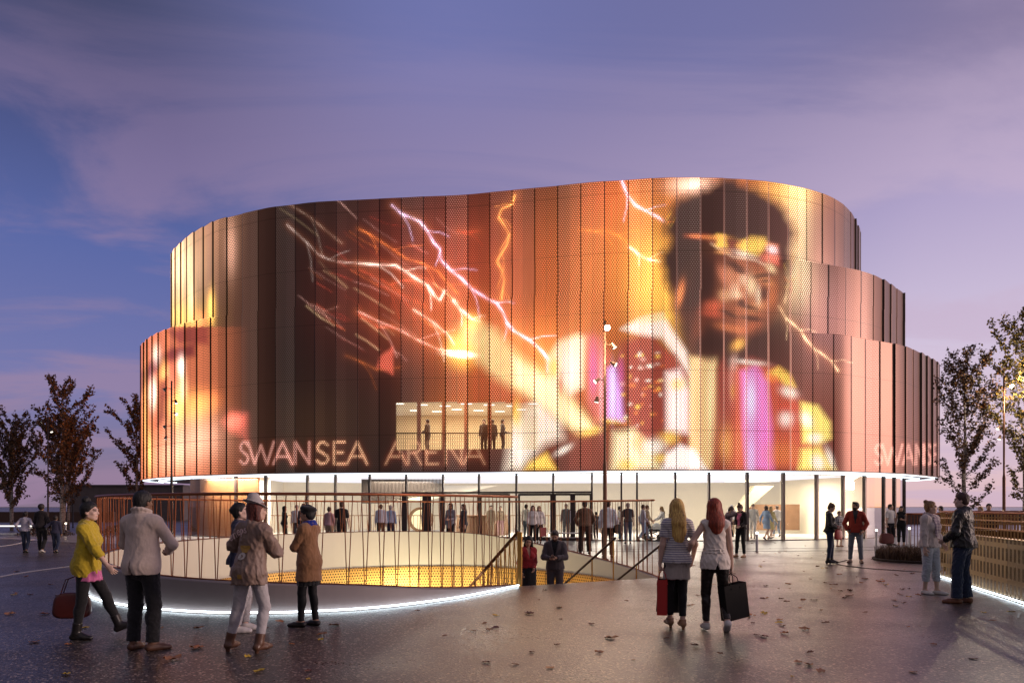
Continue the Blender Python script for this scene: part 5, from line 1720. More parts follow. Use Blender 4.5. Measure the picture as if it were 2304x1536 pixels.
fi = np.where(front)[0]
fi = fi[(gq[fi] > 380) & (gq[fi] < 2048)]
mono = np.maximum.accumulate(gq[fi])
MULL = [421, 476, 531, 598, 692, 755, 832, 914, 997, 1078, 1162, 1245, 1332, 1398, 1433, 1519, 1595, 1681, 1762, 1837, 1897, 1945, 1988, 2012, 2034]
ms = [float(np.interp(p, mono, gs[fi])) for p in MULL]


def gpt(s):
    return np.array([np.interp(s, gs, GLASS[:, 0]), np.interp(s, gs, GLASS[:, 1])])


def gang(s):
    a, b = gpt(s - .1), gpt(s + .1)
    return math.atan2(b[1] - a[1], b[0] - a[0])


GH = ZB - .06
for k, s_ in enumerate(ms):
    p = gpt(s_); w = .11 if k < 4 or k > 16 else .085
    mb = MB(); mb.box((p[0], p[1], GH / 2), (w, .18, GH), gang(s_)); mb.build('mullion', M_MULL, arena)
edges = [ms[0] - 3.0] + ms + [ms[-1] + 3.0]
for a, b in zip(edges[:-1], edges[1:]):
    mb = MB()
    pts = [gpt(a + .06 + (b - a - .12) * t) for t in (0, .5, 1)]
    mb.wall(pts, .05, GH, .02); mb.build('glass_pane', M_GLASS, arena)
mb = MB(); mb.wall([gpt(t) for t in np.arange(ms[0] - 3, ms[-1] + 3, .5)], .0, .05, .12); mb.build('sill', M_FRAME, arena)
# door sets
TZ = HC + (HY - 1108) * 36.0 / F
s0, s1 = [float(np.interp(p, mono, gs[fi])) for p in (905, 1332)]
mb = MB(); mb.wall([gpt(t) + np.array([0, -.10]) for t in np.linspace(s0, s1, 24)], TZ - .03, TZ + .06, .09, -1); mb.build('door_transom', M_FRAME, arena)


def door(pa, pb, leafs=1, stile=.10):
    a, b = [gpt(float(np.interp(p, mono, gs[fi]))) + np.array([0, -.13]) for p in (pa, pb)]
    ang = math.atan2(b[1] - a[1], b[0] - a[0]); u = np.array([math.cos(ang), math.sin(ang)])
    W = np.linalg.norm(b - a) / leafs
    for k in range(leafs):
        p0 = a + u * W * k
        mb = MB()
        for t in (stile / 2, W - stile / 2):
            q = p0 + u * t; mb.box((q[0], q[1], TZ / 2 - .02), (stile, .07, TZ - .06), ang)
        q = p0 + u * W / 2
        mb.box((q[0], q[1], TZ - .09), (W - 2 * stile, .06, .10), ang); mb.box((q[0], q[1], .11), (W - 2 * stile, .06, .14), ang)
        d = mb.build('door', M_FRAME, arena)
        mb = MB(); mb.box((q[0], q[1], TZ / 2 + .05), (W - 2 * stile - .01, .012, TZ - .4), ang); mb.build('door_glass', M_GLASS, d)
        h = p0 + u * (W - stile if k % 2 == 0 else stile)
        mb = MB(); mb.tube([(h[0], h[1] - .08, .85), (h[0], h[1] - .08, 1.45)], .018, 6); mb.build('door_handle', plain('steel', (.6, .6, .6), .25, 1.0), d)


door(1245, 1332, 2, .12); door(1080, 1148, 1, .09); door(1166, 1242, 1, .09); door(905, 962, 1, .26); door(962, 1000, 1, .2)

# ---- foyer interior
M_FLOOR = plain('pale terrazzo', (.55, .52, .48), .3, vary=.06)
M_CREAM = plain('cream plaster', (.64, .57, .45), .8, vary=.04, scale=1.5)
inner = [gpt(t) for t in np.arange(ms[0] - 4, ms[-1] + 4, .6)]
BACK = [(17, 50.5), (10, 52), (0, 52.6), (-10, 52), (-15.5, 50)]
mb = MB(); mb.add([(x, y, .012) for x, y in inner + BACK], [tuple(range(len(inner) + len(BACK)))]); mb.build('foyer_floor', M_FLOOR, arena)
mb = MB(); mb.add([(x, y, ZB - .03) for x, y in inner + BACK][::-1], [tuple(range(len(inner) + len(BACK)))])
M_CEIL = glow('luminous ceiling', (.90, .88, 1.0), .74); mb.build('luminous_ceiling', M_CEIL, arena)
mb = MB(); mb.wall([inner[-1]] + BACK + [inner[0]], .0, ZB - .03, .2, -1); mb.build('foyer_wall', M_CREAM, arena)
for a_, b_2 in (((17.2, 47.5), (19.2, 39.35)), ((-15.5, 50.5), (-14.65, 40.2))):
    mb = MB(); mb.wall([a_, ((a_[0] + b_2[0]) / 2, (a_[1] + b_2[1]) / 2), b_2], .013, ZB - .035, .15, 1 if a_[0] > 0 else -1); mb.build('foyer_side_wall', M_CREAM, arena)
# timber bulkhead, slatted panel, raking stair soffit, disc opening, desk, brown panel, column
M_BROWN = plain('walnut panel', (.16, .085, .045), .5, vary=.3, scale=3)
M_SLAT = plain('dark slat', (.05, .035, .03), .6)
mb = MB()
for k in range(60):
    p = at(815 + k * 3.1, 1100, 44.0); z0 = HC + (HY - (1132 if k < 20 else 1128 - (k - 20) * .5)) * 44 / F
    mb.box((p[0], 44.0, (z0 + ZB - .06) / 2), (.035, .3, ZB - .06 - z0))
mb.build('slatted_bulkhead', M_SLAT, arena)
mb = MB()
a, b, c, d = at(1000, 1092, 46), at(1120, 1092, 46), at(960, 1125, 44), at(860, 1125, 44)
mb.add([a, b, c, d], [(0, 1, 2, 3)]); mb.add([a + [0, .2, .0], b + [0, .2, .0], c + [0, .2, .05], d + [0, .2, .05]], [(3, 2, 1, 0)]); mb.build('stair_soffit', M_CREAM, arena)
mb = MB()
a = at(1700, 1092, 44); b = at(1742, 1092, 44); c = at(1676, 1150, 44); d = at(1658, 1150, 44)
mb.add([a, b, c, d, a + [0, 1, 0], b + [0, 1, 0], c + [0, 1, 0], d + [0, 1, 0]], [(3, 2, 1, 0), (4, 5, 6, 7), (0, 1, 5, 4), (1, 2, 6, 5), (2, 3, 7, 6), (3, 0, 4, 7)]); mb.build('raking_beam', plain('buff plaster', (.36, .31, .22), .8), arena)
mb = MB()
a, b = at(1676, 1133, 44.5), at(1800, 1133, 44.5)
mb.box(((a[0] + b[0]) / 2, 44.6, (a[2]) / 2 + .1), (b[0] - a[0], .1, a[2] - .25)); mb.build('wall_panel', M_BROWN, arena)
mb = MB()
p = at(948, 1168, 46.5)
vs_ = []
for k in range(41):
    t = 2 * math.pi * k / 40
    vs_.append([(p[0] + math.cos(t) * r_, 46.5 - y_, p[2] + math.sin(t) * r_) for r_, y_ in ((.62, 0), (.62, .35), (.78, .35), (.78, 0))])
mb.loft(vs_, True); mb.build('disc_frame', M_BROWN, arena)
mb = MB(); mb.tube([(p[0], 46.6, p[2]), (p[0], 46.55, p[2])], .62, 32); mb.build('disc_light', glow('warm wall light', (1, .78, .45), 1.3), arena)
mb = MB(); p = at(1085, 1200, 43); mb.lathe([(1.5, 0), (1.55, .1), (1.45, 1.05), (1.55, 1.1), (1.55, 1.15)], (p[0], 43, 0.012), 40); mb.build('reception_desk', M_BROWN, arena)
mb = MB(); p = at(585, 1100, 41.5); mb.lathe([(.55, .012), (.55, ZB - .04)], (p[0], 41.5, 0), 24); mb.build('column', M_WHITE, arena)
mb = MB()
for k in range(90):
    q = at(560 + k * 9.5, 1190, 45.5)
    if k % 9: mb.box((q[0], 45.5, .55), (.03, .03, 1.05))
mb.box((at(985, 1190, 45.5)[0], 45.5, 1.1), (23.0, .06, .05)); mb.build('slatted_screen', M_BROWN, arena)
mb = MB()
inw = lambda t, d_: gpt(t) + unit(np.array([0, 47.0]) - gpt(t)) * d_
pts = [inw(t, .55) for t in np.linspace(ms[0] - 6, ms[2] + .75, 16)]
mb.wall(pts, .012, ZB - .06, .12, 1); mb.build('copper_wall', plain('copper wall', (.50, .22, .10), .45, .3, .2, 1.2), arena)
pts = [inw(t, .55) for t in np.linspace(ms[22] - .35, ms[-1] + 5.0, 16)]
mb = MB(); mb.wall(pts, .012, ZB - .06, .12, 1); mb.build('copper_wall', plain('copper wall', (.50, .22, .10)), arena)
mb = MB()
for px_, py_, w in ((1690, 1091, 1.6), (1540, 1098, 1.2)):
    d_ = (ZB - .12 - HC) * F / (HY - py_) ; d_ = min(d_, 46)
    mb.lathe([(w, 0), (w, .05)], ((px_ - CX) * d_ / F, d_, ZB - .10), 32)
mb.build('ring_light', glow('warm ceiling light', (1, .86, .58), 2.6), arena)
for px_, d_ in ((500, 39.6), (680, 43), (900, 43), (1130, 43), (1370, 43), (1580, 43), (1760, 42.5)):  # extra unseen area fill added under the ceiling to brighten the foyer
    o = lamp('foyer_fill', 'AREA', ((px_ - CX) * d_ / F, d_, ZB - .2), 680 if px_ < 1500 else 470, (1, .85, .67), arena, shape='DISK', size=4.0)

# ---- the gallery behind the mesh
GX0, GX1 = at(870, 0, 37)[0], at(1235, 0, 37)[0]
gz0, gz1 = HC + (HY - 1012) * 35.9 / F, HC + (HY - 903) * 35.9 / F
mb = MB(); mb.box(((GX0 + GX1) / 2, 39.95, gz0 - .1), (GX1 - GX0 + 1, 6.4, .2)); mb.build('gallery_floor', M_FLOOR, arena)
mb = MB(); mb.box(((GX0 + GX1) / 2, 39.95, gz1 + .25), (GX1 - GX0 + 1, 6.4, .2)); mb.build('gallery_ceiling', M_CREAM, arena)
mb = MB(); mb.box(((GX0 + GX1) / 2, 42.8, (gz0 + gz1) / 2 + .1), (GX1 - GX0 + 1, .2, gz1 - gz0 + .6)); mb.build('gallery_wall', plain('gallery plaster', (.70, .55, .36), .8, vary=.06), arena)
mb = MB()
for k in range(14):
    mb.box((GX0 + .5 + (k % 7) * 1.15 + (k // 7) * .5, 37.6 + (k // 7) * 2.2 + (k % 3) * .4, gz1 + .12), (.55, .10, .03))
mb.build('gallery_light', glow('gallery light', (1, .93, .82), 2.6), arena)
lamp('gallery_lamp', 'AREA', ((GX0 + GX1) / 2, 39.2, gz1 + .1), 560, (1, .82, .58), arena, shape='RECTANGLE', size=8.0, size_y=4.0)
mb = MB()
for k in range(70): mb.box((GX0 + .4 + k * .112, 36.9, gz0 + .45), (.02, .02, .9))
mb.box(((GX0 + GX1) / 2, 36.9, gz0 + .92), (GX1 - GX0 - .4, .05, .05)); mb.build('gallery_railing', M_SLAT, arena)
for px_, lab, f_, fc in ((962, 'figure leaning forward behind the mesh, alone at the left of the upper gallery', False, 70), (1089, 'man standing at the left of the trio in the upper gallery', False, 160), (1108, 'broad figure in the middle of the trio in the upper gallery', False, 20), (1131, 'figure at the right of the trio in the upper gallery', True, -80)):
    passer(px_, 37.9, 1.72, fc, 'brown' if px_ != 1131 else 'dgrey', 'brown', 'd', lab, f_, z=gz0, kind='talk' if px_ in (962, 1131) else 'stand')
# ------------------------------------------------------------------ plaza, sunken stair
RIM = [(.07, 15.1, .02), (-1.17, 12.9, .20), (-2.46, 11.65, .38), (-4.06, 11.22, .47), (-5.84, 11.82, .53), (-7.6, 13.4, .63), (-8.62, 15.7, .70), (-8.45, 18.6, .76), (-7.0, 21.9, .80), (-4.1, 24.1, .82), (-1.2, 24.3, .75), (1.2, 22.6, .42), (2.75, 20.3, .14), (3.35, 18.3, .03), (3.5, 16.9, .0)]
RIMC = spline(RIM, .15)
RN = plan_normals(RIMC)                 # points to the outside of the well (clockwise run)
cen = np.array([-2.8, 18.0])
if ((RIMC[20, :2] + RN[20] - cen) ** 2).sum() < ((RIMC[20, :2] - cen) ** 2).sum(): RN = -RN
WT = .22                                # thickness of the parapet


def asphalt():
    m, nt, b = material('wet asphalt')
    v = nt.obj()
    big = nt.noise(v, .22, 5, .6)
    wet = nt.noise(v, .6, 5, .6, .4)
    vo = nt.node('ShaderNodeTexVoronoi'); vo.inputs['Scale'].default_value = 50; nt.l.new(v, vo.inputs[0])
    grit = vo.outputs['Color']
    sg = nt.node('ShaderNodeSeparateXYZ'); nt.l.new(grit, sg.inputs[0])
    fine = nt.noise(v, 120, 2)
    c = nt.ramp(sg.outputs[0], [(.0, (.013, .009, .007)), (.5, (.034, .025, .019)), (.8, (.095, .070, .054)), (.91, (.15, .11, .085)), (.95, (.55, .41, .31))])
    c = nt.mix(nt.ramp(big, [(.35, .0), (.7, .45)]), c, (.05, .043, .042))
    nt.l.new(c, b.inputs['Base Color'])
    nt.l.new(nt.math('ADD', nt.ramp(wet, [(.3, .22), (.7, .40)]), nt.math('MULTIPLY', sg.outputs[1], .12)), b.inputs['Roughness'])
    b.inputs['Specular IOR Level'].default_value = .42
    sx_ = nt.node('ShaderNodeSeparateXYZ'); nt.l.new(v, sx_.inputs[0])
    wet_shade = nt.math('ADD', nt.math('MULTIPLY', sx_.outputs[0], .12), nt.math('MULTIPLY', wet, 1.1))     # random wet patches; gloss also fades leftward to stand in for dimmer light
    nt.l.new(nt.ramp(wet_shade, [(.0, .04), (.75, .85)]), b.inputs['Coat Weight']); b.inputs['Coat IOR'].default_value = 1.42
    nt.l.new(nt.ramp(wet, [(.3, .30), (.7, .42)]), b.inputs['Coat Roughness'])
    hgt = nt.math('ADD', nt.math('MULTIPLY', vo.outputs['Distance'], .8), nt.math('MULTIPLY', fine, .4))
    bn = nt.bump(hgt, .42, .010); nt.l.new(bn, b.inputs['Normal']); nt.l.new(bn, b.inputs['Coat Normal'])
    return m


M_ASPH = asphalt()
HOLE = [(RIMC[i, 0], RIMC[i, 1]) for i in range(0, len(RIMC), 2)]
RHOLE = None
import bmesh
# screen on the right: a second opening behind the golden wall
GW = spline([(7.0, 7.6), (7.75, 9.8), (8.56, 12.37), (9.18, 14.57), (9.72, 16.4), (10.0, 17.4), (10.35, 17.95), (10.95, 18.25), (12.2, 18.3), (15.0, 18.6), (19.0, 19.6)], .15)
GHOLE = [(x + .35, y - .0) for x, y in resample(GW, .6)]
GHOLE = [tuple(p) for p in (resample(GW, .6) + 0)]
gn = plan_normals(resample(GW, .6))
if gn[3][0] < 0: gn = -gn
GHOLE = [tuple(p + n * .3) for p, n in zip(resample(GW, .6), gn)] + [(19, 6.9)]


def ground_mesh():
    bm = bmesh.new()
    def loop(pts):
        vs_ = [bm.verts.new((x, y, 0)) for x, y in pts]
        return [bm.edges.new((vs_[i], vs_[(i + 1) % len(vs_)])) for i in range(len(vs_))]
    es = loop([(-2500, -60), (2500, -60), (2500, 3500), (-2500, 3500)]) + loop(HOLE) + loop(GHOLE)
    bmesh.ops.triangle_fill(bm, use_beauty=True, use_dissolve=False, edges=es)
    for f in bm.faces:
        if f.normal.z < 0: f.normal_flip()
    me = bpy.data.meshes.new('plaza_ground'); bm.to_mesh(me); bm.free()
    return me


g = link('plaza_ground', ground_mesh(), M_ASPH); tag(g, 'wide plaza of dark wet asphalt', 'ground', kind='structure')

# lit-toned paving by the glass; its lighter colour stands in for light falling there
M_PAVE, nt_, b_ = material('lit-toned paving')
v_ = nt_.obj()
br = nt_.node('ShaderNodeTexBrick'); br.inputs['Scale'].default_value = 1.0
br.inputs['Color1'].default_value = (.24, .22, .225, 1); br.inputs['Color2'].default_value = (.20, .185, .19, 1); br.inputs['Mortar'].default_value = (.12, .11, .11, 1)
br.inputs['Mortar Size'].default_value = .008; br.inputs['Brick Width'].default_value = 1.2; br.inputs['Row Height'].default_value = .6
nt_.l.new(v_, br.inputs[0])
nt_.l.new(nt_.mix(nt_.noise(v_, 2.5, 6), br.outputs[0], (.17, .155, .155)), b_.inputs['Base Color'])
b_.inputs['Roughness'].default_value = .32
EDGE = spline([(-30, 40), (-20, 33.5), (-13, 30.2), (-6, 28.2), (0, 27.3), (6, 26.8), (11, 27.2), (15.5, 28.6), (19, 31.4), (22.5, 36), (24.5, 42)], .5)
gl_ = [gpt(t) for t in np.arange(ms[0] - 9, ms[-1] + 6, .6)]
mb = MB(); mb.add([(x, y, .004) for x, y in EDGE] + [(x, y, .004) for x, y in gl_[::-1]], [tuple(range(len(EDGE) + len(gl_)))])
tag(mb.build('paving', M_PAVE), 'lit-toned paving in front of the glass foyer, coloured as if lit', 'paving', kind='structure')
M_DRAIN = plain('drain slot', (.02, .018, .018), .6)
for k, (off, lab) in enumerate(((0, 'dark drainage slot curving along the edge of the lit-toned paving'), (1.6, 'thin dark drainage slot nearer the foyer glass'))):
    n_ = plan_normals(EDGE)
    n_ = n_ * (1 if n_[20][1] > 0 else -1)
    mb = MB(); mb.wall([p + q * off for p, q in zip(EDGE, n_)], .006, .010, .07 if k == 0 else .04)
    tag(mb.build('drain_channel', M_DRAIN), lab, 'drain')

# ---- the well
M_CONC = plain('smooth concrete', (.27, .225, .22), .55, vary=.16, scale=1.6, bump=.12, bscale=60)
M_LIN = plain('cream concrete', (.56, .52, .44), .7, vary=.07, scale=1.2)
M_COPPER = plain('copper rail', (.32, .105, .045), .42, .75, .2, 8)
M_ROD = plain('copper rod', (.26, .085, .035), .45, .6, .2, 8)
M_GOLDR = plain('gold rail', (.62, .34, .09), .38, .7, .15, 8)


def perf_gold(name, sx, sy, kind):
    m, nt, b = material(name)
    uv = nt.node('ShaderNodeUVMap', uv_map='panel').outputs[0]
    sp = nt.node('ShaderNodeSeparateXYZ'); nt.l.new(uv, sp.inputs[0])
    u, v = nt.math('DIVIDE', sp.outputs[0], sx), nt.math('DIVIDE', sp.outputs[1], sy)
    odd = nt.math('MULTIPLY', nt.math('MODULO', nt.math('FLOOR', v), 2.0), .5 if kind == 'dot' else 0.0)
    fu = nt.math('SUBTRACT', nt.math('FRACT', nt.math('ADD', u, odd)), .5); fv = nt.math('SUBTRACT', nt.math('FRACT', v), .5)
    if kind == 'dot':
        hole = nt.math('LESS_THAN', nt.math('SQRT', nt.math('ADD', nt.math('POWER', fu, 2.0), nt.math('POWER', fv, 2.0))), .27)
    else:
        hole = nt.math('MULTIPLY', nt.math('LESS_THAN', nt.math('ABSOLUTE', fu), .27), nt.math('LESS_THAN', nt.math('ABSOLUTE', fv), .36))
    pn = nt.node('ShaderNodeTexWhiteNoise', noise_dimensions='1D'); nt.l.new(nt.math('FLOOR', nt.math('DIVIDE', sp.outputs[0], 1.15)), pn.inputs['W'])
    gold = nt.mix(pn.outputs['Value'], (.55, .30, .07) if kind == 'dot' else (.20, .115, .035), (.72, .45, .13) if kind == 'dot' else (.34, .20, .06))
    jn = nt.math('GREATER_THAN', nt.math('ABSOLUTE', nt.math('SUBTRACT', nt.math('FRACT', nt.math('DIVIDE', sp.outputs[0], 1.15)), .5)), .488)
    gold = nt.mix(jn, gold, (.10, .05, .02))
    nt.l.new(nt.mix(hole, gold, (.035, .02, .012)) if kind == 'dot' else gold, b.inputs['Base Color'])
    b.inputs['Metallic'].default_value = .55; b.inputs['Roughness'].default_value = .42
    if kind != 'dot':
        tr = nt.node('ShaderNodeBsdfTransparent'); mx = nt.node('ShaderNodeMixShader')
        nt.l.new(nt.math('MULTIPLY', hole, .8), mx.inputs[0]); nt.l.new(b.outputs[0], mx.inputs[1]); nt.l.new(tr.outputs[0], mx.inputs[2])
        nt.l.new(mx.outputs[0], [n for n in nt.n if n.type == 'OUTPUT_MATERIAL'][0].inputs[0])
    return m


def sheet(name, line, z0, z1, mat, parent, nz=2, u0=0.0):
    """upright sheet along a plan line with a (run, height) uv layer"""
    line = np.asarray(line)[:, :2]
    n = len(line)
    z0 = np.full(n, z0) if np.isscalar(z0) else np.asarray(z0); z1 = np.full(n, z1) if np.isscalar(z1) else np.asarray(z1)
    s = u0 + np.concatenate([[0], np.cumsum(np.linalg.norm(np.diff(line, axis=0), axis=1))])
    V, UV = [], []
    for k in range(nz):
        t = k / (nz - 1)
        z = z0 + (z1 - z0) * t
        V.append(np.stack([line[:, 0], line[:, 1], z], 1)); UV.append(np.stack([s, z], 1))
    V, UV = np.vstack(V), np.vstack(UV)
    I = np.arange(nz * n).reshape(nz, n)
    Q = np.stack([I[:-1, :-1], I[:-1, 1:], I[1:, 1:], I[1:, :-1]], -1).reshape(-1, 4)
    me = np_mesh(name, V - np.array(parent.location), Q)
    l = me.uv_layers.new(name='panel'); l.data.foreach_set('uv', UV[Q.ravel()].astype(np.float32).ravel())
    return link(name, me, mat, parent)


well = empty('stairwell_wall', (-2.8, 18, 0), 0, 'curved concrete parapet round the sunken stair, cream inside over gold perforated panels, white light strip at its foot', 'parapet wall')
line = RIMC[:, :2]; h_ = RIMC[:, 2]
mb = MB()
rows = []
for i in range(len(line)):
    o = line[i]; q = line[i] - RN[i] * WT; z = max(h_[i], .012)
    rows.append([(o[0] + RN[i][0] * .04, o[1] + RN[i][1] * .04, -.3), (o[0], o[1], z - .02), (o[0] - RN[i][0] * .02, o[1] - RN[i][1] * .02, z), (q[0], q[1], z)])
mb.loft(rows); mb.build('parapet', M_CONC, well, smooth=False)
inn = line - RN * WT
k0 = 6
mb = MB()
mb.loft([[(p[0], p[1], max(z, .012)) for p, z in zip(inn, h_)], [(p[0], p[1], -.34) for p in inn]])
mb.build('cream_lining', M_LIN, well)
inn2 = line - RN * (WT + .06)
sheet('perforated_lining', inn2, -3.6, -.30, perf_gold('perforated gold lining', .085, .085, 'dot'), well)
mb = MB(); mb.loft([[(p[0], p[1], -.34) for p in inn], [(p[0], p[1], -.34) for p in line - RN * (WT + .1)]]); mb.build('lining_lip', M_LIN, well)
strip = glow('bluish light strip', (.80, .92, 1.0), 6.0)
mb = MB(); mb.tube([(line[i][0] + RN[i][0] * .075, line[i][1] + RN[i][1] * .075, .030) for i in range(0, 110) if line[i][0] < .2 and (line[i][1] < 15.2)], .014, 6)
mb.build('light_strip', strip, well)
fl = MB(); fl.add([(p[0], p[1], -3.4) for p in inn2[::6]], [tuple(range(len(inn2[::6])))])
tag(fl.build('lower_floor', M_FLOOR), 'pale floor at the bottom of the sunken stair', 'floor', kind='structure')
for k, (lx, ly, e) in enumerate(((-1.8, 21.2, 95), (-3.6, 20.5, 45), (.6, 18.6, 45), (-5.6, 19.5, 22))):
    lamp('well_lamp', 'AREA', (lx, ly, -2.9), e, (1, .82, .52), well, shape='DISK', size=1.0).rotation_euler = (R(180 - 32), 0, 0)
lamp('well_lamp', 'AREA', (-3.0, 16.8, -.5), 52, (1, .90, .78), well, shape='RECTANGLE', size=5.0, size_y=.6).rotation_euler = (R(100), 0, 0)

o = lamp('well_lamp', 'AREA', (-3.1, 22.3, -1.25), 42, (1, .86, .55), well, shape='DISK', size=.9); o.rotation_euler = (R(90), 0, 0)

# stair
stair = empty('staircase', (1.8, 16, 0), 0, 'stone stair going down from the plaza into the sunken well', 'staircase')
ev = STAIR_E1 - STAIR_E0; el_ = np.linalg.norm(ev); eu = ev / el_
for k in range(19):
    a = STAIR_E0 + STAIR_D * GOING * k; z = -RISE * (k + 1)
    w0, w1 = .16, el_ - .16 + .0
    mb = MB()
    p = [a + eu * w0, a + eu * w1, a + eu * w1 + STAIR_D * (GOING + .02), a + eu * w0 + STAIR_D * (GOING + .02)]
    mb.prism([tuple(q) for q in p], z - .5, z - .001 * (k % 2))
    mb.build('tread', M_CONC, stair)
mb = MB()
a = STAIR_E0 + eu * .0; b = STAIR_E1
mb.prism([tuple(a), tuple(b), tuple(b + STAIR_D * .05), tuple(a + STAIR_D * .05)], -.5, -.004)
mb.build('top_riser', M_CONC, stair)

# balustrade round the rim: level copper rail, about a hundred raking rods
RAIL = 1.83
bal = empty('balustrade', (-2.8, 18, 0), 0, 'copper balustrade of thin raking rods under a flat rail round the sunken stair', 'railing')
off = line - RN * .11
rail = [(p[0], p[1], RAIL - .05 * (i / len(off))) for i, p in enumerate(off[0:-4])]
d0 = np.array([off[0][0] - off[1][0], off[0][1] - off[1][1]]); d0 /= np.linalg.norm(d0)
mb = MB(); mb.tube([(off[0][0] + d0[0] * .25, off[0][1] + d0[1] * .25, RAIL)] + rail, .045, 8, True, flat=.55); mb.build('top_rail', M_COPPER, bal, True)
tot = len(off) - 6
tg = np.gradient(off, axis=0); tg /= np.linalg.norm(tg, axis=1)[:, None]
# about two hundred rods: the hundred nearest ones each a part, the rest one part
rods = []
n_rod = 206
for k in range(n_rod):
    i = int(2 + (tot - 2) * k / (n_rod - 1))
    top = np.array([off[i][0], off[i][1], RAIL - .05 * (i / len(off))]); bot = np.array([*(off[i] + tg[i] * (.07 if k % 2 else -.05)), max(h_[i], .0)])
    rods.append((np.hypot(off[i][0], off[i][1]), bot, top))
rods.sort(key=lambda r_: r_[0])
for _, bot, top in rods[:99]:
    mb = MB(); mb.tube([bot, top], .0085, 5); mb.build('baluster', M_ROD, bal)
mb = MB()
for _, bot, top in rods[99:]: mb.tube([bot, top], .0085, 5)
tag(mb.build('far_balusters', M_ROD, bal), kind='stuff')
mb = MB(); mb.tube([(p[0], p[1], max(z, .0) + .012) for p, z in zip(off, h_)], .022, 6, flat=.5); mb.build('bottom_rail', M_COPPER, bal)

# handrails down the stair
for k, (px_, py_, Y_, lab) in enumerate(((1383, 1211, 16.5, 'dark handrail on a gold post, in the middle of the stair'), (1486, 1226, 16.95, 'dark handrail along the right side of the stair'))):
    t0 = at(px_, py_, Y_)
    d3 = np.array([STAIR_D[0], STAIR_D[1], -RISE / GOING])
    hr = empty('handrail', (t0[0], t0[1], 0), 0, lab, 'handrail', 'handrails of the sunken stair')
    mb = MB(); mb.tube([t0 - d3 * .03, t0, t0 + d3 * 2.2, t0 + d3 * 4.6], .028, 8); mb.build('rail', plain('dark bronze rail', (.055, .028, .02), .35, .5), hr, True)
    for t in (0.05, .9, 1.8, 2.7, 3.6):
        q = t0 + d3 * t
        zz_ = tread_z(q[0], q[1])
        mb = MB(); mb.tube([(q[0], q[1], zz_ - .05), (q[0], q[1], q[2] - .02)], .018, 6); mb.build('post', M_GOLDR, hr)
# golden raking balustrade on the near side of the stair
t0 = at(1166, 1196, 15.35)
d3 = np.array([STAIR_D[0], STAIR_D[1], -RISE / GOING])
gb = empty('stair_balustrade', (t0[0], t0[1], 0), 0, 'golden balustrade of close fins dropping beside the stair', 'railing')
mb = MB(); mb.tube([t0, t0 + d3 * 4.8], .045, 8, flat=.6); mb.build('rail', plain('bronze rail', (.16, .07, .03), .4, .6), gb, True)
for k in range(44):
    t = .02 + k * .105; q = t0 + d3 * t; lean = STAIR_D * (.05 if k % 2 else -.05)
    mb = MB(); mb.tube([(q[0] - lean[0], q[1] - lean[1], q[2] - 1.15), (q[0] + lean[0], q[1] + lean[1], q[2])], .012, 5); mb.build('fin', M_GOLDR, gb)
mb = MB(); mb.box((t0[0] + .03, t0[1] - .02, t0[2] / 2 + .0), (.10, .06, t0[2] + .0), 0.0, bev=.01); mb.build('end_post', M_GOLDR, gb)

# ---- golden wall on the right
gw = empty('gold_screen', (9.6, 16.0, 0), 0, 'curved golden wall pierced with upright slots, lit along its foot, at the right edge', 'screen wall')
gl = resample(GW, .12)
M_GPERF = perf_gold('slotted gold sheet', .19, .31, 'slot')
gnn = plan_normals(gl)
if gnn[5][0] < 0: gnn = -gnn                 # away from the plaza
sheet('lower_panel', gl, .05, 1.05, M_GPERF, gw)
sheet('back_panel', gl + gnn * .22, .0, 1.02, plain('inner bronze sheet', (.16, .085, .03), .45, .5, .35, 1.5), gw)
mb = MB(); mb.loft([[(p[0], p[1], 1.05) for p in gl], [(p[0], p[1], 1.05) for p in gl + gnn * .22]]); mb.build('ledge', M_GOLDR, gw)
M_LATT = plain('old gold lattice', (.36, .21, .075), .42, .6, .2, 8)
for z in (1.20, 1.36):
    mb = MB(); mb.tube([(p[0], p[1], z) for p in gl + gnn * .1], .012, 6, flat=1.6); mb.build('lattice_bar', M_LATT, gw)
gs2 = resample(GW, .16)
gsn = plan_normals(gs2)
if gsn[5][0] < 0: gsn = -gsn
for p, n in zip(gs2[:98], gsn[:98]):
    q = p + n * .1
    mb = MB(); mb.tube([(q[0], q[1], 1.05), (q[0], q[1], 1.50)], .013, 5); mb.build('lattice_bar', M_LATT, gw)
mb = MB(); mb.tube([(p[0], p[1], 1.51) for p in gl + gnn * .1], .035, 8, flat=.6); mb.build('top_rail', M_COPPER, gw, True)
mb = MB(); mb.tube([(p[0] - n[0] * .05, p[1] - n[1] * .05, .035) for p, n in zip(gl, gnn) if p[1] < 17.6 and p[0] < 10.02], .014, 6); mb.build('light_strip', strip, gw)
lamp('well_lamp', 'AREA', (12.2, 13.5, -1.0), 55, (1, .72, .34), gw, shape='DISK', size=2.0).rotation_euler = (R(180), 0, 0)
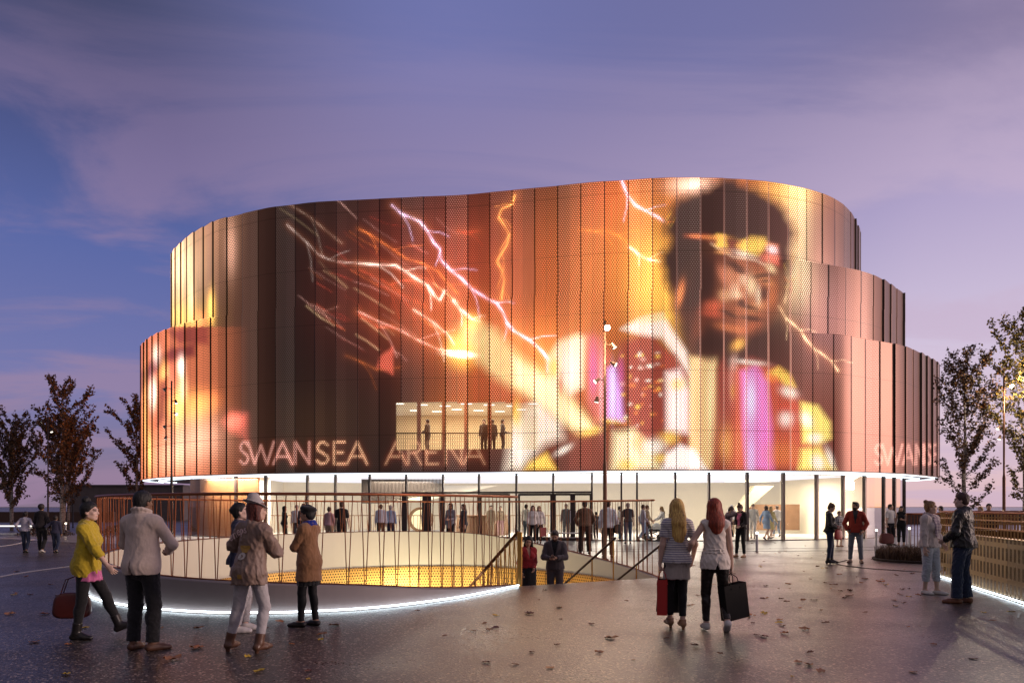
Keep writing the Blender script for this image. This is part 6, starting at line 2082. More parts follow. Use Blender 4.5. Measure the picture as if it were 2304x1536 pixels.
# inside of the right-hand opening
iw = gl + gnn * 5.2
rw = empty('inner_parapet', (13, 13, 0), 0, 'dark curved inner parapet seen through the golden wall', 'parapet wall')
mb = MB()
il = spline([(10.2, 8.2), (11.2, 10.6), (12.1, 13.2), (13.2, 15.6), (15.5, 17.2), (19, 18)], .3)
mb.loft([[(p[0], p[1], -2.5) for p in il], [(p[0], p[1], .25 + .08 * k_) for k_, p in enumerate(il)], [(p[0] + .25, p[1] + .02, .25 + .08 * k_) for k_, p in enumerate(il)], [(p[0] + .25, p[1] + .02, -2.5) for p in il]])
mb.build('parapet', plain('dark brown concrete', (.05, .03, .025), .6), rw)
mb = MB(); mb.add([(x, y, -2.5) for x, y in GHOLE], [tuple(range(len(GHOLE)))])
tag(mb.build('lower_floor', M_FLOOR), 'floor of the right-hand sunken court', 'floor', kind='structure')

# far rail on the right, behind the couple
br_ = empty('balustrade', (14, 24, 0), 0, 'distant copper balustrade behind the couple at the right', 'railing')
fl_ = spline([(12.6, 23.6), (14.5, 23.9), (18, 24.6), (24, 26)], .2)
mb = MB(); mb.tube([(p[0], p[1], 1.40) for p in fl_], .05, 8, flat=.6); mb.build('top_rail', M_COPPER, br_, True)
for p in resample(fl_, .13)[:98]:
    mb = MB(); mb.tube([(p[0], p[1], 0), (p[0] + RNG.uniform(-.03, .03), p[1], 1.40)], .011, 5); mb.build('baluster', M_ROD, br_)
passer(2225, 26.5, 1.74, 150, 'black', 'black', 'b', 'dark haired man in black beyond the distant copper balustrade, by the right lamp post')
passer(2206, 27.5, 1.64, 120, 'grey', 'black', 'l', 'fair haired woman half hidden behind the man in black leather, beyond the rail', True, 'stand', 'bob')
passer(2117, 31, 1.66, 100, 'dgrey', 'black', 'd', 'dark haired figure beyond the copper rail, just right of the scarf', True, 'stand', 'bob')

# ---- planting bed with low grass, kerb ring
bed = [(11.0, 22.0), (11.6, 23.6), (13.2, 24.0), (14.2, 22.6), (13.4, 21.0), (11.9, 20.9)]
BL = spline(bed, .3, True)[:-1]
kb = spline([(10.2, 22.6), (9.2, 21.0), (9.3, 19.6), (10.0, 18.6), (10.4, 18.2)], .25)
mb = MB(); mb.wall(kb, .0, .012, .06); tag(mb.build('kerb_edging', M_DRAIN), 'dark steel edging line sweeping round the low planting bed', 'edging')
mb = MB(); mb.prism([tuple(p) for p in BL], .0, .06)
tag(mb.build('planting_bed', plain('planting soil', (.03, .02, .015), .95, vary=.4)), 'low soil bed', 'planting bed', kind='structure')
cb = np.mean(BL, 0)


def blades(n, place, hmin, hmax, w):
    V, Q = [], []
    for k in range(n):
        x_, y_, z_ = place()
        h2 = RNG.uniform(hmin, hmax); a_ = RNG.uniform(0, 6.28); le = RNG.uniform(.1, .6) * h2
        ca, sa = math.cos(a_), math.sin(a_)
        b0 = len(V)
        for t, ww in ((0, 1), (.55, .8), (1, .12)):
            ox, oy = ca * le * t * t, sa * le * t * t
            V += [(x_ + ox - sa * w * ww, y_ + oy + ca * w * ww, z_ + h2 * t * (1 - .25 * t)), (x_ + ox + sa * w * ww, y_ + oy - ca * w * ww, z_ + h2 * t * (1 - .25 * t))]
        Q += [(b0, b0 + 1, b0 + 3, b0 + 2), (b0 + 2, b0 + 3, b0 + 5, b0 + 4)]
    return V, Q


def in_bed():
    while True:
        a_, r_ = RNG.uniform(0, 6.28), math.sqrt(RNG.uniform(0, 1)) * 1.45
        return cb[0] + math.cos(a_) * r_, cb[1] + math.sin(a_) * r_ * .95, .05


V, Q = blades(5200, in_bed, .22, .55, .008)
tag(link('grass', np_mesh('grass', V, Q), plain('winter grass', (.10, .058, .034), .8, vary=.6, scale=3)), 'dark low ornamental grass in the planting bed', 'grass', kind='stuff')


# ---- trees
def leaf_mat(name, c1, c2):
    m, nt, b = material(name)
    gi = nt.node('ShaderNodeNewGeometry')
    c = nt.ramp(gi.outputs['Random Per Island'], [(.0, c1), (.6, c2), (.92, (c2[0] * 2.4, c2[1] * 1.8, c2[2] * 1.0))])
    nt.l.new(c, b.inputs['Base Color']); b.inputs['Roughness'].default_value = .6
    return m


M_LEAF = leaf_mat('autumn leaf', (.06, .032, .022), (.11, .065, .032))
M_LEAFG = leaf_mat('greener leaf', (.08, .06, .02), (.17, .14, .03))
M_BARK, nt_, b_ = material('birch bark')
mp_ = nt_.node('ShaderNodeMapping'); mp_.inputs['Scale'].default_value = (6, 6, 22); nt_.l.new(nt_.obj(), mp_.inputs[0])
nt_.l.new(nt_.ramp(nt_.noise(mp_.outputs[0], 1.0, 5, .7), [(.40, (.06, .045, .04)), (.52, (.42, .37, .34))]), b_.inputs['Base Color']); b_.inputs['Roughness'].default_value = .8


def birch(loc, H, Wd, nleaf, seed, label, ls=.10, mat=None, base=.16, stems=1):
    rg = np.random.default_rng(seed)
    root = empty('birch_tree', loc, 0, label, 'tree', 'autumn birches round the arena')
    tr = MB()
    V, Q = [], []
    tips = []
    for st_ in range(stems):
        lx, ly = (rg.uniform(-.12, .12) * (st_ > 0) * H * .5, rg.uniform(-.1, .1) * (st_ > 0) * H * .4)
        Hs = H * (1 if st_ == 0 else rg.uniform(.72, .9))
        pts = [np.array([lx * t + rg.normal(0, .012) * H * t * (1 - t), ly * t + rg.normal(0, .012) * H * t * (1 - t), Hs * t]) for t in np.linspace(0, 1, 9)]
        tr.tube(pts, [(.014 * H) * (1 - .93 * t) + .006 for t in np.linspace(0, 1, 9)], 8)
        nl = int(30 / stems ** .5)
        for k in range(nl):
            t = base + (1 - base) * ((k + rg.uniform(0, 1)) / nl) ** .85 * .97
            i = min(int(t * 8), 7); p = pts[i] + (pts[i + 1] - pts[i]) * (t * 8 - i)
            env = math.sin(math.pi * min(1, ((t - base) / (1 - base)) * .78 + .16)) ** .8
            ln = Wd * env * rg.uniform(.6, 1.15) + .25
            a_ = k * 2.4 + rg.uniform(-.5, .5)
            up_ = rg.uniform(.75, 1.5)
            d_ = unit([math.cos(a_), math.sin(a_), up_])
            q = [p]
            for s_ in range(4):
                d_ = unit(d_ + np.array([rg.normal(0, .12), rg.normal(0, .12), .10]))
                q.append(q[-1] + d_ * ln / 4 * 1.3)
            tr.tube(q, [.0045 * H * .35 + .004, .012, .009, .006, .003], 5)
            tips.append((q, ln))
            for s_ in range(3):
                b0 = q[1 + s_]; d2 = unit(d_ + rg.normal(0, .6, 3)); e = b0 + d2 * ln * rg.uniform(.2, .42)
                tr.tube([b0, (b0 + e) / 2 + [0, 0, .02], e], [.006, .005, .003], 4)
                tips.append(([b0, (b0 + e) / 2, e], ln * .5))
        tips.append((pts[6:], .8))
    wts = np.array([sum(np.linalg.norm(b - a) for a, b in zip(q[:-1], q[1:])) for q, _ in tips]); wts /= wts.sum()
    ch = rg.choice(len(tips), nleaf, p=wts)
    for k in ch:
        q, ln = tips[k]
        t = rg.uniform(.18, 1.03) * (len(q) - 1); i = min(int(t), len(q) - 2)
        p = q[i] + (q[i + 1] - q[i]) * (t - i) + rg.normal(0, .055 + .02 * H / 10, 3)
        n = unit(rg.normal(0, 1, 3)); a_ = unit(np.cross(n, rg.normal(0, 1, 3))); b2 = np.cross(n, a_)
        s = ls * rg.uniform(.65, 1.3); b0 = len(V)
        V += [p - a_ * s, p + b2 * s * .55 + n * s * .12, p + a_ * s, p - b2 * s * .55 + n * s * .12]
        Q.append((b0, b0 + 1, b0 + 2, b0 + 3))
    tr.build('trunk', M_BARK, root, True, local=True)
    link('crown', np_mesh('crown', V, Q), mat or M_LEAF, root)
    return root


birch((19.6, 32, 0), 7.9, 1.75, 6400, 3, 'slim dark-leaved birch with white trunk just right of the arena', .068)
birch((21.9, 31.5, 0), 9.3, 2.2, 8200, 4, 'tall birch cut by the right edge of the picture, greener low down', .072, M_LEAFG, .12)
birch((27.0, 55, 0), 7.0, 2.0, 2200, 14, 'small distant birch just visible past the right end of the foyer glass', .11)
birch((-34.5, 51, 0), 7.4, 2.4, 7000, 6, 'bushy dark birch at the far left edge', .10, None, .18, 2)
birch((-29.2, 48, 0), 9.2, 2.5, 8600, 8, 'tallest birch of the left group, with forked white trunks', .095, None, .16, 2)
birch((-31.8, 53, 0), 7.6, 2.0, 5200, 9, 'birch in the middle of the left group, between its taller neighbours', .10, None, .18)
birch((-27.4, 54, 0), 8.9, 2.1, 5200, 11, 'thin birch half hidden by the left end of the arena', .10, None, .2)

# ---- low building, wall and hedge far left
fb = empty('flat_roofed_building', (-47, 92, 0), 0, 'long low dark brick building behind the left-hand trees', 'building')
mb = MB(); mb.box((-47.5, 94, 2.1), (14, 6, 4.2)); mb.build('wall', plain('dark brick', (.09, .075, .08), .85, vary=.35, scale=2), fb)
mb = MB(); mb.box((-47.5, 94, 4.28), (14.3, 6.3, .16)); mb.build('roof', plain('slate cap', (.10, .09, .10), .7), fb)
lw = MB(); lw.box((-62, 80, .55), (38, .4, 1.1)); tag(lw.build('boundary_wall', plain('brown wall', (.06, .032, .026), .85, vary=.3)), 'long low brown wall along the horizon at the far left', 'wall')
mb = MB()
lw = MB(); lw.box((46, 70, .5), (44, .4, 1.0)); tag(lw.build('boundary_wall', plain('brown wall', (.06, .032, .026))), 'low brown wall on the horizon at the right edge', 'wall')


def shrub(loc, rx_, h2, n, seed, label):
    rg = np.random.default_rng(seed)
    root = empty('shrub', loc, 0, label, 'shrub', 'low winter shrubs at the left')
    V, Q = [], []
    for k in range(n):
        a_ = rg.uniform(0, 6.28); t = rg.uniform(0, 1) ** .5; z_ = rg.uniform(.05, 1)
        p = np.array([math.cos(a_) * rx_ * t * (1 - .5 * z_), math.sin(a_) * rx_ * .6 * t * (1 - .5 * z_), z_ * h2 * (1 - .4 * t)])
        m = unit(rg.normal(0, 1, 3)); u_ = unit(np.cross(m, rg.normal(0, 1, 3))); w_ = np.cross(m, u_); s = rg.uniform(.05, .12); b0 = len(V)
        V += [p - u_ * s, p + w_ * s * .4, p + u_ * s, p - w_ * s * .4]; Q.append((b0, b0 + 1, b0 + 2, b0 + 3))
    link('foliage', np_mesh('foliage', V, Q), plain('shrub twigs', (.14, .10, .08), .9, vary=.5, scale=8), root)
    mb = MB()
    for k in range(9):
        a_ = k * .7; mb.tube([(0, 0, 0), (math.cos(a_) * rx_ * .3, math.sin(a_) * rx_ * .2, h2 * .6)], [.02, .008], 5)
    mb.build('stem', M_BARK, root, local=True)


shrub((-22.5, 43, 0), 2.2, .75, 900, 21, 'pale twiggy shrub beyond the woman in yellow')
shrub((-26.5, 42, 0), 1.8, .6, 700, 22, 'pale twiggy shrub by the birch trunks, left of its neighbour')

# ---- benches and bollards
M_LB = glow('lit white seat', (1, .93, .86), 1.1)
M_WMET = plain('white metal', (.62, .6, .6), .4, vary=.05)
bz = empty('bench', (-32.5, 46, 0), 0, 'long white bench lit along its edge at the far left', 'bench')
mb = MB(); mb.box((-33, 46, .44), (7.5, .6, .07), bev=.02); mb.build('seat', M_LB, bz)
for x_ in (-36, -33, -30): mb = MB(); mb.box((x_, 46, .2), (.08, .5, .4)); mb.build('leg', M_WMET, bz)


bz = empty('bench', (2.6, 33.2, 0), 0, 'low white bench outside the double doors', 'bench')
mb = MB(); mb.box((2.6, 33.2, .45), (1.9, .45, .05), bev=.01); mb.box((2.6, 33.2, .25), (1.8, .06, .04)); mb.build('seat', M_WMET, bz)
for x_ in (1.75, 3.45): mb = MB(); mb.box((x_, 33.2, .21), (.06, .42, .42)); mb.build('leg', M_WMET, bz)


def bollard(px_, py_, label, hgt=.75, lit=3.0):
    x_, y_ = gnd(px_, py_)
    b = empty('bollard', (x_, y_, 0), 0, label, 'bollard', 'slim lit bollards on the plaza')
    mb = MB(); mb.lathe([(.055, 0), (.05, .02), (.045, hgt - .12)], (0, 0, 0), 12); mb.build('post', M_WMET, b, local=True)
    mb = MB(); mb.lathe([(.04, hgt - .12), (.04, hgt - .04)], (0, 0, 0), 12); mb.build('lens', glow('bollard lens', (1, .86, .66), 7.0), b, local=True)
    mb = MB(); mb.lathe([(.055, hgt - .04), (.055, hgt - .01), (.03, hgt)], (0, 0, 0), 12); mb.build('cap', M_WMET, b, local=True)


bollard(1703, 1239, 'lit bollard in front of the man in the ivory suit')
bollard(1972, 1229, 'lit bollard left of the maroon holdall')
bollard(2046, 1222, 'lit bollard behind the woman with the scarf')
bollard(148, 1203, 'lit bollard left of the woman in yellow')
bollard(462, 1205, 'lit bollard in front of the copper panels, beyond the balustrade')

# ---- lamp posts
M_POST = plain('bronze post', (.13, .06, .035), .4, .5, .15)
M_POSTD = plain('dark post', (.03, .022, .02), .5, .3)


def lamp_post(x_, y_, H, r, heads, label, mat, bright=None):
    p = empty('lamp_post', (x_, y_, 0), 0, label, 'lamp post', 'slender multi-spot lamp posts')
    mb = MB(); mb.lathe([(r * 1.9, 0), (r * 1.9, .03), (r, .05), (r * .98, H * .4), (r * .62, H * .42), (r * .6, H)], (0, 0, 0), 12); mb.build('pole', mat, p, True, local=True)
    for k, (z_, az_, tilt, lit) in enumerate(heads):
        d_ = np.array([math.cos(R(az_)), math.sin(R(az_)), 0]); a_ = np.array([0, 0, z_]) + d_ * .05; e = np.array([0, 0, z_]) + d_ * .24
        ax = unit(d_ * math.sin(R(tilt)) - np.array([0, 0, 1]) * math.cos(R(tilt)))
        mb = MB(); mb.tube([a_, e], .014, 6); mb.tube([e - ax * .06, e + ax * .02, e + ax * .12], [.035, .05, .085], 12)
        h_ = mb.build('spotlight', mat, p, local=True)
        mb = MB(); mb.tube([e + ax * .121, e + ax * .124], .07 if not lit else .08, 12)
        mb.build('lens', glow('bright lamp', (1, .83, .62), 200.0) if lit else glow('dim lamp', (1, .90, .74), 2.2), h_, local=True)
        if lit: lamp('lamp_glow', 'POINT', (x_ + e[0] + ax[0] * .22, y_ + e[1] + ax[1] * .22, e[2] + ax[2] * .22), lit, (1, .78, .52), p, shadow_soft_size=.12)
    return p


x_, y_ = 2.84, 22.6
zf = lambda py_, Y_: HC + (HY - py_) * Y_ / F
lamp_post(x_, y_, zf(722, y_), .062, [(zf(738, y_), -85, 55, 260), (zf(776, y_), -15, 30, 0), (zf(818, y_), -25, 60, 0), (zf(855, y_), 200, 55, 0), (zf(896, y_), 185, 10, 0)], 'bronze lamp post with a dazzling lamp, in front of the portrait', M_POST)
y_ = 31.0; x_ = (2259 - CX) * y_ / F
lamp_post(x_, y_, zf(845, y_), .062, [(zf(868, y_), -75, 60, 240), (zf(893, y_), -10, 40, 0), (zf(960, y_), 190, 35, 0), (zf(982, y_), 200, 20, 0)], 'bronze lamp post with a dazzling lamp between the birches at the right', M_POST)
y_ = 33.0; x_ = (386 - CX) * y_ / F
lamp_post(x_, y_, zf(857, y_), .06, [(zf(874, y_), 190, 50, 0), (zf(902, y_), -20, 15, 0), (zf(930, y_), -30, 60, 0), (zf(958, y_), 200, 50, 0), (zf(982, y_), 185, 10, 0)], 'dark lamp post with unlit-looking spots in front of the left end of the arena', M_POSTD)
for px_, py_, Y_, lab in ((108, 932, 44, 'thin dark lamp post rising through the tallest left birch'), (164, 1003, 58, 'thin distant lamp post right of the tallest left birch'), (285, 1035, 66, 'most distant thin lamp post, before the birch by the arena')):
    lamp_post((px_ - CX) * Y_ / F, Y_, zf(py_, Y_), .05, [(zf(py_ + 16, Y_), 200, 50, 0), (zf(py_ + 36, Y_), -20, 30, 0)], lab, M_POSTD)

# ---- white edging lines at the left
M_LINE = plain('white edging', (.55, .52, .50), .5, vary=.1)
for pts, lab, w in (([(-60, 1312), (0, 1298), (75, 1285), (152, 1275), (215, 1266)], 'white edging line running from the left edge to behind the woman in yellow', .10), ([(-60, 1233), (0, 1229), (45, 1222), (80, 1212)], 'white edging line curving past the family at the far left', .12), ([(-60, 1216), (0, 1212), (90, 1207), (150, 1206)], 'thin white edging line beyond the family', .10)):
    L_ = spline([gnd(*p) for p in pts], .4)
    mb = MB(); mb.wall(L_, .002, .012, w); tag(mb.build('edging_line', M_LINE), lab, 'edging')


# ---- bags
def shopping_bag(loc, rz, w, d, h2, mat, label, cat='shopping bag', tilt=0, group=None, hand=None):
    b = empty('shopping_bag', loc, rz, label, cat, group); b.rotation_euler[1] = tilt
    mb = MB(); t = .004
    for s in (-1, 1):
        mb.box((0, s * d / 2, h2 / 2), (w, t, h2)); mb.box((s * w / 2, 0, h2 / 2), (t, d - t * 2, h2))
    mb.box((0, 0, .003), (w - t * 2, d - t * 2, .006))
    mb.build('bag_body', mat, b, local=True)
    for s in (-1, 1):
        mb = MB(); mb.tube([(-w * .2, s * (d / 2 + .004), h2 - .06), (-w * .17, s * d * .3, h2 + .08), (0, 0, h2 + .14), (w * .17, s * d * .3, h2 + .08), (w * .2, s * (d / 2 + .004), h2 - .06)], .006, 6)
        mb.build('handle', mat, b, local=True)
    return b


def soft_bag(loc, rz, w, d, h2, mat, label, cat, strap, group=None):
    """rounded leather bag hanging below loc; strap = list of points in its own frame"""
    b = empty('handbag', loc, rz, label, cat, group)
    prof = [(-.5, .0), (-.5, .25), (-.46, .8), (-.36, 1), (.36, 1), (.46, .8), (.5, .25), (.5, .0)]
    mb = MB(); rows = []
    for y_, s in ((-.5, .80), (-.42, .95), (0, 1), (.42, .95), (.5, .80)):
        ring_ = []
        for k in range(28):
            a_ = 2 * math.pi * k / 28
            ex = abs(math.cos(a_)) ** .55 * (1 if math.cos(a_) > 0 else -1); ez = abs(math.sin(a_)) ** .55 * (1 if math.sin(a_) > 0 else -1)
            taper = 1 - .14 * (ez + 1) / 2
            ring_.append((ex * w / 2 * s * taper, y_ * d * (1 - .35 * (ez + 1) / 2), -h2 / 2 - .0 + ez * h2 / 2 * s))
        rows.append(ring_)
    mb.loft(rows, True); n = 28
    mb.f.append(tuple(range(n - 1, -1, -1))); mb.f.append(tuple(4 * n + k for k in range(n)))
    mb.build('bag_body', mat, b, True, local=True)
    mb = MB(); mb.tube([(-w * .42, 0, -h2 * .12), (0, 0, -h2 * .02), (w * .42, 0, -h2 * .12)], .007, 5); mb.build('flap_seam', mat, b, local=True)
    for dy_ in ((-.25, .25) if len(strap) > 3 else (0,)):
        mb = MB(); mb.tube([(x_, y_ + dy_ * d, z_) for x_, y_, z_ in strap], .007, 6); mb.build('handle', mat, b, True, local=True)
    return b


M_OXB = plain('oxblood leather', (.09, .016, .014), .35, vary=.25, bump=.1)
M_BLK = plain('black card', (.012, .010, .009), .75, vary=.2, spec=.25)
M_REDB = plain('red card', (.42, .018, .014), .45, vary=.1)


def wrist(key, i, drop=0.1):
    root, J, s, _ = PEOPLE[key]
    return world_pt(key, J['wr'][i] + J['hd'][i] * .085)


hnd = wrist('yellow', 0)
soft_bag((hnd[0] - .09, hnd[1], hnd[2] - .22), R(12), .46, .17, .33, M_OXB, 'dark red leather handbag carried by the woman in yellow', 'handbag', [(-.12, 0, -.03), (-.06, 0, .16), (.09, 0, .22), (.12, 0, .12), (.15, 0, -.03)])
hnd = wrist('blonde', 0)
shopping_bag((hnd[0] + .02, hnd[1] - .05, hnd[2] - .60), R(78), .34, .13, .46, M_REDB, 'glossy red carrier bag held by the blonde woman', tilt=.10, group='carrier bags')
shopping_bag((hnd[0] + .14, hnd[1] + .06, hnd[2] - .58), R(30), .36, .12, .44, M_BLK, 'black carrier bag beside the red one, held by the blonde woman', tilt=.08, group='carrier bags')
hnd = wrist('redhead', 1)
shopping_bag((hnd[0] + .06, hnd[1] + .02, hnd[2] - .61), R(24), .36, .13, .46, M_BLK, 'black carrier bag held by the copper-haired woman', tilt=-.14, group='carrier bags')
hnd = wrist('navygirl', 0)
soft_bag((hnd[0] - .02, hnd[1], hnd[2] - .20), R(60), .28, .12, .26, plain('grey leather', (.20, .16, .16), .5), 'small grey handbag held by the woman in navy', 'handbag', [(-.09, 0, -.02), (-.06, 0, .14), (0, 0, .2), (.06, 0, .14), (.09, 0, -.02)])
p = world_pt('cardigan', (.06, .23, 1.02))
soft_bag(tuple(p), R(20), .26, .11, .30, plain('red leather', (.28, .018, .018), .4), 'bright red handbag held by the woman in the cardigan', 'handbag', [(-.08, 0, -.02), (-.04, 0, .10), (.04, 0, .10), (.08, 0, -.02)])
p = world_pt('phoneman', (.24, .05, .98))
soft_bag((p[0], p[1] - .12, p[2]), R(10), .34, .14, .30, plain('grey canvas', (.11, .10, .11), .8), 'grey shoulder bag at the hip of the man on the phone', 'shoulder bag', [(-.14, 0, -.03), (-.12, .06, .30), (-.04, .12, .48)])
p = world_pt('whiteshirt', (.25, .02, 1.02))
soft_bag((p[0] + .05, p[1] - .10, p[2]), R(15), .30, .14, .30, plain('black canvas', (.015, .013, .013), .7), 'black shoulder bag of the man in the pale shirt', 'shoulder bag', [(.06, .03, -.03), (-.02, .02, .22), (-.16, .04, .46)])
p = world_pt('tote_man', (.26, .05, .80))
soft_bag((p[0], p[1], .52), R(5), .62, .28, .46, plain('maroon canvas', (.11, .022, .02), .7), 'large maroon holdall beside the man in the white short-sleeved shirt', 'holdall', [(-.2, 0, -.05), (-.12, 0, .2), (.0, 0, .26), (.12, 0, .2), (.2, 0, -.05)])
shopping_bag((at(1222, 1180, 32.5)[0], 32.5, .32), 0, .3, .12, .40, plain('coral card', (.60, .16, .15), .5), 'coral pink carrier bag of the fair haired woman by the doors')
# phones
for key, off_, lab in (('suitman', (.01, .36, 1.16), 'phone in the hands of the man in the grey suit'), ('pinktop', (-.02, .33, 1.12), 'phone held by the woman in the rose top')):
    p = world_pt(key, off_); mb = MB(); mb.box(tuple(p), (.075, .15, .012), PEOPLE[key][0].rotation_euler.z, bev=.004)
    tag(mb.build('phone', plain('black glass', (.01, .01, .012), .15)), lab, 'phone')

# pushchair
pc = empty('pushchair', (at(1472, 1200, 35.4)[0], 35.4, 0), 0, 'pushchair with a pale hood pushed along the glass', 'pushchair')
mb = MB(); mb.tube([(-.30, 0, .35), (.1, 0, .42), (.42, 0, .9)], .03, 6); mb.tube([(-.1, .0, .4), (.35, .0, .14)], .02, 6); mb.build('frame', M_SLAT, pc, local=True)
mb = MB(); mb.box((-.02, 0, .52), (.55, .38, .14), bev=.05); mb.build('seat', PAL['dgrey'], pc, local=True)
mb = MB(); mb.lathe([(.27, 0), (.25, .14), (.17, .25), (.03, .30)], (.12, 0, .56), 16); mb.build('hood', PAL['white'], pc, local=True)
for x_, r_ in ((-.32, .13), (.32, .16)):
    for s in (-1, 1):
        mb = MB(); mb.tube([(x_, s * .24, r_), (x_, s * .27, r_)], r_, 16); mb.build('wheel', M_SLAT, pc, local=True)

# ---- writing and badges on the taupe jacket
root, J, s_, prt = PEOPLE['hatwoman']
from mathutils.bvhtree import BVHTree
jm = prt['jacket'].data
bvh = BVHTree.FromPolygons([v.co for v in jm.vertices], [tuple(p.vertices) for p in jm.polygons])


def on_back(verts, x0, z0):
    out = []
    for x_, y_, z_ in verts:
        hit = bvh.ray_cast(Vector((x0 + x_, -1, z0 + y_)), Vector((0, 1, 0)))
        out.append((x0 + x_, (hit[0].y if hit[0] else -.15) - .006 - z_, z0 + y_))
    return out


cu = bpy.data.curves.new('txt', 'FONT'); cu.body = 'enleps'; cu.size = .125; cu.align_x = 'CENTER'; cu.shear = .2; cu.offset = .0015
to = bpy.data.objects.new('txt', cu); COL.objects.link(to); to.rotation_euler = (0, 0, 0)
bpy.context.view_layer.update()
tm = bpy.data.meshes.new_from_object(to.evaluated_get(bpy.context.evaluated_depsgraph_get()))
tv = []
for v in tm.vertices:
    a_ = R(20); yy = v.co.y + .05 * math.cos(v.co.x * 6)
    tv.append((v.co.x * math.cos(a_) - yy * math.sin(a_), v.co.x * math.sin(a_) + yy * math.cos(a_), 0))
tf = [tuple(p.vertices) for p in tm.polygons]
bpy.data.objects.remove(to); bpy.data.curves.remove(cu)
me = bpy.data.meshes.new('lettering'); me.from_pydata(on_back(tv, -.01, 1.255), [], tf); me.update()
link('lettering', me, plain('pink flock', (.85, .62, .60), .8), prt['jacket'])


def badge(outline_, x0, z0, mat, name='badge'):
    me = bpy.data.meshes.new(name); n = len(outline_)
    vv = on_back([(0, 0, .004)] + [(a, b, .004) for a, b in outline_], x0, z0)
    me.from_pydata(vv, [], [(0, 1 + k, 1 + (k + 1) % n) for k in range(n)]); me.update()
    link(name, me, mat, prt['jacket'])


M_BG, M_BW = plain('gold thread', (.42, .24, .05), .7), plain('white thread', (.62, .56, .52), .8)
badge([(.06 * math.cos(t) * (1 + .35 * math.sin(3 * t)), .055 * math.sin(t) * (1 + .3 * math.cos(2 * t))) for t in np.linspace(0, 6.28, 25)[:-1]], .10, 1.16, M_BG)
badge([(.045 * math.cos(t) * (1.1), .04 * math.sin(t) + .01 * math.cos(t)) for t in np.linspace(0, 6.28, 19)[:-1]], .07, 1.08, M_BW)
badge([(.022 * math.cos(t), .018 * math.sin(t)) for t in np.linspace(0, 6.28, 13)[:-1]], .07, 1.08, cloth('taupe satin', (.17, .115, .09)), 'badge')
badge([(-.028, -.024), (.028, -.026), (.03, .022), (-.026, .026)], .08, .86, M_BG)

# ---- fallen leaves
def leaf_mesh(seed):
    rg = np.random.default_rng(seed)
    n = 15; V = [(0, 0, .012)]
    for k in range(n):
        a_ = 2 * math.pi * k / n
        lobe = .62 + .38 * abs(math.cos(2.5 * a_)) ** .7
        r_ = lobe * rg.uniform(.85, 1.1)
        V.append((math.cos(a_) * r_ * .5, math.sin(a_) * r_ * .40, .05 + rg.uniform(-.03, .16) * r_))
    Q = [(0, 1 + k, 1 + (k + 1) % n) for k in range(n)]
    me = np_mesh('fallen_leaf', V, Q, True)
    return me


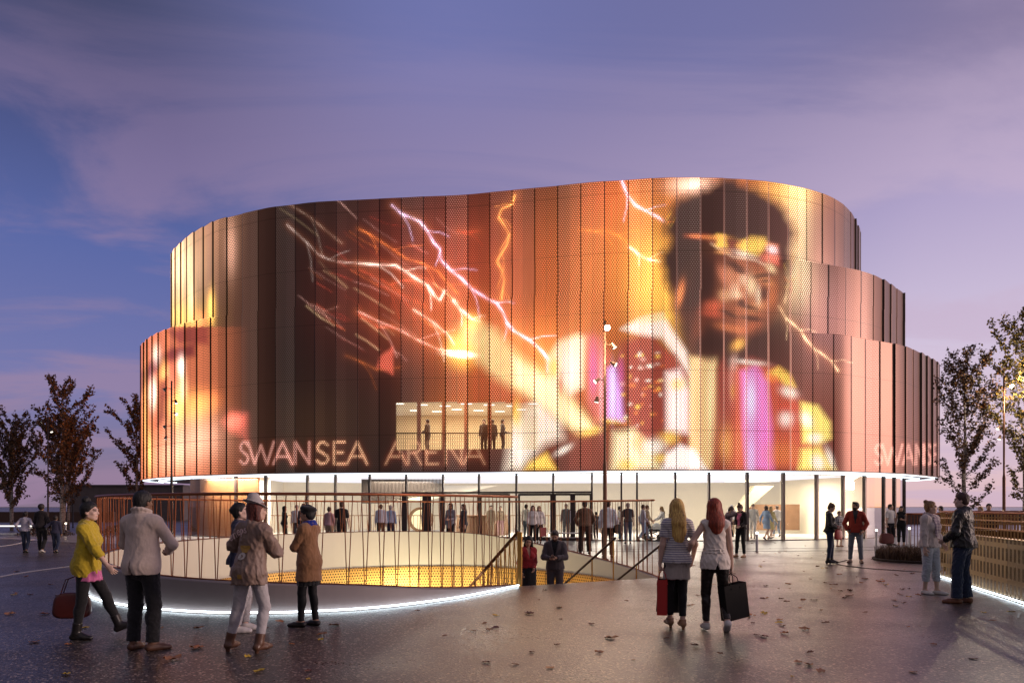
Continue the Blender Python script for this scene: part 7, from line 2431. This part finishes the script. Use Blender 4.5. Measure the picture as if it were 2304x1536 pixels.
LM = {}
for nm, c in (('brown', (.34, .145, .055)), ('dark', (.17, .065, .035)), ('yellow', (.68, .44, .04)), ('rust', (.50, .18, .05))):
    for k in range(3):
        me = leaf_mesh(40 + k); me.materials.append(plain('leaf ' + nm, c, .55, vary=.35, scale=7)); LM[nm, k] = me
LAB = {'brown': 'curled brown leaf lying on the wet plaza', 'dark': 'small dark withered leaf lying on the wet plaza', 'yellow': 'bright yellow fallen leaf on the wet plaza', 'rust': 'rust coloured fallen leaf on the wet plaza'}
spots = [(1718, 1380, .16, 'yellow'), (1752, 1401, .14, 'yellow'), (1810, 1415, .22, 'brown'), (1765, 1425, .13, 'rust'), (1720, 1432, .16, 'dark'), (1703, 1428, .10, 'dark'), (1684, 1384, .15, 'rust'), (1774, 1314, .17, 'brown'), (1807, 1350, .15, 'brown'), (1832, 1350, .14, 'dark'), (1725, 1346, .14, 'brown'), (1900, 1345, .14, 'dark'), (1912, 1341, .20, 'dark'), (1948, 1302, .22, 'rust'), (1981, 1309, .24, 'rust'),
         (2017, 1294, .16, 'dark'), (1891, 1329, .15, 'dark'), (1880, 1315, .15, 'dark'), (1889, 1292, .16, 'rust'), (1912, 1328, .15, 'dark'), (2030, 1326, .14, 'dark'), (2045, 1342, .14, 'yellow'), (2033, 1356, .12, 'dark'), (2053, 1290, .17, 'brown'), (2275, 1377, .17, 'yellow'), (2232, 1396, .14, 'brown'), (1191, 1381, .20, 'dark'), (1258, 1367, .14, 'brown'), (1262, 1393, .10, 'dark'), (1330, 1405, .13, 'dark'), (1376, 1436, .21, 'brown'), (1348, 1468, .13, 'brown'),
         (1410, 1352, .10, 'dark'), (1226, 1327, .12, 'dark'), (1254, 1450, .09, 'dark'), (1554, 1362, .16, 'brown'), (1570, 1340, .13, 'dark'), (630, 1398, .15, 'rust'), (752, 1407, .20, 'brown'), (725, 1426, .18, 'brown'), (657, 1449, .09, 'rust'), (558, 1478, .13, 'yellow'), (584, 1510, .14, 'yellow'), (440, 1458, .22, 'rust'), (388, 1484, .24, 'brown'), (360, 1414, .14, 'brown'), (447, 1413, .16, 'brown'), (190, 1413, .16, 'yellow'), (77, 1445, .16, 'rust'), (153, 1450, .12, 'rust'),
         (141, 1276, .14, 'yellow'), (114, 1315, .12, 'rust'), (58, 1297, .16, 'rust'), (38, 1286, .18, 'brown'), (68, 1338, .14, 'dark'), (22, 1382, .22, 'brown'), (100, 1382, .18, 'dark'), (36, 1335, .1, 'rust'), (465, 1390, .10, 'dark'), (1500, 1436, .10, 'dark'), (1822, 1468, .10, 'dark'), (1620, 1470, .09, 'dark'), (2100, 1450, .10, 'brown'), (2190, 1482, .12, 'dark'), (1000, 1430, .09, 'dark'), (1090, 1402, .10, 'brown'), (1160, 1495, .10, 'dark'), (970, 1372, .08, 'dark')]
rg = np.random.default_rng(12)
for k in range(150):
    t = rg.uniform()
    if t < .72: px_, py_ = rg.uniform(1640, 2080), 1222 + 190 * rg.uniform() ** 1.7
    elif t < .86: px_, py_ = rg.uniform(1380, 1660), rg.uniform(1236, 1330)
    else: px_, py_ = rg.uniform(0, 2300), rg.uniform(1330, 1530)
    spots.append((px_, py_, rg.uniform(.06, .15), ('dark', 'brown', 'dark', 'rust', 'brown', 'yellow')[rg.integers(0, 6 if k % 3 else 5)]))
from mathutils import geometry
hole_poly = [Vector((x, y)) for x, y in HOLE]; ghole = [Vector((x, y)) for x, y in GHOLE]


def inside(poly, x, y):
    c = False; j = len(poly) - 1
    for i in range(len(poly)):
        a, b = poly[i], poly[j]
        if (a.y > y) != (b.y > y) and x < (b.x - a.x) * (y - a.y) / (b.y - a.y) + a.x: c = not c
        j = i
    return c


for px_, py_, sz, nm in spots:
    X, Y = gnd(px_, py_)
    if inside(hole_poly, X, Y) or inside(ghole, X, Y): continue
    o = link('fallen_leaf', LM[nm, rg.integers(0, 3)], None)
    o.location = (X, Y, .006); o.scale = (sz * .9, sz * .9, sz * rg.uniform(.45, 1.05)); o.rotation_euler = (rg.uniform(-.15, .15), rg.uniform(-.15, .15), rg.uniform(0, 6.28))
    tag(o, LAB[nm], 'leaf', nm + ' fallen leaves on the plaza')
